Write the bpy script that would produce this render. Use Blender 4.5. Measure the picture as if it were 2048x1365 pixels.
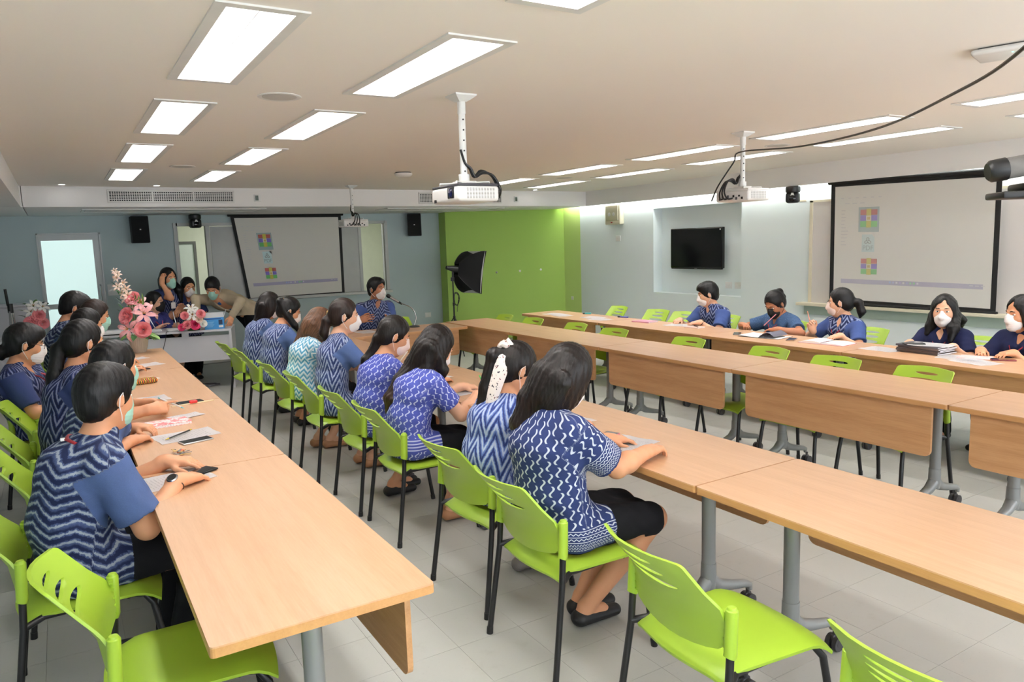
import bpy, bmesh, math, random
import numpy as np
from mathutils import Vector, Matrix, geometry
from math import pi, sin, cos, radians, sqrt, atan2
for o in list(bpy.data.objects): bpy.data.objects.remove(o)
SC = bpy.context.scene
COL = SC.collection
H = 1.70
# ---------------------------------------------------------------- camera, world, exposure
cam_d = bpy.data.cameras.new('camera'); cam = bpy.data.objects.new('camera', cam_d); COL.objects.link(cam)
cam_d.sensor_width = 36.0; cam_d.lens = 25.906; cam_d.clip_start = 0.03; cam_d.clip_end = 60
YAW, PITCH, ROLL = 0.54721684, 0.132678088, -0.0320971302
_f = Vector((sin(YAW)*cos(PITCH), cos(YAW)*cos(PITCH), -sin(PITCH)))
_r0 = Vector((cos(YAW), -sin(YAW), 0)); _u0 = _r0.cross(_f)
_r = cos(ROLL)*_r0 + sin(ROLL)*_u0; _u = -sin(ROLL)*_r0 + cos(ROLL)*_u0
cam.matrix_world = Matrix(((_r.x, _u.x, -_f.x, 0), (_r.y, _u.y, -_f.y, 0), (_r.z, _u.z, -_f.z, H), (0, 0, 0, 1)))
SC.camera = cam
wd = bpy.data.worlds.new('world'); SC.world = wd; wd.use_nodes = True
wd.node_tree.nodes['Background'].inputs[0].default_value = (0.9, 0.95, 1.0, 1)
wd.node_tree.nodes['Background'].inputs[1].default_value = 2.4
SC.view_settings.view_transform = 'Standard'; SC.view_settings.look = 'None'
SC.view_settings.gamma = 1.0; SC.view_settings.use_curve_mapping = False
SC.view_settings.exposure = EXPOSURE = 1.22
SC.cycles.use_denoising = True
SC.cycles.max_bounces = 8; SC.cycles.diffuse_bounces = 5; SC.cycles.glossy_bounces = 3; SC.cycles.transmission_bounces = 5
SC.cycles.caustics_reflective = False; SC.cycles.caustics_refractive = False
SC.cycles.sample_clamp_indirect = 6.0
TUBE_POWER = 30.0       # radiance of the troffer tubes
COVE_POWER = 9.5
# ---------------------------------------------------------------- materials
def lin(c):
    c = c/255.0
    return c/12.92 if c <= 0.04045 else ((c+0.055)/1.055)**2.4
def rgb(r, g, b): return (lin(r), lin(g), lin(b), 1.0)
class NT:
    """small helper for building node trees"""
    def __init__(s, name):
        s.m = bpy.data.materials.new(name); s.m.use_nodes = True
        s.t = s.m.node_tree; s.b = s.t.nodes['Principled BSDF']
    def n(s, ty, **kw):
        x = s.t.nodes.new(ty)
        for k, v in kw.items(): setattr(x, k, v)
        return x
    def l(s, a, b): s.t.links.new(a, b)
    def put(s, inp, v):
        if isinstance(v, bpy.types.NodeSocket): s.l(v, inp)
        else: inp.default_value = v
    def math(s, op, a, b=None, c=None):
        x = s.n('ShaderNodeMath', operation=op)
        s.put(x.inputs[0], a)
        if b is not None: s.put(x.inputs[1], b)
        if c is not None: s.put(x.inputs[2], c)
        return x.outputs[0]
    def add(s, a, b): return s.math('ADD', a, b)
    def sub(s, a, b): return s.math('SUBTRACT', a, b)
    def mul(s, a, b): return s.math('MULTIPLY', a, b)
    def fract(s, a): return s.math('FRACT', a)
    def tri(s, a):      # triangle wave 0..1, period 1
        return s.math('MULTIPLY', s.math('ABSOLUTE', s.sub(s.fract(a), 0.5)), 2.0)
    def lt(s, a, b): return s.math('LESS_THAN', a, b)
    def gt(s, a, b): return s.math('GREATER_THAN', a, b)
    def sstep(s, a, lo, hi):
        x = s.n('ShaderNodeMapRange', interpolation_type='SMOOTHSTEP')
        s.put(x.inputs[0], a); s.put(x.inputs[1], lo); s.put(x.inputs[2], hi)
        return x.outputs[0]
    def mix(s, fac, a, b):
        x = s.n('ShaderNodeMix', data_type='RGBA')
        s.put(x.inputs[0], fac); s.put(x.inputs[6], a); s.put(x.inputs[7], b)
        return x.outputs[2]
    def noise(s, vec=None, scale=5.0, detail=2.0, rough=0.5):
        x = s.n('ShaderNodeTexNoise')
        if vec is not None: s.l(vec, x.inputs['Vector'])
        x.inputs['Scale'].default_value = scale; x.inputs['Detail'].default_value = detail; x.inputs['Roughness'].default_value = rough
        return x.outputs[0]
    def obj(s):
        return s.n('ShaderNodeTexCoord').outputs['Object']
    def scaled(s, vec, sc):
        x = s.n('ShaderNodeMapping'); s.l(vec, x.inputs[0]); x.inputs['Scale'].default_value = sc
        return x.outputs[0]
    def xyz(s, vec):
        x = s.n('ShaderNodeSeparateXYZ'); s.l(vec, x.inputs[0]); return x.outputs
    def comb(s, a, b, c=0.0):
        x = s.n('ShaderNodeCombineXYZ'); s.put(x.inputs[0], a); s.put(x.inputs[1], b); s.put(x.inputs[2], c); return x.outputs[0]
    def ramp(s, fac, stops, interp='LINEAR'):
        x = s.n('ShaderNodeValToRGB'); s.put(x.inputs[0], fac); r = x.color_ramp; r.interpolation = interp
        while len(r.elements) < len(stops): r.elements.new(0.5)
        for e, (p, c) in zip(r.elements, stops): e.position = p; e.color = c
        return x.outputs[0]
    def bump(s, h, strength=0.2, dist=0.01):
        x = s.n('ShaderNodeBump'); s.l(h, x.inputs['Height']); x.inputs['Strength'].default_value = strength; x.inputs['Distance'].default_value = dist
        s.l(x.outputs[0], s.b.inputs['Normal'])
    def color(s, c): s.put(s.b.inputs['Base Color'], c)
    def set(s, rough=0.5, metal=0.0, spec=0.5):
        s.b.inputs['Roughness'].default_value = rough; s.b.inputs['Metallic'].default_value = metal
        s.b.inputs['Specular IOR Level'].default_value = spec
        return s.m
def plain(name, c, rough=0.5, metal=0.0, spec=0.5, var=0.06, scale=8.0, bump=0.0, bscale=60.0):
    t = NT(name); o = t.obj()
    nz = t.noise(o, scale, 2.0)
    d = tuple(x*(1-var) for x in c[:3])+(1,); h = tuple(min(1, x*(1+var)) for x in c[:3])+(1,)
    t.color(t.mix(nz, d, h))
    if bump > 0: t.bump(t.noise(o, bscale, 3.0), bump, 0.004)
    return t.set(rough, metal, spec)
def emit(name, c, power):
    t = NT(name); t.color((0, 0, 0, 1)); t.b.inputs['Emission Color'].default_value = c; t.b.inputs['Emission Strength'].default_value = power
    return t.set(1.0)
def wood(name, base, dark, axis='y', rough=0.38, spec=0.5):
    t = NT(name); o = t.obj()
    sc = {'y': (16, 0.9, 16), 'x': (0.9, 16, 16)}[axis]
    v = t.scaled(o, sc)
    a = t.noise(v, 1.6, 4.0, 0.6); b = t.noise(t.scaled(o, tuple(k*5 for k in sc)), 2.0, 3.0, 0.6)
    f = t.add(t.mul(a, 0.65), t.mul(b, 0.35))
    t.color(t.mix(t.sstep(f, 0.3, 0.72), base, dark))
    t.bump(b, 0.03, 0.002)
    return t.set(rough, 0.0, spec)
# ---------------------------------------------------------------- mesh helpers
class MB:
    def __init__(s): s.v = []; s.f = []; s.mi = []
    def face(s, vs, mi=0):
        k = len(s.v); s.v += [tuple(p) for p in vs]; s.f.append(tuple(range(k, k+len(vs)))); s.mi.append(mi); return s
    def box(s, x0, x1, y0, y1, z0, z1, mi=0, M=None):
        return s.hexa([(x0, y0, z0), (x1, y0, z0), (x1, y1, z0), (x0, y1, z0), (x0, y0, z1), (x1, y0, z1), (x1, y1, z1), (x0, y1, z1)], mi, M)
    def hexa(s, p, mi=0, M=None):
        k = len(s.v)
        if M is not None: p = [tuple(M @ Vector(q)) for q in p]
        s.v += p
        for f in ((0, 3, 2, 1), (4, 5, 6, 7), (0, 1, 5, 4), (1, 2, 6, 5), (2, 3, 7, 6), (3, 0, 4, 7)):
            s.f.append(tuple(k+i for i in f)); s.mi.append(mi)
        return s
    def rbox(s, x0, x1, y0, y1, z0, z1, r=0.005, mi=0, M=None, seg=2):
        b = bmesh.new(); bmesh.ops.create_cube(b, size=1.0)
        for v in b.verts: v.co = Vector(((x0+x1)/2+v.co.x*(x1-x0), (y0+y1)/2+v.co.y*(y1-y0), (z0+z1)/2+v.co.z*(z1-z0)))
        r = min(r, 0.49*min(abs(x1-x0), abs(y1-y0), abs(z1-z0)))
        bmesh.ops.bevel(b, geom=list(b.edges), offset=r, segments=seg, profile=0.5, affect='EDGES')
        return s.bm(b, mi, M)
    def bm(s, b, mi=0, M=None):
        k = len(s.v); b.verts.index_update()
        s.v += [tuple((M @ v.co) if M is not None else v.co) for v in b.verts]
        for f in b.faces: s.f.append(tuple(k+v.index for v in f.verts)); s.mi.append(mi)
        b.free(); return s
    def tube(s, pts, r, n=8, mi=0, cap=True, flat=1.0):
        pts = [Vector(p) for p in pts]; k = len(s.v); m = len(pts)
        rs = r if isinstance(r, (list, tuple)) else [r]*m
        up = None
        for i, p in enumerate(pts):
            t = (pts[min(i+1, m-1)]-pts[max(i-1, 0)]).normalized()
            if up is None:
                up = Vector((0, 0, 1)) if abs(t.z) < 0.9 else Vector((1, 0, 0))
            a = t.cross(up)
            if a.length < 1e-6: a = t.orthogonal()
            a.normalize(); up = a.cross(t).normalized()
            for j in range(n):
                q = 2*pi*j/n; s.v.append(tuple(p+a*(cos(q)*rs[i])+up*(sin(q)*rs[i]*flat)))
        for i in range(m-1):
            for j in range(n):
                j2 = (j+1) % n
                s.f.append((k+i*n+j, k+i*n+j2, k+(i+1)*n+j2, k+(i+1)*n+j)); s.mi.append(mi)
        if cap:
            s.f.append(tuple(k+j for j in reversed(range(n)))); s.mi.append(mi)
            s.f.append(tuple(k+(m-1)*n+j for j in range(n))); s.mi.append(mi)
        return s
    def cyl(s, a, b, r0, r1=None, n=16, mi=0):
        return s.tube([a, b], [r0, r0 if r1 is None else r1], n, mi)
    def lathe(s, prof, n=24, mi=0, M=None):   # prof: (r, z) list
        k = len(s.v); m = len(prof)
        for r, z in prof:
            for j in range(n):
                q = 2*pi*j/n; p = Vector((r*cos(q), r*sin(q), z)); s.v.append(tuple(M @ p if M is not None else p))
        for i in range(m-1):
            for j in range(n):
                j2 = (j+1) % n
                s.f.append((k+i*n+j, k+i*n+j2, k+(i+1)*n+j2, k+(i+1)*n+j)); s.mi.append(mi)
        if prof[0][0] > 1e-5: s.f.append(tuple(k+j for j in reversed(range(n)))); s.mi.append(mi)
        if prof[-1][0] > 1e-5: s.f.append(tuple(k+(m-1)*n+j for j in range(n))); s.mi.append(mi)
        return s
    def prism(s, poly, d, mi=0, M=None):      # poly in xy, extruded 0..d in z
        k = len(s.v); n = len(poly)
        for z in (0, d):
            for x, y in poly:
                p = Vector((x, y, z)); s.v.append(tuple(M @ p if M is not None else p))
        s.f.append(tuple(k+i for i in reversed(range(n)))); s.mi.append(mi)
        s.f.append(tuple(k+n+i for i in range(n))); s.mi.append(mi)
        for i in range(n):
            j = (i+1) % n; s.f.append((k+i, k+j, k+n+j, k+n+i)); s.mi.append(mi)
        return s
    def mesh(s, name, mats, smooth=False):
        me = bpy.data.meshes.new(name); me.from_pydata(s.v, [], s.f)
        mats = mats if isinstance(mats, (list, tuple)) else [mats]
        for m in mats: me.materials.append(m)
        if len(mats) > 1: me.polygons.foreach_set('material_index', s.mi)
        if smooth is not False:
            me.polygons.foreach_set('use_smooth', [True]*len(me.polygons))
            me.set_sharp_from_angle(angle=radians(smooth if smooth is not True else 40))
        me.update(); return me
def link(name, me, parent=None, loc=None, rot=None):
    o = bpy.data.objects.new(name, me); COL.objects.link(o)
    if parent is not None: o.parent = parent
    if loc is not None: o.location = loc
    if rot is not None: o.rotation_euler = rot
    return o
def part(name, mb, mats, parent=None, smooth=40, loc=None, rot=None):
    return link(name, mb.mesh(name, mats, smooth), parent, loc, rot)
def tag(o, label, cat, group=None):
    o['label'] = label; o['category'] = cat
    if group: o['group'] = group
    return o
def thing(name, label, cat, loc=(0, 0, 0), rz=0.0, group=None):
    o = link(name, None, None, loc, (0, 0, rz)); return tag(o, label, cat, group)
def structure(o): o['kind'] = 'structure'; return o
def dup(root, loc, rz, label, group=None):
    def cp(o, par):
        c = o.copy(); COL.objects.link(c)
        if par is not None: c.parent = par
        for ch in list(o.children): cp(ch, c)
        return c
    r = cp(root, None); r.location = loc; r.rotation_euler = (0, 0, rz); r['label'] = label
    if group: r['group'] = group
    return r
def RZ(a): return Matrix.Rotation(a, 4, 'Z')
def TR(x, y, z): return Matrix.Translation((x, y, z))
def text_mesh(txt, size, depth=0.0005, align='CENTER'):
    cu = bpy.data.curves.new('text', 'FONT'); cu.body = txt; cu.size = size; cu.extrude = depth; cu.align_x = align; cu.align_y = 'CENTER'
    o = bpy.data.objects.new('text', cu); COL.objects.link(o)
    dg = bpy.context.evaluated_depsgraph_get(); me = bpy.data.meshes.new_from_object(o.evaluated_get(dg))
    bpy.data.objects.remove(o); return me
def text_part(name, txt, size, mat, parent, M):
    me = text_mesh(txt, size); me.transform(M); me.materials.clear(); me.materials.append(mat)
    return link(name, me, parent)
# ---------------------------------------------------------------- implicit surfaces (bodies, clothes, hair)
A3 = lambda p: np.asarray(p, np.float32)
class Field:
    def __init__(s): s.ops = []; s.post = None
    def _add(s, fn, c, rad, k, mode): s.ops.append((fn, A3(c), float(rad), k, mode))
    def cone(s, a, b, ra, rb, k=0.02, sq=None, mode='u', flat=False):
        a = A3(a); b = A3(b); w = 1.0
        if sq is not None:
            l, w = A3(sq[0]), sq[1]; l = l/np.linalg.norm(l)
            Mx = np.eye(3, dtype=np.float32)-(1-1/w)*np.outer(l, l).astype(np.float32)
        else: Mx = None
        a2 = a if Mx is None else Mx@a; b2 = b if Mx is None else Mx@b
        ab = b2-a2; L2 = max(float(ab@ab), 1e-9); L = sqrt(L2)
        def fn(P):
            q = (P if Mx is None else P@Mx.T)-a2
            h = (q@ab)/L2; t = np.clip(h, 0, 1)
            d = np.linalg.norm(q-t[:, None]*ab, axis=1)-(ra+(rb-ra)*t)
            if flat: d = np.maximum(d, (h-1)*L)
            return d
        s._add(fn, (a+b)/2, np.linalg.norm(b-a)/2+max(ra, rb)*max(w, 1), k, mode); return s
    def ell(s, c, r, R=None, k=0.02, mode='u'):
        c = A3(c); r = A3(r); R_ = np.eye(3, dtype=np.float32) if R is None else A3(R)
        def fn(P):
            q = (P-c)@R_; k0 = np.linalg.norm(q/r, axis=1); k1 = np.linalg.norm(q/(r*r), axis=1)
            return k0*(k0-1)/np.maximum(k1, 1e-6)
        s._add(fn, c, float(r.max()), k, mode); return s
    def box(s, c, h, r, R=None, k=0.01, mode='u'):
        c = A3(c); h = A3(h); R_ = np.eye(3, dtype=np.float32) if R is None else A3(R)
        def fn(P):
            q = np.abs((P-c)@R_)-h
            return np.linalg.norm(np.maximum(q, 0), axis=1)+np.minimum(q.max(1), 0)-r
        s._add(fn, c, float(np.linalg.norm(h))+r, k, mode); return s
    def torus(s, c, n, Rr, r, k=0.01, mode='u', sq=1.0):
        c = A3(c); n = A3(n); n = n/np.linalg.norm(n)
        def fn(P):
            q = P-c; z = q@n; x = np.sqrt(np.maximum((q*q).sum(1)-z*z, 0))-Rr
            return np.sqrt(x*x+(z/sq)**2)-r
        s._add(fn, c, Rr+r*max(1, sq), k, mode); return s
    def clip(s, c, n):
        c = A3(c); n = A3(n); n = n/np.linalg.norm(n)
        s.ops.append((lambda P: (P-c)@n, None, 0, 0, 'i')); return s
    def clipfn(s, fn): s.ops.append((fn, None, 0, 0, 'i')); return s
    @staticmethod
    def _join(D, d, k, mode):
        if mode == 'u':
            if k > 0:
                h = np.maximum(k-np.abs(D-d), 0)/k; return np.minimum(D, d)-h*h*k*0.25
            return np.minimum(D, d)
        if mode == 's':
            if k > 0:
                h = np.maximum(k-np.abs(D+d), 0)/k; return np.maximum(D, -d)+h*h*k*0.25
            return np.maximum(D, -d)
        return np.maximum(D, d)
    def mesh(s, vox):
        us = [o for o in s.ops if o[4] == 'u']
        lo = np.min([o[1]-o[2] for o in us], 0)-3*vox; hi = np.max([o[1]+o[2] for o in us], 0)+3*vox
        B = 8; nb = np.ceil((hi-lo)/(B*vox)).astype(int)+1
        ii = np.stack(np.meshgrid(*[np.arange(n) for n in nb], indexing='ij'), -1).reshape(-1, 3)
        half = B*vox/2; cen = (lo+(ii*B+B/2-0.5)*vox).astype(np.float32)
        D = np.full(len(cen), 9.0, np.float32)
        for fn, c, rad, k, mode in s.ops: D = s._join(D, fn(cen), k, mode)
        if s.post: D = s.post(cen, D)
        act = np.abs(D) < half*1.75*1.25+0.02
        shape = nb*B
        G = np.where(D < 0, -9.0, 9.0).astype(np.float32).reshape(nb)
        G = np.repeat(np.repeat(np.repeat(G, B, 0), B, 1), B, 2)
        ai = np.nonzero(act)[0]
        loc = np.stack(np.meshgrid(*[np.arange(B)]*3, indexing='ij'), -1).reshape(-1, 3)
        idx = ii[ai][:, None, :]*B+loc[None]
        P = (lo+idx*vox).astype(np.float32)            # (nA, 512, 3)
        V = np.full(P.shape[:2], 9.0, np.float32); ac = cen[ai]; reach = half*1.75
        for fn, c, rad, k, mode in s.ops:
            if c is None: sel = slice(None)
            else:
                sel = np.nonzero(np.linalg.norm(ac-c, axis=1) < rad+reach+k+2*vox)[0]
                if len(sel) == 0: continue
            Q = P[sel]; V[sel] = s._join(V[sel], fn(Q.reshape(-1, 3)).reshape(Q.shape[:2]), k, mode)
        if s.post: V = s.post(P.reshape(-1, 3), V.reshape(-1)).reshape(V.shape)
        G[idx[..., 0], idx[..., 1], idx[..., 2]] = V
        # surface nets
        I = G < 0
        c8 = [I[i:shape[0]-1+i, j:shape[1]-1+j, k:shape[2]-1+k] for i in (0, 1) for j in (0, 1) for k in (0, 1)]
        anyv = np.logical_or.reduce(c8); allv = np.logical_and.reduce(c8)
        cells = np.argwhere(anyv & ~allv)
        cid = np.full((shape[0], shape[1], shape[2]), -1, np.int32)
        cid[cells[:, 0], cells[:, 1], cells[:, 2]] = np.arange(len(cells))
        cor = [(i, j, k) for i in (0, 1) for j in (0, 1) for k in (0, 1)]
        val = np.stack([G[cells[:, 0]+i, cells[:, 1]+j, cells[:, 2]+k] for i, j, k in cor], 1)
        val = np.clip(val, -3*vox, 3*vox)
        acc = np.zeros((len(cells), 3)); cnt = np.zeros(len(cells))
        for a in range(8):
            for b in range(a+1, 8):
                df = np.subtract(cor[b], cor[a])
                if np.abs(df).sum() != 1: continue
                va, vb = val[:, a], val[:, b]; m = (va < 0) != (vb < 0)
                t = np.where(m, va/np.where(m, va-vb, 1), 0)
                acc += np.where(m[:, None], np.array(cor[a])+t[:, None]*df, 0); cnt += m
        verts = lo+(cells+acc/cnt[:, None])*vox
        faces = []
        for ax in range(3):
            sl0 = [slice(1, -1)]*3; sl1 = [slice(1, -1)]*3; sl0[ax] = slice(0, -1); sl1[ax] = slice(1, None)
            a = I[tuple(sl0)]; b = I[tuple(sl1)]
            off = np.ones(3, int); off[ax] = 0
            u, v = [(1, 2), (2, 0), (0, 1)][ax]
            for cond, flip in ((a & ~b, False), (~a & b, True)):
                e = np.argwhere(cond)+off
                if len(e) == 0: continue
                def cidx(du, dv):
                    q = e.copy(); q[:, u] += du; q[:, v] += dv; return cid[q[:, 0], q[:, 1], q[:, 2]]
                f = np.stack([cidx(-1, -1), cidx(0, -1), cidx(0, 0), cidx(-1, 0)], 1)
                faces.append(f[:, ::-1] if flip else f)
        faces = np.concatenate(faces); faces = faces[(faces >= 0).all(1)]
        return verts, faces
def np_mesh(name, verts, faces, mats, attrs=None, smooth=True, relax=0):
    for _ in range(relax):
        acc = np.zeros_like(verts); cnt = np.zeros(len(verts))
        for i in range(4):
            a, b = faces[:, i], faces[:, (i+1) % 4]
            np.add.at(acc, a, verts[b]); np.add.at(cnt, a, 1)
            np.add.at(acc, b, verts[a]); np.add.at(cnt, b, 1)
        verts = 0.5*verts+0.5*acc/np.maximum(cnt, 1)[:, None]
    me = bpy.data.meshes.new(name); n = len(faces)
    me.vertices.add(len(verts)); me.vertices.foreach_set('co', verts.astype(np.float32).ravel())
    me.loops.add(n*4); me.loops.foreach_set('vertex_index', faces.astype(np.int32).ravel())
    me.polygons.add(n); me.polygons.foreach_set('loop_start', np.arange(0, n*4, 4, dtype=np.int32))
    me.update(calc_edges=True)
    if smooth: me.polygons.foreach_set('use_smooth', np.ones(n, bool))
    for m in (mats if isinstance(mats, (list, tuple)) else [mats]): me.materials.append(m)
    if attrs:
        for k, arr in attrs.items():
            at = me.attributes.new(k, 'FLOAT_VECTOR', 'POINT'); at.data.foreach_set('vector', np.asarray(arr, np.float32).ravel())
    me.validate(); return me
# ---------------------------------------------------------------- people: materials
def attr(t, name):
    a = t.n('ShaderNodeAttribute', attribute_name=name); return a.outputs['Vector']
def skin_mat(name, c):
    t = NT(name); o = t.obj()
    t.color(t.mix(t.noise(o, 14, 3.0), tuple(x*0.92 for x in c[:3])+(1,), tuple(min(1, x*1.06) for x in c[:3])+(1,)))
    t.b.inputs['Subsurface Weight'].default_value = 0.08; t.b.inputs['Subsurface Radius'].default_value = (0.012, 0.005, 0.003)
    t.bump(t.noise(o, 180, 2.0), 0.06, 0.002)
    return t.set(0.5, 0, 0.4)
def hair_mat(name, c, tip=None):
    t = NT(name); o = t.obj(); p = attr(t, 'pc')
    v = t.scaled(p, (1.0, 0.06, 1.0))
    nz = t.noise(v, 130, 3.0, 0.6)
    base = t.mix(t.sstep(nz, 0.35, 0.7), tuple(x*0.55 for x in c[:3])+(1,), tuple(min(1, x*1.5) for x in c[:3])+(1,))
    if tip is not None:
        z = t.xyz(p)[1]
        base = t.mix(t.sstep(z, 0.12, 0.42), base, t.mix(nz, tuple(x*0.6 for x in tip[:3])+(1,), tip))
    t.color(base); t.bump(nz, 0.35, 0.004)
    return t.set(0.40, 0, 0.28)
def zig_mat(name, dark, mid, light, fv=26.0, fu=9.0, amp=1.4, plain_c=None, sleeve_plain=True, sharp=0.5, lw=0.62, distort=0.35):
    """zigzag ikat cloth; region 1 (sleeves) may be plain"""
    t = NT(name); p = attr(t, 'pc'); X = t.xyz(p)
    nz = t.noise(t.scaled(p, (1, 1, 1)), 60, 3.0, 0.6); n2 = t.noise(t.scaled(p, (1, .25, 1)), 240, 2.0)
    ph = t.add(t.add(t.mul(X[1], fv), t.mul(t.tri(t.mul(X[0], fu)), amp)), t.mul(t.sub(nz, 0.5), distort))
    w = t.add(t.tri(ph), t.mul(t.sub(n2, 0.5), 0.45))
    c = t.ramp(w, [(0.0, dark), (sharp-0.12, dark), (sharp, mid), (lw, mid), (lw+0.14, light), (1.0, light)])
    w2 = t.tri(t.mul(t.add(ph, 0.25), 0.5))
    c = t.mix(t.mul(t.sstep(w2, 0.75, 0.95), 0.7), c, mid)
    if sleeve_plain:
        pc = plain_c or mid
        fl = t.noise(t.scaled(p, (1, 8, 1)), 120, 2.0)
        pcol = t.mix(fl, tuple(x*0.75 for x in pc[:3])+(1,), tuple(min(1, x*1.25) for x in pc[:3])+(1,))
        c = t.mix(t.gt(X[2], 0.5), c, pcol)
    t.color(c); t.bump(n2, 0.12, 0.002)
    return t.set(0.85, 0, 0.2)
def s_mat(name, ground, ink, cw=0.021, ch=0.042, bands=False):
    """rows of small S motifs; optional woven bands near cuffs and hem"""
    t = NT(name); p = attr(t, 'pc'); X = t.xyz(p); e = t.xyz(attr(t, 'pe'))[0]
    nz = t.noise(p, 300, 2.0)
    a = t.mul(X[0], 1/cw); col = t.math('FLOOR', a); fa = t.fract(a)
    b = t.fract(t.add(t.mul(X[1], 1/ch), t.mul(col, 0.5)))
    b = t.math('MULTIPLY_ADD', t.sub(b, 0.5), 1.12, 0.5)
    x0 = t.add(0.5, t.mul(t.math('SINE', t.mul(t.sub(b, 0.5), 2*pi*1.05)), -0.24))
    d = t.math('ABSOLUTE', t.sub(fa, x0))
    m = t.mul(t.lt(d, 0.125), t.lt(t.math('ABSOLUTE', t.sub(b, 0.5)), 0.44))
    if bands:
        zz = t.add(e, t.mul(t.tri(t.mul(X[0], 60)), 0.008))
        def line(q, c0, h): return t.lt(t.math('ABSOLUTE', t.sub(q, c0)), h)
        bl = line(e, 0.052, 0.0018)
        for c0 in (0.075, 0.098): bl = t.math('MAXIMUM', bl, line(e, c0, 0.0016))
        for c0 in (0.068, 0.091): bl = t.math('MAXIMUM', bl, line(zz, c0, 0.0022))
        chv = t.mul(t.lt(t.tri(t.add(t.mul(e, 75), t.mul(t.tri(t.mul(X[0], 90)), 1.0))), 0.42), t.mul(t.gt(e, 0.012), t.lt(t.tri(t.mul(X[0], 180)), 0.72)))
        bl = t.math('MAXIMUM', bl, t.mul(chv, t.lt(e, 0.046)))
        inb = t.lt(e, 0.105)
        m = t.add(t.mul(m, t.sub(1.0, inb)), t.mul(bl, inb))
    else:
        bl = t.lt(t.tri(t.mul(e, 55)), 0.4); inb = t.mul(t.lt(e, 0.13), t.gt(e, 0.05))
        m = t.add(t.mul(m, t.sub(1.0, t.mul(inb, t.lt(X[2], 0.5)))), t.mul(t.mul(bl, inb), t.lt(X[2], 0.5)))
    g = t.mix(nz, tuple(x*0.8 for x in ground[:3])+(1,), tuple(min(1, x*1.2) for x in ground[:3])+(1,))
    t.color(t.mix(m, g, ink)); t.bump(nz, 0.1, 0.002)
    return t.set(0.85, 0, 0.2)
def cloth(name, c, var=0.15, fleck=None):
    t = NT(name); p = attr(t, 'pc'); nz = t.noise(p, 260, 2.0)
    col = t.mix(nz, tuple(x*(1-var) for x in c[:3])+(1,), tuple(min(1, x*(1+var)) for x in c[:3])+(1,))
    if fleck is not None: col = t.mix(t.sstep(t.noise(p, 110, 3.0, 0.7), 0.55, 0.72), col, fleck)
    t.color(col); t.bump(nz, 0.12, 0.002)
    return t.set(0.88, 0, 0.2)
SK = skin_mat('skin_medium', rgb(205, 148, 112)); SKL = skin_mat('skin_light', rgb(222, 172, 142)); SKD = skin_mat('skin_tan', rgb(172, 116, 86))
HB = hair_mat('hair_black', (0.005, 0.0045, 0.005, 1)); HBR = hair_mat('hair_dark_brown', (0.009, 0.006, 0.0055, 1), (0.055, 0.026, 0.015, 1))
HLB = hair_mat('hair_light_brown', (0.12, 0.058, 0.032, 1), (0.30, 0.17, 0.09, 1)); HMB = hair_mat('hair_brown', (0.018, 0.010, 0.008, 1), (0.06, 0.032, 0.02, 1))
NAVY = (0.012, 0.018, 0.06, 1); MIDB = (0.050, 0.075, 0.165, 1); LGT = (0.42, 0.47, 0.58, 1); DENIM = (0.062, 0.100, 0.225, 1)
ZIGM = zig_mat('ikat_zigzag_cloth', NAVY, MIDB, (0.27, 0.31, 0.36, 1), 27, 7.5, 1.0, DENIM, True, 0.52, 0.68, 0.6)
ZIGV = zig_mat('ikat_peak_cloth', (0.020, 0.032, 0.11, 1), (0.085, 0.125, 0.28, 1), (0.38, 0.43, 0.56, 1), 15, 13, 1.9, (0.085, 0.14, 0.31, 1), True, 0.42, 0.62, 0.5)
ZIGS = zig_mat('ikat_peak_cloth_all_over', (0.025, 0.04, 0.16, 1), (0.11, 0.17, 0.42, 1), (0.40, 0.46, 0.62, 1), 13, 13, 1.7, None, False, 0.4, 0.58)
ZIGF = zig_mat('ikat_zigzag_front_cloth', NAVY, (0.05, 0.08, 0.22, 1), (0.26, 0.30, 0.44, 1), 22, 11, 1.3, (0.05, 0.085, 0.24, 1))
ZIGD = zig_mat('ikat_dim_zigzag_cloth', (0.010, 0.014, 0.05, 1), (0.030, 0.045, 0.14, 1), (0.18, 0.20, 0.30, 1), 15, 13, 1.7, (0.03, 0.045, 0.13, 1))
ZIGC = zig_mat('sky_blue_zigzag_cloth', (0.08, 0.32, 0.52, 1), (0.36, 0.58, 0.74, 1), (0.82, 0.88, 0.90, 1), 24, 22, 0.85, None, False, 0.4, 0.55, 0.12)
SPUR = s_mat('violet_blue_motif_cloth', (0.065, 0.085, 0.36, 1), (0.52, 0.55, 0.74, 1), 0.027, 0.050)
SNAV = s_mat('navy_motif_cloth', (0.024, 0.038, 0.125, 1), (0.50, 0.53, 0.60, 1), 0.029, 0.054, True)
NAVYC = cloth('plain_navy_cloth', (0.012, 0.016, 0.055, 1)); TEALC = cloth('flecked_denim_cloth', (0.045, 0.09, 0.19, 1), 0.2, (0.20, 0.30, 0.42, 1))
BEIGE = cloth('beige_jacket_cloth', rgb(176, 162, 138), 0.06); BLUEC = cloth('bright_blue_cloth', (0.03, 0.13, 0.36, 1), 0.3, (0.01, 0.05, 0.2, 1))
MOTD = cloth('dotted_indigo_cloth', (0.03, 0.035, 0.15, 1), 0.2, (0.16, 0.15, 0.34, 1)); BLACKC = cloth('black_cloth', (0.008, 0.008, 0.010, 1), 0.2)
MASKW = plain('white_mask', rgb(236, 232, 232), 0.8, var=0.02); MASKG = plain('green_mask', rgb(158, 206, 192), 0.8, var=0.03)
MASKB = plain('black_mask', rgb(22, 22, 24), 0.8); MASKP = plain('pale_pink_mask', rgb(238, 218, 212), 0.8, var=0.02)
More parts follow.
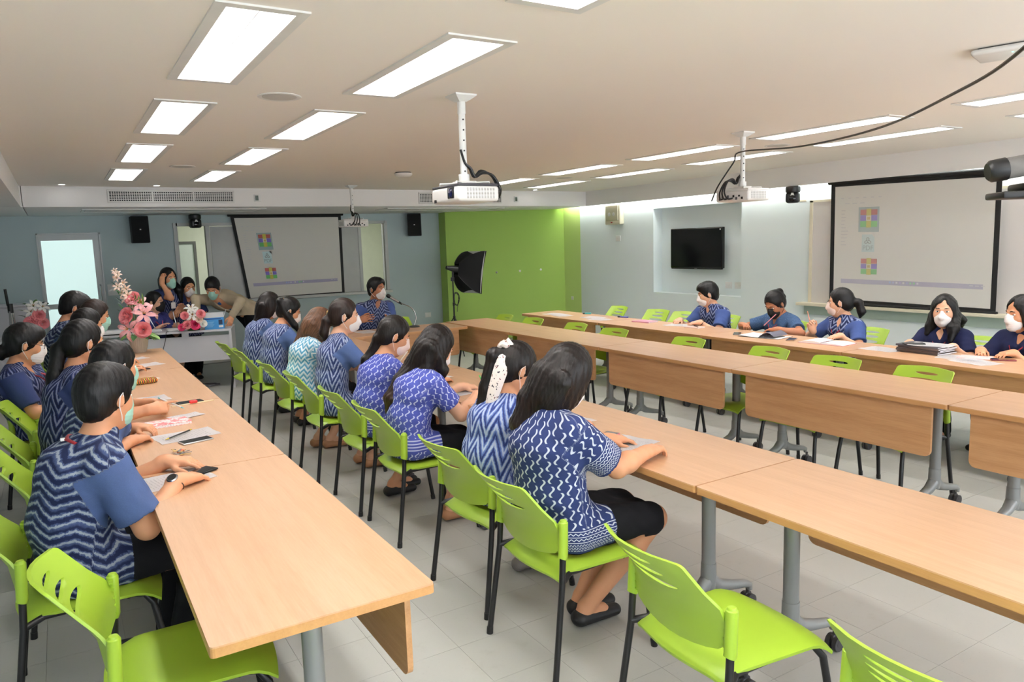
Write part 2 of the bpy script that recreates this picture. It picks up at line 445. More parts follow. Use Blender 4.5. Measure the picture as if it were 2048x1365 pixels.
EYEW = plain('eye_white', rgb(225, 220, 215), 0.3); EYEB = plain('eye_dark', rgb(18, 12, 10), 0.15); SHOE = plain('black_shoe', rgb(24, 23, 25), 0.55)
SHOET = plain('tan_shoe', rgb(178, 128, 92), 0.6); SHOEG = plain('grey_shoe', rgb(120, 112, 108), 0.6); REDS = plain('red_strap', rgb(150, 28, 42), 0.6); BROW = plain('eyebrow', rgb(28, 20, 17), 0.9)
GOLD = plain('gold_tie', rgb(196, 160, 96), 0.5); WHITEP = plain('white_plastic', rgb(232, 232, 230), 0.4); BLKP = plain('black_plastic', rgb(20, 20, 22), 0.4)
SCARF_T = NT('printed_scarf'); _o = SCARF_T.obj(); _n = SCARF_T.noise(_o, 70, 2.0)
SCARF_T.color(SCARF_T.mix(SCARF_T.sstep(_n, 0.60, 0.64), rgb(238, 226, 220), SCARF_T.mix(SCARF_T.gt(SCARF_T.noise(_o, 25), 0.5), rgb(120, 60, 60), rgb(60, 55, 70)))); SCARF = SCARF_T.set(0.8)
PINKC = plain('pink_clip', rgb(236, 130, 190), 0.4); SILVER = plain('silver_metal', rgb(190, 190, 192), 0.25, 1.0); GLASSF = plain('glasses_frame', rgb(60, 30, 30), 0.4)

def unit(v): v = np.asarray(v, float); return v/max(np.linalg.norm(v), 1e-9)
def hand_into(f, W, fd, pn, right, s=1.0, curl=(0.25, 0.35, 0.25), spread=0.09, thumb=0.5, point=False):
    """palm, four unequal bent fingers and a thumb added to field f"""
    fd = unit(fd); pn = np.asarray(pn, float); pn = unit(pn-fd*(pn@fd)); lat = np.cross(pn, fd)*(-1 if not right else 1)
    lat = -np.cross(pn, fd) if right else np.cross(pn, fd)      # towards the thumb
    R = np.stack([fd, lat, pn], 1)
    f.box(W+fd*0.048*s, (0.032*s, 0.027*s, 0.004*s), 0.0105*s, R, 0.012)
    f.cone(W-fd*0.02*s, W+fd*0.03*s, 0.0235*s, 0.024*s, 0.02, (lat, 1.25))
    LN = [(0.040, 0.025, 0.019), (0.044, 0.028, 0.020), (0.041, 0.026, 0.019), (0.032, 0.019, 0.017)]
    for i in range(4):
        off = (1.5-i)*0.0188*s; ang = (1.5-i)*spread
        base = W+fd*(0.083-0.003*abs(i-1.2))*s+lat*off-pn*0.002*s
        d = unit(fd*cos(ang)+lat*sin(ang)); p = base-d*0.02*s; r0 = (0.0088, 0.009, 0.0086, 0.0076)[i]*s
        c = [0.04, 0.1, 0.1] if (point and i == 0) else ([1.1, 1.3, 0.6] if point else list(curl))
        a = 0.0; first = True
        for j in range(3):
            a += c[j]*(1+0.08*(i-1)); dd = d*cos(a)+pn*sin(a); L = LN[i][j]*s+(0.02*s if first else 0)
            if first:
                q = p+d*0.02*s; f.cone(p, q, r0*1.05, r0, 0.008); q2 = q+dd*LN[i][j]*s; f.cone(q, q2, r0, r0*0.93, 0.004); p = q2; first = False
            else:
                q = p+dd*L; f.cone(p, q, r0*(0.95-0.06*j), r0*(0.86-0.06*j), 0.003); p = q
    tb = W+fd*0.022*s+lat*0.022*s+pn*0.004*s
    d1 = unit(fd*0.62+lat*(0.55+0.4*thumb)+pn*0.35); m = tb+d1*0.036*s
    f.cone(tb-d1*0.01*s, m, 0.0135*s, 0.0105*s, 0.014)
    d2 = unit(fd*0.9+lat*0.35*thumb+pn*0.25); m2 = m+d2*0.030*s; f.cone(m, m2, 0.0103*s, 0.0092*s, 0.006)
    d3 = unit(fd*0.95+lat*(-0.1)+pn*0.35); f.cone(m2, m2+d3*0.02*s, 0.0092*s, 0.0075*s, 0.004)
def elbow(S, W, l1, l2, hint):
    d = W-S; L = np.linalg.norm(d)
    if L > (l1+l2)*0.995: k = L/(l1+l2)*1.006; l1 *= k; l2 *= k
    a = (l1*l1-l2*l2+L*L)/(2*L); h = sqrt(max(l1*l1-a*a, 0)); n = unit(d)
    hint = np.asarray(hint, float); hint = unit(hint-n*(hint@n)); return S+n*a+hint*h
def wr(P, D):     # cloth wrinkles
    x, y, z = P[:, 0], P[:, 1], P[:, 2]
    w = np.sin(x*38+np.sin(z*21+y*9)*1.6+y*17)*np.sin(z*29+np.sin(y*23)*1.4+x*11)
    w2 = np.sin((x+y*0.6)*75+np.sin(z*40)*1.2)*np.sin(z*64+x*30)
    return D+0.0028*w+0.0011*w2
def strands(P, D):
    x, y, z = P[:, 0], P[:, 1], P[:, 2]
    w = np.sin((x*0.8+y)*210+np.sin(z*24)*1.5)+0.6*np.sin((y*0.8-x)*330+np.sin(z*31+1)*1.3)
    return D+0.0015*w
def locks(P, D):
    x, y, z = P[:, 0], P[:, 1], P[:, 2]
    return D+0.0018*np.sin(x*150+y*40+np.sin(z*40+y*30)*1.6)*np.sin(y*170+x*30+np.sin(z*33)*1.2)+0.0008*np.sin((x+y)*330+z*40)

def person(label, base, head, face, pel=None, body=0.0, s=0.94, hs=1.03, vox=0.0075, hands=(), hair='short', hmat=None, tail=None, mask='kf', mmat=None,
           shirt=None, bottom='skirt', skin=None, lanyard=False, shoes=None, stand=False, knees=None, feet=None, elb=None, sleeve=0.66, twist=0.0, male=False,
           glasses=False, hem=True, hem_z=0.462, hips_z=0.53, jacket=None, puff=1.0, lean_back=0.035, roll=0.0, shoulders=None, fringe=0.06, legs=True, long=None):
    """one person. head, pel, hands in world coordinates; body = heading of the torso, face = (heading, pitch down) of the head, degrees"""
    bx, by = base; O = np.array([bx, by, 0.0])
    root = thing('person', label, 'person', (bx, by, 0), 0.0)
    skin = skin or SK; hmat = hmat or HB; mmat = mmat or MASKW; shoes = shoes or SHOE
    F = np.array([cos(radians(body)), sin(radians(body)), 0]); L = np.array([-F[1], F[0], 0]); Zv = np.array([0, 0, 1.0])
    ya, pa, ra = radians(face[0]), radians(face[1]), radians(roll)
    hf = np.array([cos(ya)*cos(pa), sin(ya)*cos(pa), -sin(pa)]); hl0 = np.array([-sin(ya), cos(ya), 0]); hu0 = np.cross(hf, hl0)
    hl = hl0*cos(ra)+hu0*sin(ra); hu = np.cross(hf, hl); RH = np.stack([hf, hl, hu], 1)
    Hc = np.array(head, float)-O
    hp = lambda x, y, z: Hc+RH@np.array([x, y, z])*hs
    Pj = np.array([pel[0]-bx, pel[1]-by, pel[2] if len(pel) > 2 else hips_z], float)
    skb = hp(-0.022, 0, -0.055); NB = skb-unit(0.55*hu+0.5*Zv+0.15*F)*0.105*s
    ax = NB-Pj; td = unit(ax)
    fw = unit(np.cross(L, td)) if not stand else F
    fwd = unit(F-td*(F@td))
    W_ = Pj+ax*0.36-fwd*lean_back; Ch = Pj+ax*0.72-fwd*lean_back*0.6
    tw = radians(twist); Ls = unit(L*cos(tw)-F*sin(tw)); sw = (0.178 if male else 0.152)*s if shoulders is None else shoulders
    Sh = {1: NB-td*0.062*s+Ls*sw+fwd*0.012, -1: NB-td*0.062*s-Ls*sw+fwd*0.012}
    q = s*(1.06 if male else 1.0)*puff
    tor = [(Pj, W_, 0.116*q, 0.100*q), (W_, Ch, 0.100*q, 0.110*q), (Ch, NB-td*0.075*s, 0.110*q, 0.072*q)]
    arms = []; l1, l2 = 0.275*s, 0.235*s
    for sd in (1, -1):
        hd = [h for h in hands if h['side'] == sd]
        if hd:
            hd = hd[0]; Wt = np.array(hd['at'], float)-O
            hint = np.array(hd.get('elb', -F*0.35+sd*L*0.55-Zv*0.9), float)
            E = elbow(Sh[sd], Wt, l1, l2, hint); fd = unit(hd.get('dir', Wt-E)); pn = hd.get('palm', (0, 0, -1))
        else:
            E = Sh[sd]+sd*L*0.05*s-Zv*0.26*s+F*0.03; Wt = E+F*0.17*s-Zv*0.10*s-sd*L*0.08*s; hd = {}; fd = unit(Wt-E); pn = -Zv
        arms.append((sd, Sh[sd], E, Wt, fd, pn, hd))
    # legs
    lg = []
    for i, sd in enumerate((1, -1)):
        hip = Pj+sd*L*0.088*s+np.array([0, 0, -0.005])
        if stand:
            kn = np.array(knees[i])-O if knees else hip*[1, 1, 0]+sd*L*0.01+F*0.02+Zv*(Pj[2]*0.54)
            an = np.array(feet[i])-O if feet else kn*[1, 1, 0]-F*0.02+Zv*0.08
        else:
            kn = np.array(knees[i])-O if knees else hip*[1, 1, 0]+F*0.41*s+sd*L*0.02+Zv*0.495
            an = np.array(feet[i])-O if feet else kn*[1, 1, 0]-F*0.10+Zv*0.09
        lg.append((sd, hip, kn, an))
    # ---- body
    b = Field()
    for a, c, r0, r1 in tor: b.cone(a, c, r0, r1, 0.05, (L, 1.42))
    b.cone(NB-td*0.05, NB+(skb-NB)*0.15, 0.062*s, 0.05*s, 0.05); b.cone(NB-td*0.01, skb, 0.052*s*(1.1 if male else 1), 0.05*s, 0.03)
    for sd in (1, -1):
        b.cone(Sh[sd], NB-td*0.02, 0.048*s, 0.045*s, 0.05)
        if not male: b.ell(Ch+fwd*0.075*s+sd*L*0.068*s+td*0.01, (0.062*s, 0.062*s, 0.066*s), None, 0.06)
    for sd, S, E, Wt, fd, pn, hd in arms:
        b.cone(S, E, 0.049*q, 0.039*q, 0.03); b.cone(E, E+(Wt-E)*0.35, 0.039*q, 0.040*q, 0.02); b.cone(E+(Wt-E)*0.3, Wt, 0.040*q, 0.025*q, 0.02, (np.cross(fd, unit(pn)), 1.15))
        hand_into(b, Wt, fd, np.asarray(pn, float), sd == -1, s*(1.05 if male else 0.98), hd.get('curl', (0.3, 0.4, 0.3)), hd.get('spread', 0.07), hd.get('thumb', 0.5), hd.get('point', False))
    for sd, hip, kn, an in lg:
        if not legs: break
        b.cone(hip, kn, 0.080*q, 0.054*q, 0.03); b.cone(kn, kn+(an-kn)*0.3, 0.052*q, 0.053*q, 0.02); b.cone(kn+(an-kn)*0.3, an, 0.053*q, 0.033*q, 0.02)
        fo = unit(an-kn); ft = unit(F+np.array([0, 0, 0.0])); fdn = hd.get('x', 0)
        toe = an+ft*0.155*s; toe[2] = an[2]-0.055; heel = an-ft*0.035*s+np.array([0, 0, -0.045])
        b.cone(an, heel, 0.033*s, 0.028*s, 0.02); b.cone(heel, toe, 0.030*s, 0.021*s, 0.02, (L, 1.3)); b.cone(an, an+(toe-an)*0.55, 0.03*s, 0.026*s, 0.02)
    # head
    e = lambda c, r, k=0.02, m='u': b.ell(hp(*c), np.array(r)*hs, RH, k, m)
    e((-0.012, 0, 0.022), (0.097, 0.076, 0.100)); e((0.034, 0, -0.045), (0.062, 0.056, 0.074), 0.03)
    e((0.045, 0.034, -0.022), (0.035, 0.028, 0.034), 0.03); e((0.045, -0.034, -0.022), (0.035, 0.028, 0.034), 0.03)
    b.cone(hp(-0.01, 0.047, -0.06), hp(0.058, 0.014, -0.102), 0.016*hs, 0.018*hs, 0.03); b.cone(hp(-0.01, -0.047, -0.06), hp(0.058, -0.014, -0.102), 0.016*hs, 0.018*hs, 0.03)
    for y in (0.033, -0.033): e((0.094, y, 0.006), (0.014, 0.019, 0.012), 0.014, 's')
    b.cone(hp(0.080, 0.032, 0.026), hp(0.086, 0.012, 0.024), 0.010*hs, 0.009*hs, 0.012); b.cone(hp(0.080, -0.032, 0.026), hp(0.086, -0.012, 0.024), 0.010*hs, 0.009*hs, 0.012)
    b.cone(hp(0.086, 0, 0.014), hp(0.106, 0, -0.028), 0.008*hs, 0.012*hs, 0.012); b.cone(hp(0.094, 0.013, -0.032), hp(0.094, -0.013, -0.032), 0.009*hs, 0.009*hs, 0.010)
    b.cone(hp(0.088, 0.012, -0.062), hp(0.088, -0.012, -0.062), 0.008*hs, 0.008*hs, 0.008); b.cone(hp(0.086, 0.010, -0.075), hp(0.086, -0.010, -0.075), 0.008*hs, 0.008*hs, 0.008)
    for y in (1, -1):
        b.ell(hp(-0.006, 0.079*y, -0.006), np.array((0.017, 0.009, 0.031))*hs, RH@np.array([[cos(.25), -sin(.3)*y, 0], [sin(.3)*y, cos(.3), 0], [0, 0, 1]]), 0.008)
        b.ell(hp(0.0, 0.090*y, 0.0), np.array((0.009, 0.006, 0.016))*hs, RH, 0.004, 's')
    v, f = b.mesh(vox); link('body', np_mesh('body', v, f, skin), root)
    # eyes and brows
    for y in (0.0325, -0.0325):
        em = MB()
        o = hp(0.0775, y, 0.006); M = Matrix([list(RH[i]*hs)+[o[i]] for i in range(3)]+[[0, 0, 0, 1]])
        bm = bmesh.new(); bmesh.ops.create_uvsphere(bm, u_segments=12, v_segments=8, radius=1.0, matrix=Matrix.Diagonal((0.0085, 0.0145, 0.0058, 1))); em.bm(bm, 0, M)
        bm = bmesh.new(); bmesh.ops.create_uvsphere(bm, u_segments=10, v_segments=6, radius=1.0, matrix=Matrix.Translation((0.0050, 0, 0)) @ Matrix.Diagonal((0.0046, 0.0060, 0.0052, 1))); em.bm(bm, 1, M)
        part('eye', em, [EYEW, EYEB], root)
    for y in (1, -1):
        eb = MB(); eb.tube([hp(0.090, 0.014*y, 0.028), hp(0.089, 0.028*y, 0.033), hp(0.079, 0.047*y, 0.028)], [0.0034*hs, 0.0036*hs, 0.002*hs], 6)
        part('eyebrow', eb, BROW, root)
    # ---- shirt
    g = 0.018 if male else 0.015
    c = Field()
    for a, d, r0, r1 in tor: c.cone(a, d, r0+g, r1+g, 0.05, (L, 1.40))
    for sd in (1, -1):
        c.cone(Sh[sd], NB-td*0.02, 0.050*s+g*0.8, 0.044*s+g*0.4, 0.05)
        if not male: c.ell(Ch+fwd*0.078*s+sd*L*0.066*s, np.array((0.066, 0.066, 0.068))*s+0.006, None, 0.06)
    if not stand and hem:
        for sd, hip, kn, an in lg: c.cone(hip, hip+(kn-hip)*0.33, 0.082*q+g, 0.076*q+g*0.6, 0.04)
    if stand: c.cone(Pj, Pj-Zv*0.06, 0.118*q+g, 0.122*q+g, 0.03, (L, 1.4), flat=False)
    c.clip((0, 0, hem_z), (0, 0, -1))
    if jacket is None: c.cone(NB+fwd*0.095-td*0.01, NB+fwd*0.125-td*0.085, 0.034*s, 0.006, 0.01, None, 's')
    c.torus(NB+(skb-NB)*0.12+fwd*0.002, unit(skb-NB)*0.8+fwd*-0.45, 0.058*s*(1.1 if male else 1), 0.0085, 0.012, 'u', 2.1)
    slv = []
    for sd, S, E, Wt, fd, pn, hd in arms:
        sl = sleeve if jacket is None else 1.0
        if jacket is not None:
            c.cone(S, E, 0.049*q+g*1.2, 0.041*q+g, 0.03); c.cone(E, E+(Wt-E)*0.88, 0.041*q+g, 0.030*q+g*0.8, 0.02)
            slv.append((S, E, 1.0, sd))
        else:
            u = unit(E-S); en = S+(E-S)*sl
            c.cone(S, en, 0.054*q+g, 0.049*q+g*1.35, 0.025, flat=True); slv.append((S, en, np.linalg.norm(en-S), sd))
    if jacket is not None: c.cone(NB+fwd*0.11, W_+fwd*0.16, 0.062, 0.055, 0.01, None, 's')
    c.post = wr
    v, f = c.mesh(vox)
    # cloth coordinates
    T0 = Pj; Lt = np.linalg.norm(NB-Pj); rel = v-T0; vv = rel@td
    cx_ = rel-np.outer(vv, td); dep = -(cx_@fwd); dep = dep+np.where(dep >= 0, 1, -1)*0.055; uu = np.arctan2(cx_@L, dep)*0.17*q; reg = np.zeros(len(v)); edge = v[:, 2]-hem_z
    dt = np.min([np.linalg.norm((v-a)-np.outer(np.clip(((v-a)@(d-a))/((d-a)@(d-a)), 0, 1), d-a), axis=1)-(r0+g)*1.12 for a, d, r0, r1 in tor], 0)
    for S, en, Ln, sd in slv:
        u = unit(en-S); rl = v-S; h = rl@u; rad = np.linalg.norm(rl-np.outer(h, u), axis=1)
        m = (np.abs(rad-0.06*q) < 0.055) & (h > -0.01) & (h < Ln+0.03 if jacket is None else h > 0) & (dt > 0.004) & ((rl@(Ls*sd)) > -0.05)
        s1 = unit(np.cross(u, fwd)); s2 = np.cross(u, s1); rr = rl-np.outer(h, u)
        uu = np.where(m, np.arctan2(rr@s1, rr@s2)*0.062, uu); vv = np.where(m, h, vv); reg = np.where(m, 1.0, reg)
        edge = np.where(m, np.linalg.norm(en-S)-h, edge)
    pc = np.stack([uu, vv, reg], 1); pe = np.stack([edge, edge, edge], 1)
    link('jacket' if jacket is not None else 'shirt', np_mesh('shirt', v, f, jacket or shirt, {'pc': pc, 'pe': pe}), root)
    if jacket is not None:     # the shirt seen in the open front
        i = Field(); i.cone(W_+fwd*0.05, NB-td*0.06+fwd*0.045, 0.085, 0.052, 0.02, (L, 0.62 and 1.0)); i.torus(NB+(skb-NB)*0.15, unit(skb-NB)-fwd*0.5, 0.056, 0.010, 0.01)
        v, f = i.mesh(vox); link('shirt', np_mesh('shirt_front', v, f, shirt, {'pc': v.copy(), 'pe': v.copy()}), root)
    # ---- trousers or skirt
    if legs:
        t_ = Field(); t_.cone(Pj, Pj+td*0.05, 0.112*q+0.008, 0.1*q+0.006, 0.04, (L, 1.42))
        if bottom == 'skirt' and not stand:
            for sd, hip, kn, an in lg: t_.cone(hip, kn-unit(kn-hip)*0.02+(np.array([0, 0, 0.0])), 0.080*q+0.012, 0.056*q+0.012, 0.05)
            m0 = (lg[0][1]+lg[1][1])/2; m1 = (lg[0][2]+lg[1][2])/2; t_.cone(m0, m1, 0.075*q, 0.050*q, 0.03, (L, 1.7))
        else:
            for sd, hip, kn, an in lg:
                t_.cone(hip, kn, 0.082*q+0.012, 0.056*q+0.016, 0.03); t_.cone(kn, an+np.array([0, 0, 0.0]), 0.056*q+0.016, 0.046*q+0.014, 0.03, flat=False)
            t_.clip((0, 0, 0.055), (0, 0, -1))
        if not stand: t_.clipfn(lambda P: np.where((np.linalg.norm((P-Pj)[:, :2], axis=1) < 0.36) & (P[:, 2] > 0.37), 0.4525-P[:, 2], -1.0))
        t_.post = wr; v, f = t_.mesh(vox*1.15); nm = 'skirt' if bottom == 'skirt' else 'trousers'
        link(nm, np_mesh(nm, v, f, BLACKC, {'pc': v.copy()}), root)
        for sd, hip, kn, an in lg:
            h_ = Field(); ft = F; toe = an+ft*0.158*s; toe[2] = an[2]-0.055; heel = an-ft*0.037*s+np.array([0, 0, -0.045])
            h_.cone(heel, toe, 0.036*s, 0.027*s, 0.02, (L, 1.28)); h_.cone(an+np.array([0, 0, -0.02]), heel, 0.036, 0.033, 0.01)
            h_.cone(an+ft*0.06, an+ft*0.0+np.array([0, 0, 0.08]), 0.03, 0.045, 0.012, None, 's'); h_.clip((0, 0, an[2]-0.078), (0, 0, -1))
            v, f = h_.mesh(max(vox*0.85, 0.006)); link('shoe', np_mesh('shoe', v, f, shoes), root)
    # ---- hair
    hh = Field(); hn = None
    he = lambda c, r, k=0.015, m='u': hh.ell(hp(*c), np.array(r)*hs, RH, k, m)
    def facecut(rx=0.080, ry=0.080, zt=0.06): he((0.094, 0, zt-0.125), (rx, ry, 0.125), 0.012, 's')
    if hair == 'short':
        he((-0.014, 0, 0.030), (0.112, 0.089, 0.111)); he((0.04, 0, 0.075), (0.06, 0.066, 0.05), 0.03); he((-0.05, 0, -0.03), (0.062, 0.072, 0.07), 0.02)
        facecut(0.078, 0.092, fringe+0.012)
        for y in (1, -1): he((0.0, 0.098*y, -0.03), (0.038, 0.024, 0.048), 0.01, 's')
        hh.clip(hp(-0.05, 0, -0.075), RH@np.array([0.55, 0, -0.83])); hh.post = locks
    else:
        he((-0.013, 0, 0.026), (0.107, 0.086, 0.109)); he((-0.045, 0, -0.02), (0.07, 0.073, 0.075), 0.02)
        if hair in ('tail', 'bun'):
            facecut(0.076, 0.09, fringe+0.018)
            for y in (1, -1): he((0.004, 0.094*y, -0.028), (0.036, 0.022, 0.048), 0.01, 's')
            hh.clip(hp(-0.055, 0, -0.085), RH@np.array([0.5, 0, -0.87]))
        else:
            for y in (1, -1): he((-0.012, 0.070*y, -0.03), (0.068, 0.026, 0.11), 0.02)
            he((-0.06, 0, -0.07), (0.06, 0.078, 0.09), 0.03)
            facecut(0.078, 0.080, fringe+0.018); he((0.075, 0.01, 0.085), (0.02, 0.012, 0.03), 0.02, 's')
        hh.post = strands
    if tail:
        tp = [Hc+RH@np.array(p[:3])*hs if p[3:] and p[3] == 'h' else np.array(p[:3], float)-O for p in tail['pts']]
        for i in range(len(tp)-1):
            sq = tail.get('sq'); hh.cone(tp[i], tp[i+1], tail['r'][i], tail['r'][i+1], 0.015, (hl if sq else L, sq) if sq else None)
    if long:
        for ch in long:
            tp = [Hc+RH@np.array(p[:3])*hs if p[3:] and p[3] == 'h' else np.array(p[:3], float)-O for p in ch['pts']]
            for i in range(len(tp)-1): hh.cone(tp[i], tp[i+1], ch['r'][i], ch['r'][i+1], 0.02, (np.asarray(ch.get('lat', hl), float), ch.get('sq', 1.0)))
    v, f = hh.mesh(min(vox, 0.0075))
    rel = v-Hc; pc = np.stack([np.arctan2(rel@hl, rel@hf+0.02)*0.12+ (rel@hl)*0.3, -(v[:, 2]-Hc[2]), rel@hf*0.2], 1)
    link('hair', np_mesh('hair', v, f, hmat, {'pc': pc}), root)
    # ---- mask
    k = Field(); me_ = lambda c, r, kk=0.015, m='u': k.ell(hp(*c), np.array(r)*hs, RH, kk, m)
    me_((0.050, 0, -0.055), (0.056, 0.060, 0.066))
    if mask == 'kf':
        k.cone(hp(0.07, 0, -0.045), hp(0.112, 0, -0.045), 0.045*hs, 0.014*hs, 0.02); k.cone(hp(0.06, 0, -0.085), hp(0.095, 0, -0.08), 0.035*hs, 0.018*hs, 0.02)
    else:
        k.cone(hp(0.072, 0, -0.02), hp(0.082, 0, -0.085), 0.036*hs, 0.033*hs, 0.02); k.cone(hp(0.100, 0, -0.018), hp(0.099, 0, -0.04), 0.013*hs, 0.016*hs, 0.02)
    k.clip(hp(0.1, 0, 0.0), RH@np.array([0.25, 0, 0.97])); k.clip(hp(0.022, 0, -0.05), RH@np.array([-1, 0, 0.0])); k.clip(hp(0.05, 0, -0.118), RH@np.array([0, 0, -1.0]))
    k.cone(hp(0.098, 0, 0.004), hp(0.108, 0, -0.035), 0.012*hs, 0.017*hs, 0.02)
    if mask == 'pleat':
        k.post = lambda P, D: D+0.0012*np.sin((P-Hc)@hu*2*pi/0.017)
    v, f = k.mesh(min(vox, 0.006)); mo = link('mask', np_mesh('mask', v, f, mmat), root)
    for y in (1, -1):
        lp = MB(); lp.tube([hp(0.026, 0.060*y, -0.022), hp(0.008, 0.080*y, -0.002), hp(-0.004, 0.089*y, 0.022), hp(-0.020, 0.092*y, 0.006), hp(-0.018, 0.088*y, -0.030), hp(0.004, 0.076*y, -0.062), hp(0.024, 0.058*y, -0.088)], 0.0019, 5)
        part('ear_loop', lp, mmat if mmat is not MASKG else MASKW, mo)
    if lanyard:
        ly = MB(); nc = NB+(skb-NB)*0.10; rr = 0.067*s
        pts = [nc+(-fwd*cos(a)+L*sin(a))*rr*1.05-td*0.004+fwd*0.004-td*0.03*(1-cos(a)) for a in np.linspace(-2.2, 2.2, 15)]
        drop = Ch+fwd*(0.150*q+(0.0 if male else 0.014))-td*0.03; m1, m2 = [NB-td*0.085*s+fwd*0.130*q+L*y for y in (-0.048, 0.048)]
        ly.tube([drop-L*0.006, drop*0.45+m1*0.55+fwd*0.016, m1]+pts+[m2, drop*0.45+m2*0.55+fwd*0.016, drop+L*0.006], 0.0065, 6, flat=0.5)
        part('lanyard', ly, REDS, root)
    if glasses:
        gl = MB()
        for y in (1, -1):
            gl.tube([hp(0.1035, 0.033*y+0.021*cos(a), 0.002+0.015*sin(a)) for a in np.linspace(0, 2*pi, 17)], 0.0016, 5, cap=False)
            gl.tube([hp(0.1035, 0.054*y, 0.006), hp(0.05, 0.078*y, 0.012), hp(-0.01, 0.083*y, 0.014)], 0.0016, 5)
        gl.tube([hp(0.1035, 0.012, 0.006), hp(0.108, 0, 0.009), hp(0.1035, -0.012, 0.006)], 0.0016, 5)
        part('glasses', gl, GLASSF, root)
    root['_'] = 0; del root['_']
    return dict(root=root, hp=lambda x, y, z: hp(x, y, z), arms=arms, O=O, NB=NB, L=L, F=F, td=td, hs=hs, fwd=fwd, Pj=Pj, Ch=Ch)
def watch(pr, sd, mat_band, mat_face, k=0.08):
    a = [q for q in pr['arms'] if q[0] == sd][0]; S, E, W, fd, pn = a[1:6]; d = unit(W-E); c = W-d*0.02; up = -unit(np.asarray(pn, float)-d*(np.asarray(pn, float)@d)); lat = np.cross(d, up)
    m = MB(); m.tube([c+(up*cos(t)*0.030+lat*sin(t)*0.034) for t in np.linspace(0, 2*pi, 21)], 0.008, 6, 0, cap=False, flat=0.35)
    o = c+up*0.031; R = Matrix([[lat[i], d[i], up[i], o[i]] for i in range(3)]+[[0, 0, 0, 1]]) @ Matrix.Scale(1.15, 4)
    m.lathe([(0.0, -0.004), (0.019, -0.004), (0.020, 0.004), (0.017, 0.008), (0.0, 0.008)], 20, 1, R); m.lathe([(0.0, 0.0082), (0.0155, 0.0082), (0.0155, 0.0086), (0.0, 0.0086)], 20, 2, R)
    part('wristwatch', m, [mat_band, mat_face, BLKP], pr['root'])
# ---------------------------------------------------------------- setting
WALLB = plain('wall_paint_pale_blue', (0.48, 0.575, 0.59, 1), 0.75, var=0.02, scale=2, bump=0.04, bscale=160)
WALLR = plain('wall_paint_ice_blue', (0.80, 0.875, 0.89, 1), 0.7, var=0.015, scale=2, bump=0.04, bscale=160)
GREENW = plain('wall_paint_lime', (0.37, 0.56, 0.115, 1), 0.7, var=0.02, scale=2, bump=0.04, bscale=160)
CEIL = plain('ceiling_paint', (0.90, 0.845, 0.79, 1), 0.85, var=0.01, scale=1.5)
SOFF = plain('soffit_paint', (0.86, 0.84, 0.83, 1), 0.8, var=0.01, scale=1.5)
WHITE = plain('white_paint', (0.78, 0.78, 0.77, 1), 0.5, var=0.01)
def vinyl(name):
    t = NT(name); o = t.n('ShaderNodeNewGeometry').outputs['Position']
    a = t.noise(o, 1.1, 3.0); b = t.noise(o, 60, 3.0, 0.7); c = t.noise(t.scaled(o, (1, 1, 1)), 5.0, 4.0, 0.65)
    col = t.mix(a, (0.41, 0.41, 0.385, 1), (0.48, 0.48, 0.455, 1)); col = t.mix(t.sstep(b, 0.60, 0.78), col, (0.38, 0.38, 0.36, 1))
    col = t.mix(t.mul(t.sstep(c, 0.58, 0.75), 0.35), col, (0.37, 0.355, 0.32, 1))
    t.color(col); t.bump(b, 0.03, 0.002); t.put(t.b.inputs['Roughness'], t.add(0.26, t.mul(c, 0.25)))
    m = t.m; t.b.inputs['Specular IOR Level'].default_value = 0.45; return m
TILE = vinyl('vinyl_tile'); GROUT = plain('tile_joint', (0.30, 0.30, 0.28, 1), 0.8)
X0, X1, Y0, Y1, ZC, ZS = -1.7, 7.75, -2.2, 12.07, 2.5, 2.265
fb = MB(); fb.box(X0-0.2, X1+0.2, Y0-0.2, Y1+3.4, -0.12, -0.004)
floor = structure(part('floor', fb, GROUT))
# vinyl tiles 0.3 m: the 300 that show largest are pieces of their own, the others one joined layer
def cam_px(p):
    v = Vector(p)-Vector((0, 0, H)); z = v.dot(_f)
    return None if z < 0.2 else (1024+1473.785*v.dot(_r)/z, 682.5-1473.785*v.dot(_u)/z, z)
tb_ = MB(); tb_.box(0.0006, 0.2994, 0.0006, 0.2994, -0.004, 0); tile_me = tb_.mesh('tile', TILE)
cells = []
for i in range(int((X1-X0)/0.3)+1):
    for j in range(int((Y1-Y0)/0.3)+1):
        x, y = X0+i*0.3, Y0+0.05+j*0.3
        if x+0.3 > X1+0.1 or y+0.3 > Y1+0.1: continue
        q = cam_px((x+0.15, y+0.15, 0)); see = q is not None and -60 < q[0] < 2108 and 600 < q[1] < 1430 and not (0.2 < x < 0.75 and 2.0 < y < 8)
        cells.append((q[2] if see else 99, x, y))
cells.sort()
rest = MB()
for n, (d, x, y) in enumerate(cells):
    if n < 298 and d < 90: link('tile', tile_me, floor, (x, y, 0))
    else: rest.box(x+0.0006, x+0.2994, y+0.0006, y+0.2994, -0.004, 0)
rt = part('distant_tiles', rest, TILE, floor); rt['kind'] = 'stuff'
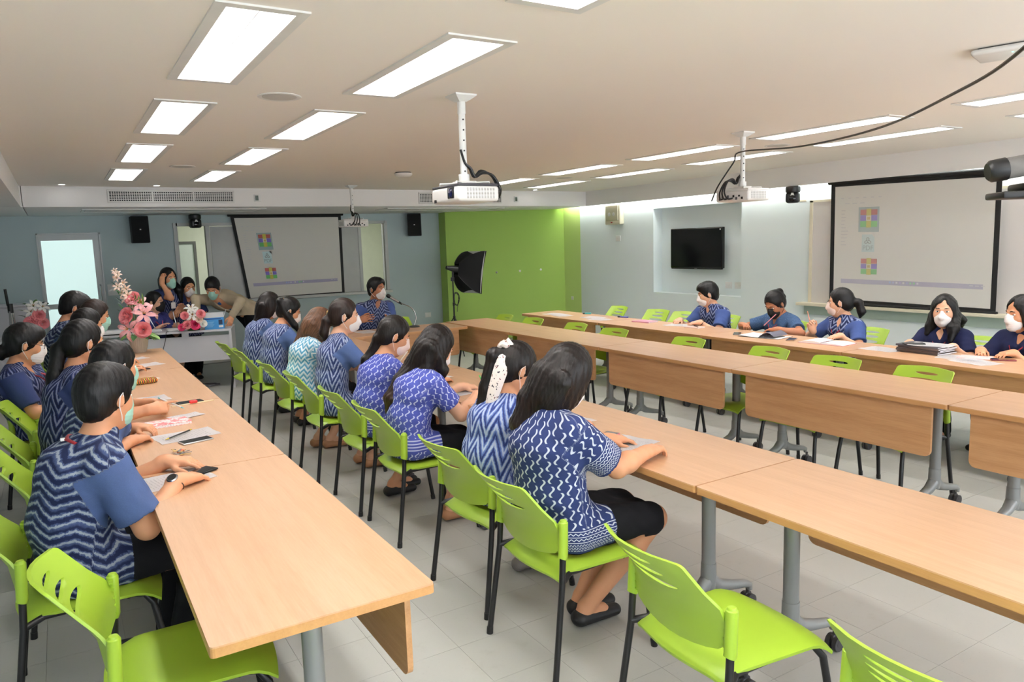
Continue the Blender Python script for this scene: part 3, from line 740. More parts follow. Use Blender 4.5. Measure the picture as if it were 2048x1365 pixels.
# walls
def wall_holes(name, axis, pos, a0, a1, z0, z1, th, holes, mat, out=1):
    """wall in plane axis=pos, from a0..a1, with rectangular holes (a, b, z, z)"""
    m = MB(); As = sorted(set([a0, a1]+[h[0] for h in holes]+[h[1] for h in holes])); Zs = sorted(set([z0, z1]+[h[2] for h in holes]+[h[3] for h in holes]))
    for i in range(len(As)-1):
        for k in range(len(Zs)-1):
            a, b, c, d = As[i], As[i+1], Zs[k], Zs[k+1]; ma, mz = (a+b)/2, (c+d)/2
            if any(h[0] < ma < h[1] and h[2] < mz < h[3] for h in holes): continue
            p0, p1 = (pos, pos+th*out) if out > 0 else (pos-th, pos)
            if axis == 'y': m.box(a, b, p0, p1, c, d)
            else: m.box(p0, p1, a, b, c, d)
    return structure(part(name, m, mat))
DX0, DX1, DZ1 = -0.21, 0.56, 2.03       # door opening
WX0, WX1, WZ0, WZ1 = 1.555, 4.86, 0.96, 2.11   # window opening behind the screen
wall_holes('wall_back', 'y', Y1, X0, 5.90, 0, ZC, 0.12, [(DX0, DX1, 0, DZ1), (WX0, WX1, WZ0, WZ1)], WALLB)
AL = (6.80, 8.50, 0.88, 2.14)           # alcove for the television
wall_holes('wall_right', 'x', X1, Y0, 10.34, 0, ZC, 0.10, [AL], WALLR)
m = MB(); m.box(X1+0.17, X1+0.22, AL[0]-0.05, AL[1]+0.05, AL[2]-0.05, AL[3]+0.05)
for a in ((AL[0]-0.04, AL[0]), (AL[1], AL[1]+0.04)): m.box(X1+0.1, X1+0.18, a[0], a[1], AL[2]-0.04, AL[3]+0.04)
for a in ((AL[2]-0.04, AL[2]), (AL[3], AL[3]+0.04)): m.box(X1+0.1, X1+0.18, AL[0], AL[1], a[0], a[1])
structure(part('wall_alcove', m, WALLR))
m = MB(); m.box(X1, X1+0.1, 10.34, 10.95, 0, ZC); structure(part('wall_right_lime', m, plain('wall_paint_lime_lit', (0.62, 0.80, 0.27, 1), 0.7, var=0.02, scale=2)))  # brightness of the cove-lit strip is put into its lighter lime colour
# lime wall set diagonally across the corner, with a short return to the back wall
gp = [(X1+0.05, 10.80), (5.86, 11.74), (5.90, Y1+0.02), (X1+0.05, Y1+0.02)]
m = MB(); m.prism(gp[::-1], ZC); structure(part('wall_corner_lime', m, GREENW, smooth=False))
m = MB(); m.box(X0-0.1, X0, Y0, Y1, 0, ZC); structure(part('wall_left', m, WALLB))
wall_holes('wall_front', 'y', Y0, X0, X1, 0, ZC, 0.12, [(X0+0.15+1.55*i, X0+0.15+1.55*i+1.45, 0.35, 2.42) for i in range(6)], WALLR, -1)  # openings added in this unseen wall so sky light fills the room
m = MB(); m.box(5.86, X1, 10.7, 10.72, 0, 0.001)
bb = MB(); bb.box(DX1+0.06, 5.86, Y1-0.012, Y1, 0, 0.09); structure(part('baseboard_back', bb, WHITE))
bb = MB(); bb.box(X1-0.012, X1, Y0, 10.34, 0, 0.09); structure(part('baseboard_right', bb, WHITE))
# ceiling with openings for the troffers
LX, LZ = 0.118, 0.575
LIGHTS = [(0.665, y) for y in (-1.9+0.0, -0.15, 1.53, 3.2, 4.93, 6.68, 8.45)]+[(1.505, y) for y in (-1.9+0.0, -0.15, 1.58, 3.22, 4.93, 6.66, 8.43)]
LIGHTS += [(5.17, y) for y in (-1.4, 0.35, 2.08, 3.72, 5.30, 6.92, 8.55)]+[(6.12, y) for y in (-1.3, 0.45, 2.2, 3.88, 5.48, 7.12, 8.72)]
XL, XR, YB = -0.28, 7.60, 9.96          # faces of the dropped beams
xs = sorted(set([XL, XR]+[x+d for x in (0.665, 1.505, 5.17, 6.12) for d in (-LX, LX)]))
m = MB()
for a, b in zip(xs[:-1], xs[1:]):
    mx = (a+b)/2; ys = [Y0, YB]
    hs_ = [(y-LZ, y+LZ) for x, y in LIGHTS if abs(x-mx) < 0.02]
    ev = sorted([Y0]+[e for h in hs_ for e in h]+[YB])
    for c, d in zip(ev[:-1], ev[1:]):
        if any(h[0] < (c+d)/2 < h[1] for h in hs_) or d-c < 1e-4: continue
        m.box(a, b, c, d, ZC, ZC+0.02)
m.box(XR+0.0, X1+0.1, Y0, 10.95, ZC, ZC+0.02)
m.box(X0-0.1, X1+0.1, Y0-0.1, Y1+0.1, ZC+0.15, ZC+0.2)
structure(part('ceiling', m, CEIL))
# beams: left soffit, back soffit, slim hung beam on the right with a cove behind it
m = MB(); m.box(X0, XL, Y0, YB, ZS, ZC+0.02); structure(part('ceiling_beam_left', m, SOFF))
m = MB(); m.rbox(X0, XL+0.02, YB, Y1, ZS, ZC+0.02, 0.001); m.rbox(XL+0.0, XR+0.0, YB, Y1, ZS, ZC+0.02, 0.012); structure(part('ceiling_beam_back', m, SOFF))
m = MB(); m.box(XR, XR+0.035, Y0, 10.85, ZS-0.0, ZC+0.02); structure(part('ceiling_beam_right', m, SOFF))
# ---- troffer lights
FRM = plain('troffer_frame', (0.75, 0.74, 0.72, 1), 0.5); REFL = plain('troffer_reflector', (0.86, 0.86, 0.88, 1), 0.3, 0.0, var=0.0)
TUBE = emit('fluorescent_tube', (1.0, 0.97, 0.92, 1), TUBE_POWER)
def make_troffer(LX=LX, LZ=LZ):
    r = thing('ceiling_light', 'x', 'ceiling light', (0, 0, ZC))
    f = MB(); ox, oy = 0.155, 0.612
    for a in ((-ox, -LX+0.004, -oy, oy), (LX-0.004, ox, -oy, oy), (-LX, LX, -oy, -LZ+0.004), (-LX, LX, LZ-0.004, oy)): f.box(a[0], a[1], a[2], a[3], -0.007, 0.001)
    part('frame', f, FRM, r)
    h = MB(); z = 0.085; LX, LZ = 0.1165, 0.5735
    h.face([(-LX, -LZ, z), (-LX, LZ, z), (LX, LZ, z), (LX, -LZ, z)])
    h.face([(-LX, -LZ, 0), (-LX, LZ, 0), (-LX, LZ, z), (-LX, -LZ, z)]); h.face([(LX, -LZ, 0), (LX, -LZ, z), (LX, LZ, z), (LX, LZ, 0)])
    h.face([(-LX, -LZ, 0), (-LX, -LZ, z), (LX, -LZ, z), (LX, -LZ, 0)]); h.face([(-LX, LZ, 0), (LX, LZ, 0), (LX, LZ, z), (-LX, LZ, z)])
    part('housing', h, REFL, r)
    tm = MB(); tm.tube([(0, -0.55, 0.066), (0, 0.55, 0.066)], 0.013, 10); tme = tm.mesh('tube', TUBE, True)
    for x in (-0.05, 0.05): link('tube', tme, r, (x, 0, 0))
    bm_ = MB(); bm_.hexa([(-LX, -0.010, 0.036), (LX, -0.010, 0.036), (LX, 0.010, 0.036), (-LX, 0.010, 0.036), (-LX, -0.0015, 0.003), (LX, -0.0015, 0.003), (LX, 0.0015, 0.003), (-LX, 0.0015, 0.003)])
    bme = bm_.mesh('louver_blade', REFL)
    for i in range(11): link('louver_blade', bme, r, (0, -0.48+0.096*i, 0))
    sm = MB()
    for x in (0.0,): sm.hexa([(x-0.012, -LZ, 0.036), (x+0.012, -LZ, 0.036), (x+0.012, LZ, 0.036), (x-0.012, LZ, 0.036), (x-0.0015, -LZ, 0.003), (x+0.0015, -LZ, 0.003), (x+0.0015, LZ, 0.003), (x-0.0015, LZ, 0.003)])
    part('louver_spine', sm, REFL, r)
    return r
tr = make_troffer(); G_L = 'recessed louvred ceiling lights'
cnames = {0.665: 'in the column nearest the left beam', 1.505: 'in the second column from the left beam', 5.17: 'in the column over the empty tables', 6.12: 'in the column nearest the right beam'}
onames = ['nearest', 'second', 'third', 'fourth', 'fifth', 'sixth', 'seventh']
vis = {0.665: [3, 4, 5, 6], 1.505: [2, 3, 4, 5, 6], 5.17: [2, 3, 4, 5, 6], 6.12: [3, 4, 5, 6]}
far = {3: 'largest and nearest', 4: 'second nearest', 5: 'third nearest', 6: 'smallest and farthest', 2: 'cut off by the picture edge,'}
for n, (x, y) in enumerate(LIGHTS):
    i = n % 7
    lab = f'louvred light {cnames[x]}, ' + far.get(i, '')
    if x == 5.17 and i == 3: lab = 'recessed louvred light in the column over the empty tables, between two projector poles'
    if i not in vis[x]: lab = 'white recessed louvred light in the ceiling behind the camera'
    if n == 0: tr.location = (x, y, ZC); tr['label'] = lab; tr['group'] = G_L
    else: dup(tr, (x, y, ZC), 0, lab, G_L)
# cove lamps above the right beam, a lamp in the room behind the windows
cm = MB(); cm.box(XR+0.05, XR+0.085, Y0+0.1, 10.70, 2.36, 2.385)
cv = part('cove_lamp', cm, emit('cove_tube', (0.97, 1.0, 0.95, 1), COVE_POWER)); tag(cv, 'long fluorescent cove lamp hidden above the right hung beam', 'lamp')
# downlights
dl = thing('downlight', 'x', 'downlight', (0, 0, ZC))
mm = MB(); mm.lathe([(0.030, 0.0), (0.045, -0.004), (0.048, 0.0), (0.046, 0.002), (0.030, 0.002)], 20); part('rim', mm, FRM, dl)
mm = MB(); mm.lathe([(0.0, -0.0015), (0.030, -0.0015), (0.030, 0.0)], 16); part('lens', mm, emit('downlight_lens', (1, 0.98, 0.95, 1), 12), dl)
for k, (x, y, lb) in enumerate(((0.13, 9.72, 'small round downlight near the left end of the back soffit'), (1.09, 9.72, 'small round downlight above the left air grille'), (6.43, 9.72, 'small round downlight at the far right ceiling corner'))):
    if k == 0: dl.location = (x, y, ZC); dl['label'] = lb; dl['group'] = 'small downlights along the back soffit'
    else: dup(dl, (x, y, ZC), 0, lb, 'small downlights along the back soffit')
# round ceiling speakers, smoke detector, wireless unit
def cspk(x, y, lb, first=[None]):
    if first[0] is None:
        r = thing('ceiling_speaker', lb, 'speaker', (x, y, ZC), 0, 'round ceiling speakers'); a = MB(); a.lathe([(0.088, -0.002), (0.105, -0.006), (0.112, -0.003), (0.112, 0.001)], 28); part('rim', a, FRM, r)
        a = MB(); a.lathe([(0.0, -0.004), (0.088, -0.004), (0.088, 0.0)], 28); part('mesh_cover', a, plain('speaker_mesh', (0.58, 0.56, 0.53, 1), 0.8, bump=0.5, bscale=500), r); first[0] = r
    else: dup(first[0], (x, y, ZC), 0, lb, 'round ceiling speakers')
cspk(1.08, 4.04, 'round ceiling speaker between the two left light columns, nearest one'); cspk(1.08, 7.553, 'round ceiling speaker between the two left light columns, farther one')
cspk(5.68, 4.578, 'round ceiling speaker beside the near right projector pole'); cspk(5.6, 7.80, 'small far round ceiling speaker between the right light columns')
r = thing('smoke_detector', 'round white smoke detector on the ceiling before the back soffit', 'smoke detector', (3.32, 7.62, ZC))
a = MB(); a.lathe([(0.0, -0.05), (0.07, -0.048), (0.095, -0.03), (0.10, -0.012)], 24); part('cover', a, FRM, r); a = MB(); a.lathe([(0.0, -0.012), (0.085, -0.012), (0.085, 0.0)], 24); part('base', a, plain('dark_gap', (0.1, 0.1, 0.1, 1), 0.7), r)
r = thing('wireless_access_point', 'white ceiling wireless unit with green light, top right', 'wireless unit', (3.74, 1.78, ZC), 0.3)
a = MB(); a.rbox(-0.115, 0.115, -0.115, 0.115, -0.032, -0.006, 0.014, seg=3); part('cover', a, FRM, r); a = MB(); a.box(-0.09, 0.09, -0.09, 0.09, -0.006, 0.0); part('base', a, plain('dark_gap2', (0.08, 0.08, 0.08, 1), 0.7), r)
a = MB(); a.lathe([(0.0, -0.034), (0.004, -0.033), (0.004, -0.03)], 10, 0, TR(-0.06, -0.04, 0)); part('status_light', a, emit('green_led', (0.05, 1.0, 0.45, 1), 6), r)
# ---- air grilles in the back soffit
GRD = plain('grille_dark', (0.02, 0.02, 0.025, 1), 0.9)
def grille(name, x0, x1, z0, z1, lab, nsec):
    r = thing('air_grille', lab, 'air grille', ((x0+x1)/2, YB, (z0+z1)/2)); w, h = (x1-x0)/2, (z1-z0)/2
    a = MB(); a.box(-w, w, -0.004, 0.004, -h, h); part('backing', a, GRD, r)
    a = MB(); t = 0.022
    for q in ((-w-t, w+t, h, h+t), (-w-t, w+t, -h-t, -h), (-w-t, -w, -h, h), (w, w+t, -h, h)): a.rbox(q[0], q[1], -0.020, 0.004, q[2], q[3], 0.004)
    part('frame', a, FRM, r)
    for i in range(1, nsec): a = MB(); x = -w+2*w*i/nsec; a.box(x-0.010, x+0.010, -0.018, 0.0, -h, h); part('divider', a, FRM, r)
    a = MB(); n = int(2*w/0.024)
    for i in range(1, n): x = -w+2*w*i/n; a.box(x-0.0035, x+0.0035, -0.012, -0.004, -h, h)
    k = 6
    for i in range(1, k): z = -h+2*h*i/k; a.box(-w, w, -0.014, -0.004, z-0.0035, z+0.0035)
    g = part('lattice', a, FRM, r); g['kind'] = 'stuff'
grille('air_grille', 0.60, 1.98, 2.335, 2.445, 'long white air grille in the soffit at far left', 3)
grille('air_grille', 4.58, 5.94, 2.325, 2.445, 'white air grille in the soffit behind the front projector', 2)
def thermo(x, lab, mesh=[None]):
    r = thing('thermostat', lab, 'thermostat', (x, YB, 2.375)); a = MB(); a.rbox(-0.042, 0.042, -0.022, 0.0, -0.045, 0.045, 0.006); part('case', a, WHITE, r)
    a = MB(); a.box(-0.034, 0.006, -0.0235, -0.022, -0.032, 0.032); part('screen', a, plain('lcd', (0.10, 0.14, 0.11, 1), 0.3), r)
thermo(2.29, 'small white thermostat right of the left air grille'); thermo(6.23, 'small white thermostat right of the far right air grille')
# access panels below the soffit
def hatch(x0, x1, y0, y1, lab):
    r = thing('ceiling_hatch', lab, 'hatch', ((x0+x1)/2, (y0+y1)/2, ZS)); w, d = (x1-x0)/2, (y1-y0)/2; a = MB(); t = 0.03
    for q in ((-w-t, w+t, d, d+t), (-w-t, w+t, -d-t, -d), (-w-t, -w, -d, d), (w, w+t, -d, d)): a.box(q[0], q[1], q[2], q[3], -0.012, 0.0)
    part('frame', a, FRM, r); a = MB(); a.box(-w+0.01, w-0.01, -d+0.01, d-0.01, -0.008, 0.0); part('panel', a, SOFF, r)
hatch(0.35, 2.45, 10.35, 10.95, 'flat white access panel under the soffit at left'); hatch(4.25, 6.2, 10.35, 10.8, 'flat white access panel under the soffit near the lime wall')
# ---- door in the back wall
GALU = plain('grey_aluminium', (0.42, 0.44, 0.44, 1), 0.45, 0.3); FROST = None
t = NT('frosted_glass_lit'); o = t.obj(); t.color(rgb(190, 212, 208)); z = t.noise(o, 1.2, 2.0)
t.b.inputs['Emission Color'].default_value = rgb(196, 222, 218); t.b.inputs['Emission Strength'].default_value = 0.42; FROST = t.set(0.35)
d = link('door_1', None, None, (0, Y1, 0)); structure(d)
a = MB(); fw_ = 0.055
for q in ((DX0, DX0+0.02, 0, DZ1), (DX1-0.02, DX1, 0, DZ1), (DX0, DX1, DZ1-0.02, DZ1)): a.box(q[0], q[1], -0.02, 0.12, q[2], q[3])
part('casing', a, GALU, d)
a = MB()
for q in ((DX0+0.02, DX0+0.05, 0.01, DZ1-0.02), (DX1-0.10, DX1-0.02, 0.01, DZ1-0.02), (DX0+0.05, DX1-0.10, DZ1-0.10, DZ1-0.02), (DX0+0.05, DX1-0.10, 0.98, 1.05), (DX0+0.05, DX1-0.10, 0.01, 0.15)): a.box(q[0], q[1], 0.01, 0.05, q[2], q[3])
part('stile_frame', a, GALU, d)
for q in ((1.05, DZ1-0.10), (0.15, 0.98)): a = MB(); a.box(DX0+0.05, DX1-0.10, 0.024, 0.034, q[0], q[1]); part('frosted_pane', a, FROST, d)
a = MB(); a.tube([(DX1-0.06, 0.0, 0.95), (DX1-0.06, -0.05, 0.97), (DX1-0.06, -0.06, 1.12), (DX1-0.06, -0.05, 1.27), (DX1-0.06, 0.0, 1.29)], 0.012, 8); part('door_handle', a, SILVER, d)
# ---- window band behind the screen: left pane, sliding boards, right pane
CREAM = plain('cream_wall', (0.68, 0.70, 0.58, 1), 0.8)
w1 = link('window_1', None, None, (0, Y1, 0)); structure(w1); PALEF = plain('pale_frame', (0.55, 0.56, 0.55, 1), 0.5)
a = MB(); t_ = 0.035
for q in ((WX0-t_, WX0+t_*0.6, WZ0, WZ1+t_), (WX1-t_*0.6, WX1+t_, WZ0, WZ1+t_), (WX0, WX1, WZ1-0.01, WZ1+t_), (1.965, 2.02, WZ0, WZ1), (4.37, 4.42, WZ0, WZ1)): a.box(q[0], q[1], -0.03, 0.10, q[2], q[3])
part('window_frame', a, PALEF, w1)
t = NT('window_glass'); t.color((1, 1, 1, 1)); t.b.inputs['Transmission Weight'].default_value = 1.0; t.b.inputs['IOR'].default_value = 1.01; GLASS = t.set(0.0)
for q in ((WX0+0.02, 1.965), (4.42, WX1-0.02)): a = MB(); a.box(q[0], q[1], 0.03, 0.036, WZ0, WZ1); part('pane', a, GLASS, w1)
for q in ((2.03, 2.75), (2.75, 3.55), (3.55, 4.37)): a = MB(); a.rbox(q[0], q[1], -0.018, 0.02, WZ0, WZ1-0.02, 0.004); part('board_panel', a, PALEF, w1)
a = MB(); a.rbox(WX0-0.05, WX1+0.05, -0.11, 0.0, WZ0-0.045, WZ0, 0.006); part('sill', a, PALEF, w1)
# control room behind the window
cr = MB(); ry = Y1+2.4
cr.box(WX0-0.9, 5.8, ry, ry+0.05, 0, 2.5); cr.box(WX0-0.95, WX0-0.9, Y1+0.12, ry, 0, 2.5); cr.box(5.75, 5.8, Y1+0.12, ry, 0, 2.5); cr.box(WX0-0.9, 5.8, Y1+0.12, ry, 2.45, 2.5)
structure(part('wall_control_room', cr, CREAM))
lm = MB(); lm.box(2.4, 4.6, Y1+1.0, Y1+1.25, 2.40, 2.44); tag(part('control_room_lamp', lm, emit('control_room_tube', (1, 1, 0.95, 1), 9)), 'ceiling lamp in the room behind the glass', 'lamp')
dm = thing('room_partition', 'pale inner door and frame seen through the left window pane', 'partition', (2.08, Y1+1.9, 0)); a = MB(); a.box(-0.02, 0.02, -0.02, 0.02, 0, 1.90); a.box(-0.02, -0.50, -0.02, 0.02, 1.86, 1.90); part('door_frame', a, plain('dark_door_frame', (0.12, 0.12, 0.11, 1), 0.6), dm)
a = MB(); a.box(-0.5, -0.02, 0.0, 0.02, 0, 1.86); part('leaf', a, plain('pale_leaf', (0.62, 0.68, 0.62, 1), 0.7), dm)
cu = MB()
for i in range(14): x = 5.03+i*0.022; cu.cyl((x, Y1+0.55+0.02*(i % 2), 0.9), (x, Y1+0.55+0.02*(i % 2), 2.3), 0.016, n=8)
tag(part('curtain', cu, plain('grey_curtain', (0.30, 0.28, 0.27, 1), 0.9)), 'grey hanging curtain behind the right window pane', 'curtain')
# ---------------------------------------------------------------- tables and chairs
BEECH = wood('beech_laminate', (0.60, 0.365, 0.215, 1), (0.52, 0.30, 0.165, 1), 'y', 0.33, 0.45); BEECHX = BEECH
EDGE = wood('beech_edge', (0.55, 0.29, 0.115, 1), (0.46, 0.23, 0.085, 1), 'y', 0.4)
PANEL = wood('beech_panel', (0.56, 0.31, 0.145, 1), (0.44, 0.22, 0.09, 1), 'y', 0.42)
ALU = plain('grey_cast_metal', (0.27, 0.28, 0.28, 1), 0.42, 0.35, var=0.03); WHEEL = plain('caster_grey', (0.045, 0.043, 0.046, 1), 0.5)
def rrect(x0, x1, y0, y1, r, n=4):
    P = []
    for cx, cy, a0 in ((x1-r, y1-r, 0), (x0+r, y1-r, pi/2), (x0+r, y0+r, pi), (x1-r, y0+r, 3*pi/2)):
        P += [(cx+r*cos(a0+pi/2*i/n), cy+r*sin(a0+pi/2*i/n)) for i in range(n+1)]
    return P
tmesh = {}
def table(label, x, y, L, side, rz=0.0, group=None):
    """table centred at x, y, length L along local y; side = +1/-1 where the modesty panel hangs"""
    r = thing('folding_table', label, 'table', (x, y, 0), rz, group)
    w = 0.30; h = L/2+0.0015
    a = MB(); a.prism(rrect(-w, w, -h, h, 0.012, 3), 0.0045, 0, TR(0, 0, 0.7455)); part('table_top', a, BEECH, r, False)
    a = MB(); a.prism(rrect(-w-0.0008, w+0.0008, -h-0.0008, h+0.0008, 0.012, 3), 0.0243, 0, TR(0, 0, 0.7215)); part('edge_band', a, EDGE, r, False)
    # modesty panel, rounded lower corners
    a = MB(); P = rrect(-h+0.10, h-0.10, 0.425, 0.76, 0.035, 4); P = [(p, min(q, 0.7205)) for p, q in P]
    M = Matrix(((0, 0, 1, side*0.255-0.009), (1, 0, 0, 0), (0, 1, 0, 0), (0, 0, 0, 1))); a.prism(P, 0.018, 0, M); part('modesty_panel', a, PANEL, r, False)
    for sg in (-1, 1):
        yy = sg*(h-0.21)
        a = MB(); a.tube([(0, yy, 0.27), (0, yy, 0.70)], 0.030, 20); a.cyl((0, yy, 0.265), (0, yy, 0.285), 0.033, n=20); a.rbox(-0.22, 0.22, yy-0.03, yy+0.03, 0.694, 0.7210, 0.006); lg = part('column', a, ALU, r)
        a = MB()
        a.tube([(0, yy, 0.27), (0, yy, 0.20), (0, yy, 0.165)], [0.033, 0.035, 0.030], 16)
        for d in (-1, 1):
            pts = [(d*0.005, yy, 0.205), (d*0.06, yy, 0.165), (d*0.14, yy, 0.142), (d*0.235, yy, 0.122), (d*0.262, yy, 0.110), (d*0.266, yy, 0.085)]
            a.tube(pts, [0.034, 0.028, 0.023, 0.019, 0.016, 0.012], 10)
        ft = part('foot', a, ALU, r)
        for d in (-1, 1):
            a = MB(); ca = yy-0.012*sg
            for o in (-0.016, 0.016): a.cyl((d*0.266, ca+o-0.009, 0.032), (d*0.266, ca+o+0.009, 0.032), 0.032, n=18); a.cyl((d*0.266, ca+o-0.010, 0.032), (d*0.266, ca+o+0.010, 0.032), 0.017, n=12)
            a.cyl((d*0.266, ca, 0.032), (d*0.266, ca, 0.09), 0.009, n=8); a.rbox(d*0.266-0.02, d*0.266+0.02, ca-0.008, ca+0.008, 0.035, 0.068, 0.006); part('caster', a, WHEEL, r)
    return r
GT = 'beech folding tables of the meeting room'
for k, (y0, y1, lb) in enumerate([(1.82, 3.435, 'beech folding table at the left of the room, nearest, with keys on it'), (3.445, 5.055, 'beech folding table in the left row, second from the near end'), (5.065, 6.66, 'beech folding table in the left row, third, with a woven pencil case'), (6.67, 8.22, 'beech folding table in the left row, farthest, with the flower vase')]):
    table(lb, 0.525, (y0+y1)/2, y1-y0, 1, 0, GT)
for k, (y0, y1, lb) in enumerate([(0.46, 1.97, 'beech folding table in front of the two empty near chairs, bare top'), (1.98, 3.50, 'beech folding table under the hand of the woman in navy motif shirt'), (3.51, 5.02, 'beech folding table in the womens row, second from the near seated end'), (5.03, 6.54, 'beech folding table in the womens row, third, half hidden by the women'), (6.55, 8.06, 'beech folding table in the womens row, farthest from the camera')]):
    table(lb, 2.305, (y0+y1)/2, y1-y0, 1, 0, GT)
for k, (y0, y1, lb) in enumerate([(0.60, 2.11, 'beech table of the empty middle row, cut by the right picture edge'), (2.12, 3.63, 'beech table of the empty middle row, second from the right edge'), (3.64, 5.16, 'beech table of the empty middle row, third from the right edge'), (5.17, 6.69, 'beech table of the empty middle row, fourth from the right edge'), (6.70, 8.22, 'beech table of the empty middle row, joining the head table')]):
    table(lb, 4.345, (y0+y1)/2, y1-y0, -1, 0, GT)
for k, (y0, y1, lb) in enumerate([(0.60, 2.09, 'beech table of the wall side row, nearest the camera'), (2.10, 3.59, 'beech table of the wall side row with the dark folder stack'), (3.60, 5.10, 'beech table of the wall side row with the open ring binder'), (5.11, 6.72, 'beech table of the wall side row with a pink notebook'), (6.73, 8.36, 'beech table of the wall side row, far end, with loose papers')]):
    table(lb, 5.56, (y0+y1)/2, y1-y0, -1, 0, GT)
table('beech head table set crosswise in front of the man with microphone', 3.30, 7.85, 1.40, 1, -pi/2, GT)
# ---- lime plastic chair
LIME = plain('lime_plastic', (0.33, 0.50, 0.040, 1), 0.36, 0, 0.45, var=0.03, scale=4); STEEL = plain('black_steel', (0.012, 0.012, 0.013, 1), 0.35, 0.2)
def chair_back_mesh():
    # outline in (s across, z up); curved and leaning when mapped to space
    out = []
    def arc(cx, cz, r, a0, a1, n=5): return [(cx+r*cos(radians(a0+(a1-a0)*i/n)), cz+r*sin(radians(a0+(a1-a0)*i/n))) for i in range(n+1)]
    right = [(0.0, 0.487)]+[(0.05*i, 0.487+0.0016*i*i) for i in range(1, 4)]+[(0.19, 0.512), (0.212, 0.535), (0.216, 0.60), (0.216, 0.648), (0.205, 0.668), (0.196, 0.70)]+arc(0.172, 0.783, 0.016, 5, 85, 4)+[(0.10, 0.802), (0.05, 0.804)]
    out = right+[(0.0, 0.805)]+[(-s, z) for s, z in reversed(right[1:])]
    holes = []
    for zc, hw, th in ((0.765, 0.076, 0.013), (0.727, 0.094, 0.016), (0.685, 0.112, 0.020)):
        up = [(hw*cos(pi*i/10), zc+th*0.45*sin(pi*i/10)) for i in range(11)]; dn = [(-hw*cos(pi*i/10), zc-th*0.9*sin(pi*i/10)) for i in range(1, 10)]
        holes.append(up+dn)
    V2 = [Vector(p) for p in out]; ed = [(i, (i+1) % len(out)) for i in range(len(out))]
    for hl_ in holes:
        k = len(V2); V2 += [Vector(p) for p in hl_]; ed += [(k+i, k+(i+1) % len(hl_)) for i in range(len(hl_))]
    inter = []
    for i in range(-7, 8):
        for z in (0.53, 0.565, 0.60, 0.635, 0.665, 0.71, 0.744, 0.78): 
            s = i*0.0275
            if abs(s) < 0.19: inter.append(Vector((s, z)))
    V2 += inter
    vs, es, fs, *_ = geometry.delaunay_2d_cdt(V2, ed, [], 0, 1e-5)
    def inpoly(p, poly):
        c = False; j = len(poly)-1
        for i in range(len(poly)):
            if (poly[i][1] > p[1]) != (poly[j][1] > p[1]) and p[0] < (poly[j][0]-poly[i][0])*(p[1]-poly[i][1])/(poly[j][1]-poly[i][1])+poly[i][0]: c = not c
            j = i
        return c
    keep = []
    for f in fs:
        c = sum((vs[i] for i in f), Vector((0, 0)))/len(f)
        if inpoly(c, out) and not any(inpoly(c, h) for h in holes): keep.append(tuple(f))
    def m3(s, z, off):
        lean = -0.015-(max(z-0.60, 0)*0.42)-(max(z-0.66, 0)*0.25)+(z-0.6)*-0.05
        bow = -0.062*(1-(s/0.216)**2)*(0.55+0.45*min(max((z-0.5)/0.25, 0), 1))
        return (lean+bow+0.02+off, s, z)
    th = 0.0055; b = bmesh.new(); fr = [b.verts.new(m3(v.x, v.y, th)) for v in vs]; bk = [b.verts.new(m3(v.x, v.y, -th)) for v in vs]
    cnt = {}
    for f in keep:
        for i in range(len(f)): e = (f[i], f[(i+1) % len(f)]); cnt[e] = cnt.get(e, 0)+1
    for f in keep:
        a_ = [fr[i] for i in f]; b_ = [bk[i] for i in reversed(f)]
        b.faces.new(a_); b.faces.new(b_)
    for (i, j) in list(cnt):
        if (j, i) not in cnt: b.faces.new([fr[j], fr[i], bk[i], bk[j]])
    bmesh.ops.recalc_face_normals(b, faces=b.faces); m = MB(); m.bm(b); return m
def chair_seat_mb():
    b = bmesh.new(); nx, ny = 16, 14; top = []; bot = []
    for i in range(nx+1):
        u = i/nx; ra, rb = [], []
        for j in range(ny+1):
            v = -1+2*j/ny; hw = 0.205+0.018*u; x = 0.0+0.44*u; y = v*hw
            x += -0.035*(1-u)**6*(1-v*v)+0.02*u**6*(1-v*v)          # bowed front and rear edges
            z = 0.447-0.010*(1-v*v)*(1-(2*u-1)**2)-0.05*max(u-0.80, 0)**2*25*0.8-0.016*v**6-0.030*max(0.14-u, 0)*6
            ra.append(b.verts.new((x, y, z))); rb.append(b.verts.new((x*0.99+0.003, y*0.99, z-0.011)))
        top.append(ra); bot.append(rb)
    for i in range(nx):
        for j in range(ny):
            b.faces.new([top[i][j], top[i+1][j], top[i+1][j+1], top[i][j+1]]); b.faces.new([bot[i][j], bot[i][j+1], bot[i+1][j+1], bot[i+1][j]])
    for i in range(nx):
        b.faces.new([top[i][0], bot[i][0], bot[i+1][0], top[i+1][0]]); b.faces.new([top[i][ny], top[i+1][ny], bot[i+1][ny], bot[i][ny]])
    for j in range(ny):
        b.faces.new([top[0][j], top[0][j+1], bot[0][j+1], bot[0][j]]); b.faces.new([top[nx][j], bot[nx][j], bot[nx][j+1], top[nx][j+1]])
    bmesh.ops.recalc_face_normals(b, faces=b.faces); m = MB(); m.bm(b); return m
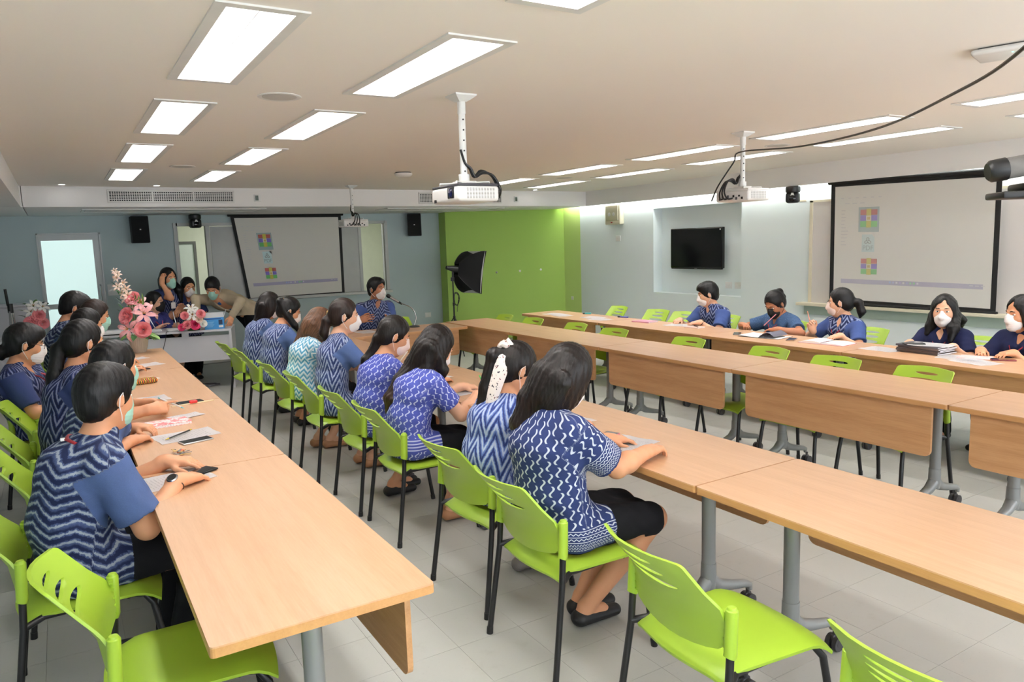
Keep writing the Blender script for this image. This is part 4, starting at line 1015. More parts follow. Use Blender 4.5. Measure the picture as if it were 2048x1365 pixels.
def make_chair():      # faces +x; origin on the floor midway between the rear posts
    r = thing('chair', 'x', 'chair')
    part('backrest', chair_back_mesh(), LIME, r, 50); part('seat', chair_seat_mb(), LIME, r, 60)
    for sd in (-1, 1):
        a = MB(); a.tube([(0.0, sd*0.232, 0.505), (0.004, sd*0.232, 0.515), (0.010, sd*0.230, 0.645), (0.010, sd*0.230, 0.650)], [0.0185, 0.0195, 0.0185, 0.014], 16); a.lathe([(0.0, 0.006), (0.012, 0.005), (0.015, 0.0), (0.015, -0.004)], 14, 0, TR(0.010, sd*0.230, 0.650))
        for i in range(5): a.box(-0.002, 0.012, sd*0.2105-0.008, sd*0.2105+0.008, 0.525+i*0.026, 0.531+i*0.026)
        part('post_sleeve', a, LIME, r)
        a = MB(); a.tube([(0.006, sd*0.231, 0.55), (-0.004, sd*0.234, 0.40), (-0.060, sd*0.252, 0.004)], 0.0125, 12); a.cyl((-0.0595, sd*0.252, 0.0), (-0.057, sd*0.2515, 0.03), 0.0145, n=12); part('leg', a, STEEL, r)
        a = MB(); a.tube([(-0.004, sd*0.232, 0.405), (0.06, sd*0.196, 0.419), (0.33, sd*0.186, 0.421), (0.385, sd*0.194, 0.412), (0.412, sd*0.209, 0.375), (0.425, sd*0.214, 0.30), (0.462, sd*0.232, 0.004)], 0.0125, 12); a.cyl((0.4615, sd*0.232, 0.0), (0.458, sd*0.2305, 0.03), 0.0145, n=12); part('leg', a, STEEL, r)
    a = MB(); a.tube([(0.06, -0.196, 0.418), (0.06, 0.196, 0.418)], 0.0100, 8); a.tube([(0.33, -0.20, 0.418), (0.33, 0.20, 0.418)], 0.0100, 8); part('seat_frame', a, STEEL, r)
    return r
CH0 = make_chair(); CH0_used = [False]
def chair(x, y, rz, label, group):
    if not CH0_used[0]:
        CH0_used[0] = True; CH0.location = (x, y, 0); CH0.rotation_euler = (0, 0, rz); CH0['label'] = label; CH0['group'] = group; return CH0
    return dup(CH0, (x, y, 0), rz, label, group)
GN, GL, GM, GF = 'chairs of the womens row', 'chairs along the left wall side', 'empty chairs of the middle row', 'chairs along the right wall'
chair(1.525, 2.42, 0.00, 'lime chair under the woman in the navy motif shirt', GN); chair(1.56, 3.04, 0.06, 'lime chair under the woman with the white printed scarf', GN)
chair(1.57, 4.02, -0.02, 'lime chair under the long haired woman in violet motif shirt', GN); chair(1.555, 4.63, 0.0, 'lime chair under the low ponytail woman in violet motif shirt', GN)
chair(1.53, 5.42, -0.03, 'lime chair under the woman with brown ponytail and gold tie', GN); chair(1.50, 6.14, 0.03, 'lime chair under the light brown haired woman', GN)
chair(1.49, 7.10, -0.04, 'lime chair under the woman with the high black ponytail', GN); chair(1.47, 7.80, 0.04, 'lime chair under the farthest long haired woman of the row', GN)
chair(1.545, 1.60, -0.08, 'empty lime chair with full seat in view, right of the navy motif shirt', GN); chair(1.60, 0.83, -0.05, 'empty lime chair cut off by the bottom right picture corner', GN)
chair(0.035, 2.46, -0.05, 'empty lime chair at the near end of the left row', GL); chair(-0.22, 3.23, 0.0, 'lime chair under the man with the steel wristwatch', GL)
chair(-0.19, 4.06, 0.0, 'lime chair under the woman with the pink hair clip', GL); chair(-0.22, 4.73, 0.03, 'lime chair behind the woman with the long black ponytail', GL)
chair(-0.22, 5.52, 0.0, 'lime chair in front of the woman with glasses and white mask', GL); chair(-0.36, 6.20, -0.06, 'lime chair under the woman with glasses and white mask', GL)
chair(-0.10, 6.95, 0.0, 'lime chair under the dark haired head beside the green mask', GL); chair(-0.08, 7.65, 0.0, 'lime chair of the far man near the flowers in the left row', GL)
chair(0.16, 1.47, -0.05, 'lime chair of which only a tip shows at the bottom left edge', GL)
for k, (y, lb) in enumerate([(7.93, 'farthest empty lime chair behind the middle row'), (7.30, 'second farthest empty lime chair behind the middle row'), (6.48, 'third farthest empty lime chair behind the middle row'), (5.77, 'fourth farthest empty lime chair behind the middle row'), (4.76, 'empty lime chair of the middle row facing the man with dark wristwatch'), (3.90, 'third empty lime chair from the right edge in middle row'), (3.27, 'second empty lime chair from the right edge in middle row'), (2.65, 'nearest fully seen empty lime chair of the middle row')]):
    chair(4.635+0.02*((k*37) % 3-1), y, pi+0.03*((k*53) % 5-2), lb, GM)
for k, (y, lb, dx) in enumerate([(7.72, 'farthest empty lime chair by the right wall', 0), (6.94, 'empty lime chair by the right wall, second from the far end', 0), (6.48, 'empty lime chair by the right wall left of the short haired man', 0), (5.86, 'lime chair under the man with dark wristwatch', .05), (4.98, 'lime chair under the woman in black mask', .05), (4.10, 'lime chair under the woman raising a pen', .02), (3.12, 'lime chair under the long haired woman in plain navy', .05), (2.55, 'lime chair under the woman at the right picture edge', .1)]):
    chair(6.28+dx, y, pi+0.04*((k*29) % 5-2), lb, GF)
chair(3.62, 8.62, -pi/2+0.1, 'empty lime chair right of the man with microphone', 'chairs at the head table'); chair(3.05, 8.78, -pi/2, 'lime chair under the man with microphone', 'chairs at the head table')
# ---------------------------------------------------------------- screens and equipment on the walls
SCRM = plain('screen_fabric', (0.72, 0.70, 0.66, 1), 0.85, var=0.01); BLKF = plain('black_border', rgb(16, 16, 17), 0.7)
flat = {}
def fm(r, g, b):
    k = (r, g, b)
    if k not in flat: flat[k] = plain('print_%d_%d_%d' % k, rgb(r, g, b), 0.85, var=0.0)
    return flat[k]
def screen(name, lab, TL, TR_, BR, BL, out, dim):
    """roll-down screen with a projected desktop; corners in world coordinates, out = direction to the viewer"""
    TL, TR_, BR, BL, out = (Vector(p) for p in (TL, TR_, BR, BL, out))
    def at(u, v, k=0.0): return tuple((TL*(1-u)+TR_*u)*(1-v)+(BL*(1-u)+BR*u)*v+out*k)
    r = tag(link('projection_screen', None), lab, 'projection screen', 'roll-down projection screens')
    base = Vector(at(0.5, 1.0)); r.location = base; r.location = base
    def pt(u, v, k): return Vector(at(u, v, k))-base
    def quad(nm, u0, u1, v0, v1, mat, k=0.002, th=0.0012, par=None):
        a = MB(); a.hexa([tuple(pt(u0, v1, k-th)), tuple(pt(u1, v1, k-th)), tuple(pt(u1, v0, k-th)), tuple(pt(u0, v0, k-th)), tuple(pt(u0, v1, k)), tuple(pt(u1, v1, k)), tuple(pt(u1, v0, k)), tuple(pt(u0, v0, k))]); return part(nm, a, mat, par or r, False)
    quad('fabric', 0, 1, 0, 1, SCRM, 0.0, 0.002)
    for q in ((0, 0.028, 0, 1), (0.972, 1, 0, 1), (0.028, 0.972, 0, 0.03), (0.028, 0.972, 0.962, 1)): quad('border', q[0], q[1], q[2], q[3], BLKF)
    a = MB(); a.tube([pt(-0.006, 0.995, 0.0), pt(1.006, 0.995, 0.0)], 0.022, 10); part('bottom_bar', a, BLKF, r)
    a = MB(); a.tube([pt(-0.02, -0.01, -0.01), pt(1.02, -0.01, -0.01)], 0.03, 12); part('roller_case', a, BLKF, r)
    c = (lambda R, G, B: fm(*[int(x*(1-dim)+y*dim) for x, y in zip((R, G, B), (196, 192, 186))]))
    def archive(u0, u1, v0, v1, sel):
        if sel: quad('selection_tint', u0-0.012, u1+0.012, v0-0.02, v1+0.04, c(150, 178, 184), 0.0026)
        h = (v1-v0)/3; g = quad('file_icon', u0, u1, v0, v0+h*0.93, c(190, 78, 74), 0.0034)
        quad('band', u0, u1, v0+h, v0+h*1.93, c(112, 96, 214), 0.0034, par=g); quad('band', u0, u1, v0+2*h, v1, c(88, 196, 92), 0.0034, par=g)
        um = (u0+u1)/2; w = (u1-u0)*0.14; quad('belt', um-w, um+w, v0-0.006, v1+0.004, c(206, 196, 60), 0.0042, par=g)
        quad('buckle', um-w*1.1, um+w*1.1, v0+h*1.05, v0+h*1.95, c(238, 232, 206), 0.0050, par=g); quad('buckle_hole', um-w*0.6, um+w*0.6, v0+h*1.25, v0+h*1.75, c(196, 160, 66), 0.0056, par=g)
    archive(0.205, 0.315, 0.225, 0.365, True); archive(0.215, 0.32, 0.62, 0.745, False)
    g = quad('page_icon', 0.218, 0.300, 0.425, 0.565, c(206, 238, 242), 0.0034)
    a = MB(); p = [pt(0.283, 0.423, 0.0040), pt(0.302, 0.423, 0.0040), pt(0.302, 0.452, 0.0040)]; a.face([tuple(x) for x in p]); a.face([tuple(x) for x in reversed(p)]); part('folded_corner', a, SCRM, g, False)
    sw = []
    for i in range(25):
        tt = i/24*2*pi; rr_ = 0.020*abs(cos(1.5*tt))+0.003; sw.append(pt(0.258+rr_*sin(tt), 0.478-rr_*cos(tt)*1.25, 0.0042))
    a = MB(); a.tube(sw, 0.0032, 5); part('swirl_mark', a, c(120, 120, 118), g)
    xd = (TR_-TL).normalized(); yd = (TL-BL).normalized(); o = pt(0.259, 0.535, 0.0040); n = out.normalized()
    M = Matrix(((xd.x, yd.x, n.x, o.x), (xd.y, yd.y, n.y, o.y), (xd.z, yd.z, n.z, o.z), (0, 0, 0, 1)))
    text_part('page_text', 'PDF', 0.075, c(140, 165, 170), g, M)
    quad('task_bar', 0.08, 0.93, 0.790, 0.826, c(172, 168, 206), 0.0024)
    for i in range(9): quad('task_icon', 0.40+0.021*i, 0.411+0.021*i, 0.797, 0.812, c(*((150, 190, 255), (180, 190, 250), (235, 235, 255), (190, 170, 240), (240, 240, 240), (170, 180, 240), (140, 240, 170), (120, 225, 150), (230, 230, 250))[i]), 0.0034)
    rd = random.Random(4)
    for i in range(11):
        w = 0.02+rd.random()*0.03; quad('menu_line', 0.075, 0.075+w, 0.225+0.028*i, 0.231+0.028*i, c(216, 216, 222), 0.0028)
    for i in range(6): quad('menu_line', 0.07+0.05*i, 0.09+0.05*i, 0.125, 0.131, c(216, 218, 226), 0.0028)
    for i in range(3): quad('menu_line', 0.10+0.05*i, 0.13+0.05*i, 0.168, 0.174, c(216, 218, 226), 0.0028)
    for i in range(3): quad('menu_line', 0.86+0.03*i, 0.88+0.03*i, 0.800, 0.806, c(220, 220, 228), 0.0034)
    return r
screen('a', 'projection screen with black border on the back wall beside the windows', (2.33, 12.0, 2.25), (4.075, 12.0, 2.25), (4.06, 12.0, 0.93), (2.50, 12.0, 0.915), (0, -1, 0), 0.25)
screen('b', 'projection screen with black border on the right wall', (7.655, 5.41, 2.255), (7.655, 3.60, 2.215), (7.655, 3.595, 0.865), (7.655, 5.40, 0.885), (-1, 0, 0), 0.55)
# white board behind the right screen
r = thing('white_board', 'wide white wall board with cream frame behind the right screen', 'board', (X1, 4.2, 0.87)); CRM = plain('cream_frame', rgb(226, 218, 196), 0.5); WB = plain('white_board_face', (0.74, 0.70, 0.68, 1), 0.4, var=0.01)
a = MB(); a.box(-0.02, 0.0, -1.75, 1.52, 0.0, 1.19); part('panel', a, WB, r)
a = MB(); a.box(-0.03, 0.0, 1.50, 1.54, 0.0, 1.21); a.box(-0.03, 0.0, -1.78, 1.54, 1.19, 1.215); part('frame', a, CRM, r)
a = MB(); a.rbox(-0.13, 0.0, -1.85, 1.64, -0.035, 0.0, 0.006); part('ledge', a, CRM, r)
a = MB(); a.box(-0.02, 0.0, -1.80, 1.60, -0.15, -0.036); part('ledge_shadow_strip', a, plain('ledge_shadow_green', (0.42, 0.52, 0.47, 1), 0.7), r)  # strip coloured as the greenish shadow below the ledge
# television in the alcove
r = thing('television', 'black flat television hung in the wall alcove', 'television', (X1+0.06, 7.67, 1.54)); a = MB(); a.rbox(-0.02, 0.035, -0.50, 0.50, -0.285, 0.285, 0.008); part('case', a, plain('tv_gloss_black', rgb(14, 15, 16), 0.2), r)
a = MB(); a.box(-0.0215, -0.019, -0.485, 0.485, -0.262, 0.270); part('screen', a, plain('tv_screen', rgb(8, 10, 11), 0.12), r)
a = MB(); a.rbox(-0.024, 0.02, -0.485, 0.485, -0.30, -0.278, 0.006); part('lower_bezel', a, plain('tv_bezel', rgb(20, 21, 22), 0.3), r); a = MB(); a.box(0.035, 0.11, -0.2, 0.2, -0.15, 0.15); part('wall_mount', a, STEEL, r)
a = MB(); a.box(-0.0225, -0.021, -0.475, -0.455, 0.245, 0.262); part('white_sticker', a, WHITE, r); a = MB(); a.box(-0.025, -0.0235, -0.035, 0.015, -0.293, -0.286); part('front_mark', a, fm(150, 150, 150), r)
def plate(name, lab, cat, loc, rz, w=0.075, h=0.05, holes=2, mat=WHITE, d=0.010):
    r = thing(name, lab, cat, loc, rz); a = MB(); a.rbox(-w, w, -d, 0, -h, h, 0.004); part('plate', a, mat, r)
    for i in range(holes): a = MB(); x = (i-(holes-1)/2)*0.06; a.rbox(x-0.014, x+0.014, -d-0.002, -d+0.002, -0.014, 0.014, 0.002); part('insert', a, FRM, r)
    return r
plate('power_outlet', 'cream outlet in the alcove under the television, left one', 'outlet', (X1+0.17, 7.16, 1.02), pi/2*-1, 0.06, 0.045, 1); plate('power_outlet', 'cream outlet in the alcove under the television, right one', 'outlet', (X1+0.17, 6.99, 1.02), -pi/2, 0.06, 0.045, 2)
plate('wall_socket', 'small wall socket below the emergency light', 'outlet', (X1, 9.32, 1.715), -pi/2, 0.055, 0.045, 1); plate('wall_socket', 'small socket low on the bright lime strip', 'outlet', (X1, 10.60, 0.69), -pi/2, 0.03, 0.03, 0)
plate('wall_socket', 'pale outlet low on the back wall near the lime corner', 'outlet', (5.60, Y1, 0.46), 0, 0.06, 0.045, 1); plate('light_switch', 'white switch box beside the frosted door', 'switch', (0.65, Y1, 1.21), 0, 0.065, 0.08, 2, WHITE, 0.03)
plate('wall_tag', 'small cream tag on the wall beside the hanging camera', 'tag', (X1, 5.86, 2.09), -pi/2, 0.05, 0.012, 0, CRM, 0.004)
for k, (x, y, z, lb) in enumerate(((6.60, 11.28, 1.19, 'small grey wall hook on the lime wall, leftmost'), (6.95, 11.06, 1.20, 'small white wall hook at the middle of the lime wall'), (7.26, 10.86, 1.215, 'small white wall hook on the lime wall, near the bright strip'))):
    r = thing('wall_hook', lb, 'hook', (x, y, z), -0.46); a = MB(); a.lathe([(0, 0), (0.020, 0.002), (0.018, 0.008), (0.008, 0.014), (0.008, 0.03), (0.0, 0.032)], 12, 0, Matrix.Rotation(pi/2, 4, 'X')); part('knob', a, WHITEP if k else SILVER, r)
for k, (y, lb) in enumerate(((7.28, 'black marker lying on the alcove ledge'),)):
    r = thing('marker_pen', lb, 'marker', (X1+0.04, y, AL[2]+0.008), 0); a = MB(); a.cyl((0, -0.06, 0), (0, 0.04, 0), 0.008, n=10); part('barrel', a, BLKP, r); a = MB(); a.cyl((0, 0.04, 0), (0, 0.07, 0), 0.009, n=10); part('cap', a, STEEL, r)
# emergency light
r = thing('emergency_light', 'cream emergency light box high on the right wall', 'emergency light', (X1, 9.36, 2.10)); OLD = plain('aged_cream_plastic', rgb(226, 220, 196), 0.5)
a = MB(); a.rbox(-0.09, 0, -0.19, 0.19, -0.165, 0.165, 0.02, seg=3); part('case', a, OLD, r); a = MB(); a.rbox(-0.105, -0.085, -0.15, 0.15, -0.10, 0.14, 0.012); part('clear_front', a, plain('dusty_window', rgb(206, 202, 178), 0.3), r)
for y in (-0.05, 0.06): a = MB(); a.lathe([(0.0, 0.0), (0.03, 0.004), (0.035, 0.02)], 14, 0, TR(-0.112, y, 0.0) @ Matrix.Rotation(pi/2, 4, 'Y')); part('lamp_head', a, FRM, r)
a = MB(); a.box(-0.107, -0.104, -0.02, 0.02, -0.14, -0.12); part('label_plate', a, fm(170, 60, 50), r)
# loudspeakers on the back wall
CAB = plain('speaker_cabinet', rgb(24, 24, 27), 0.75, bump=0.3, bscale=250)
def spk(x, z, rz, lab):
    r = thing('wall_speaker', lab, 'speaker', (x, 11.93, z), rz, 'black speakers on the back wall'); a = MB(); a.rbox(-0.115, 0.115, -0.12, 0.10, -0.19, 0.19, 0.012); part('cabinet', a, CAB, r)
    a = MB(); a.rbox(-0.108, 0.108, -0.128, -0.115, -0.182, 0.182, 0.006); part('grille', a, plain('speaker_cloth', rgb(17, 17, 19), 0.9, bump=0.6, bscale=600), r); a = MB(); a.box(-0.01, 0.01, -0.1295, -0.1275, -0.008, 0.008); part('badge', a, WHITE, r)
    a = MB(); a.tube([(0, 0.10, 0.05), (0, 0.16, 0.05)], 0.02, 8); part('bracket', a, STEEL, r)
spk(1.06, 2.055, 0.0, 'black wall speaker left of the back screen'); spk(5.36, 2.06, -0.45, 'black wall speaker near the lime corner, turned aside')
# hanging cameras
def ptz(loc, rz, lab):
    r = thing('hanging_camera', lab, 'camera', loc, rz); a = MB(); a.lathe([(0.055, 0.0), (0.085, -0.01), (0.088, -0.05), (0.080, -0.075)], 20); part('base', a, BLKP, r)
    a = MB(); a.rbox(-0.078, 0.078, -0.07, 0.075, -0.20, -0.072, 0.03, seg=3); part('head', a, BLKP, r); a = MB(); a.lathe([(0.0, 0.006), (0.034, 0.006), (0.042, 0.0)], 18, 0, TR(0, -0.068, -0.145) @ Matrix.Rotation(pi/2, 4, 'X')); part('lens', a, plain('lens_glass', rgb(8, 10, 16), 0.1), r)
    a = MB(); a.face([(-0.022, -0.0722, -0.115), (0.022, -0.0722, -0.115), (0.012, -0.0722, -0.082), (-0.012, -0.0722, -0.082)]); part('white_mark', a, WHITE, r, False); return r
ptz((1.80, 11.85, ZS), 0.1, 'black ceiling hung camera above the left back window'); ptz((7.60, 5.89, ZS+0.0), -1.0, 'black ceiling hung camera left of the right screen')
# ---------------------------------------------------------------- projectors
def smooth(pts, n=8):
    P = [Vector(p) for p in pts]; out = []
    for i in range(len(P)-1):
        p0, p1, p2, p3 = P[max(i-1, 0)], P[i], P[i+1], P[min(i+2, len(P)-1)]
        for k in range(n):
            t = k/n; out.append(0.5*((2*p1)+(p2-p0)*t+(2*p0-5*p1+4*p2-p3)*t*t+(3*p1-p0-3*p2+p3)*t*t*t))
    return out+[P[-1]]
PW = plain('projector_white', rgb(228, 226, 224), 0.45); PV = plain('projector_vent', rgb(140, 138, 134), 0.7); PD = plain('projector_top_dark', rgb(58, 56, 62), 0.5); POLE = plain('pole_white', rgb(226, 226, 224), 0.4)
def projector(lab, loc, rz, zb, rear):
    """loc = pole position on the ceiling; rz turns the lens, which faces local -x; body bottom at zb"""
    r = thing('ceiling_projector', lab, 'projector', (loc[0], loc[1], ZC), rz, 'projectors hung from the ceiling'); b0, b1 = zb-ZC, zb-ZC+0.095
    a = MB(); a.lathe([(0.090, 0.0), (0.088, -0.008), (0.05, -0.028), (0.03, -0.036)], 4, 0, RZ(pi/4)); part('ceiling_plate', a, POLE, r, False)
    a = MB(); a.tube([(0, 0, -0.03), (0, 0, -0.10)], 0.0225, 18); a.tube([(0, 0, -0.09), (0, 0, b1+0.03)], 0.0190, 18); po = part('pole', a, POLE, r)
    cam_dir = Vector((-loc[0], -loc[1], 0)).normalized(); ang = atan2(cam_dir.y, cam_dir.x)-rz+0.35
    n = int((-(b1+0.10))/0.055)
    for i in range(n): a = MB(); c = Vector((cos(ang)*0.0178, sin(ang)*0.0178, -0.13-i*0.055)); a.cyl(c, c+Vector((cos(ang)*0.0025, sin(ang)*0.0025, 0)), 0.0048, n=8); part('pole_hole', a, BLKP, po)
    a = MB(); a.rbox(-0.05, 0.05, -0.05, 0.05, b1+0.004, b1+0.022, 0.004)
    for sx in (-1, 1):
        for sy in (-1, 1): a.tube([(sx*0.03, sy*0.03, b1+0.012), (sx*0.10, sy*0.10, b1+0.012), (sx*0.10, sy*0.10, b1-0.002)], 0.006, 6)
    a.tube([(0, 0, b1+0.02), (0, 0, b1+0.06)], 0.03, 14); part('mount_bracket', a, POLE, r)
    a = MB(); a.rbox(-0.125, 0.125, -0.165, 0.165, b0, b1-0.012, 0.018, seg=3); bd = part('case', a, PW, r)
    a = MB(); a.rbox(-0.122, 0.122, -0.162, 0.162, b1-0.016, b1, 0.007); part('top_cover', a, PD if not rear else PW, r)
    a = MB(); a.rbox(-0.130, -0.118, -0.115, -0.040, b0+0.018, b1-0.016, 0.006); part('lens_recess', a, BLKP, r)
    a = MB(); a.lathe([(0.0, 0.004), (0.020, 0.003), (0.027, 0.0), (0.029, -0.004)], 20, 0, TR(-0.129, -0.078, (b0+b1)/2) @ Matrix.Rotation(-pi/2, 4, 'Y')); part('lens', a, plain('lens_blue', rgb(20, 24, 60), 0.08), r)
    a = MB(); a.box(-0.127, -0.124, 0.10, 0.125, b0+0.006, b0+0.022); part('sensor_window', a, BLKP, r)
    for sd in (-1, 1):
        a = MB()
        for i in range(10):
            for j in range(8): x = -0.075+0.0175*i; z = b0+0.016+0.0072*j; a.box(x, x+0.011, sd*0.1645-0.0012, sd*0.1645+0.0012, z, z+0.0035)
        v = part('vent_slots', a, PV, r); v['kind'] = 'stuff'
    rd = random.Random(9)
    for i in range(9): a = MB(); y = -0.12+0.028*i; h = 0.006+0.005*rd.random(); z = b0+0.022+0.018*(i % 2); a.rbox(0.1235, 0.1268, y-0.009, y+0.009, z-h, z+h, 0.001); part('port', a, BLKP if i % 3 else fm(90, 90, 96), r)
    a = MB()
    for k in range(3):
        e = 0.008*k
        a.tube(smooth([(0.126, -0.09+0.05*k, b0+0.025), (0.165+e, -0.08+0.045*k, b0+0.022), (0.20+e, -0.05+0.03*k, b0+0.075), (0.165+e, -0.03+0.02*k, b1+0.055), (0.10, -0.03+0.01*k, b1+0.065+e), (0.055, -0.028+e, b1+0.045), (0.03, -0.026+e, b1+0.09), (-0.005, -0.024, b1+0.12), (-0.022, -0.012, b1+0.19)], 5), 0.0065, 7)
    part('cables', a, STEEL, r); return r
projector('near ceiling projector with dark lens facing left', (1.95, 3.65), 0.0, 1.925, False)
projector('right ceiling projector with ports and hanging cables, before the television', (4.68, 4.10), pi, 1.965, True)
projector('far ceiling projector before the back screen', (3.34, 9.36), -pi/2, 1.968, True)
a = MB(); a.tube(smooth([(4.655, 4.40, 1.99), (4.60, 4.28, 2.10), (4.62, 4.14, 2.27), (4.60, 4.05, 2.342), (4.2, 3.21, 2.262), (3.6, 2.304, 2.212), (3.0, 1.615, 2.21), (2.5, 1.136, 2.225), (1.9, 0.6, 2.36), (1.6, 0.35, 2.497)]), 0.006, 7)
tag(part('hanging_cable', a, STEEL), 'long black cable sagging from the right projector to the camera side', 'cable')
# conference camera close to the right edge, on a stand
r = thing('conference_camera', 'grey cylindrical conference camera close to the right picture edge', 'camera', (2.20, 1.00, 1.80))
ax0, ax1 = Vector((2.145, 1.035, 1.848))-Vector(r.location), Vector((2.40, 0.80, 1.900))-Vector(r.location); dv = (ax1-ax0).normalized()
a = MB(); a.tube([ax0+dv*0.03, ax1], 0.028, 24); part('barrel', a, plain('grey_mesh', rgb(112, 108, 104), 0.7, bump=0.4, bscale=900), r)
a = MB(); a.tube([ax0-dv*0.012, ax0-dv*0.004, ax0+dv*0.032], [0.022, 0.029, 0.0302], 24); part('front_ring', a, BLKP, r); a = MB(); a.tube([ax0+dv*0.10+Vector((0, 0, -0.03)), ax0+dv*0.12+Vector((0, 0, -0.06))], [0.012, 0.02], 10); a.tube([ax0+dv*0.17+Vector((0, 0, -0.03)), ax0+dv*0.13+Vector((0, 0, -0.06))], 0.011, 8); part('neck', a, BLKP, r)
a = MB(); Mx = TR(0.06, -0.03, -0.012) @ RZ(-0.75); a.rbox(-0.06, 0.10, -0.05, 0.05, 0.004, 0.026, 0.008, 0, Mx); a.rbox(-0.11, 0.16, -0.06, 0.06, -0.014, 0.005, 0.006, 0, Mx); part('base', a, BLKP, r); a = MB(); a.box(0.02, 0.14, -0.0615, -0.0605, -0.010, 0.0, 0, Mx); part('blue_strip', a, fm(40, 90, 160), r)
r = thing('equipment_stand', 'slim black pole stand carrying the conference camera', 'stand', (2.36, 0.86, 0)); a = MB(); a.cyl((0, 0, 0.02), (0, 0, 1.745), 0.016, n=14); part('pole', a, STEEL, r); a = MB(); a.rbox(-0.20, 0.1, -0.08, 0.10, 1.745, 1.773, 0.006); part('shelf', a, plain('pale_shelf', rgb(205, 203, 198), 0.5), r)
for q in range(3): a = MB(); t_ = q*2.094+0.6; a.tube([(0, 0, 0.25), (0.20*cos(t_), 0.20*sin(t_), 0.012)], 0.011, 8); part('leg', a, STEEL, r)
# ---------------------------------------------------------------- softbox
r = thing('studio_softbox', 'black studio softbox on a stand before the lime wall', 'softbox', (5.18, 10.2, 0)); SB = plain('softbox_cloth', rgb(20, 20, 23), 0.8)
n = Vector((0.86, 0.10, -0.16)).normalized(); up = Vector((0, 0, 1)); up = (up-n*up.dot(n)).normalized(); sd = n.cross(up)
ap = Vector((0.02, 0.0, 1.33)); ct = Vector((0.0, 0.0, 1.34))+n*0.42
def sbp(i, t):      # i = corner 0..3, t = 0 at the throat .. 1 at the rim, ribs bow outward
    cx = ((-1, 1), (1, 1), (1, -1), (-1, -1))[i]; e = sd*(cx[0]*0.23)+up*(cx[1]*0.33); k = sin(t*pi/2)**0.75; return ap+n*(0.42*t)+e*k
b = bmesh.new(); N = 8
for i in range(4):
    rows = []
    for a_ in range(N+1):
        t_ = 0.12+0.88*a_/N; p, q = sbp(i, t_), sbp((i+1) % 4, t_); rows.append([b.verts.new(p.lerp(q, j/4)-n*0+(ap+n*0.42*t_-p.lerp(q, j/4))*0.14*sin(pi*j/4)) for j in range(5)])
    for a_ in range(N):
        for j in range(4): b.faces.new([rows[a_][j], rows[a_][j+1], rows[a_+1][j+1], rows[a_+1][j]])
bmesh.ops.solidify(b, geom=b.faces[:], thickness=0.004)
a = MB(); a.bm(b); part('shade', a, SB, r, 50); a = MB()
for i in range(4): a.tube([sbp(i, 0.12+0.88*k/8)*1.0 for k in range(9)], 0.005, 6)
part('ribs', a, STEEL, r); a = MB(); e = 0.97; f4 = [sbp(i, 1.0)-n*0.03 for i in range(4)]; a.hexa([tuple(p) for p in f4]+[tuple(p+n*0.004) for p in f4]); part('diffuser', a, WHITE, r, False)
a = MB(); a.tube([ap-n*0.13, ap-n*0.03, ap+n*0.07], [0.028, 0.045, 0.06], 16); part('lamp_head', a, STEEL, r); a = MB(); a.tube([(0, 0, 1.14), (0.005, 0, 1.29)], 0.016, 10); a.rbox(-0.03, 0.025, -0.02, 0.02, 1.14, 1.20, 0.008); part('swivel', a, STEEL, r)
a = MB(); a.cyl((0, 0, 0.40), (0, 0, 0.80), 0.013, n=12); a.cyl((0, 0, 0.78), (0, 0, 1.16), 0.010, n=12); a.cyl((0, 0, 0.76), (0, 0, 0.81), 0.018, n=12); a.cyl((0, 0, 0.55), (0, 0, 0.60), 0.020, n=12); part('pole', a, STEEL, r)
for q in range(3): a = MB(); t_ = q*2.094+0.4; a.tube([(0.012*cos(t_), 0.012*sin(t_), 0.57), (0.38*cos(t_), 0.38*sin(t_), 0.012)], 0.009, 8); a.tube([(0.0, 0, 0.35), (0.20*cos(t_), 0.20*sin(t_), 0.31)], 0.005, 6); part('leg', a, STEEL, r)
a = MB(); a.tube([Vector((0.05+0.045*cos(t_*5)*(1+0.1*sin(3*t_)), 0.015*sin(9*t_), 0.86+0.10*sin(t_*5)*(1+0.1*cos(2*t_)))) for t_ in np.linspace(0, 5, 60)]+[Vector((0.06, 0, 0.72)), Vector((0.055, 0, 0.66))], 0.004, 6); part('coiled_cable', a, STEEL, r)
# ---------------------------------------------------------------- white desk at the back left and things on it
DA = -0.26; DW = Matrix(((cos(pi+DA), -sin(pi+DA), 0, 1.775), (sin(pi+DA), cos(pi+DA), 0, 9.64), (0, 0, 1, 0), (0, 0, 0, 1)))
def dpt(u, v, z=0.75): p = Vector((1.775-cos(DA)*u-sin(DA)*-0.0, 9.64-sin(DA)*u, z))+Vector((-sin(DA)*-1*-1, 0, 0))*0; return Vector((1.775-cos(-DA)*u+sin(-DA)*v, 9.64+sin(-DA)*u+cos(-DA)*v, z))
GREYD = plain('pale_grey_laminate', (0.60, 0.60, 0.64, 1), 0.45, var=0.01)
r = thing('white_desk', 'pale grey desk with front panel below the frosted door', 'desk', tuple(dpt(0, 0, 0)), 0); rot = Matrix.Rotation(-DA*-1, 4, 'Z')
R_ = Matrix(((-cos(-DA), sin(-DA), 0, 0), (sin(-DA), cos(-DA), 0, 0), (0, 0, 1, 0), (0, 0, 0, 1)))
DL = 2.7
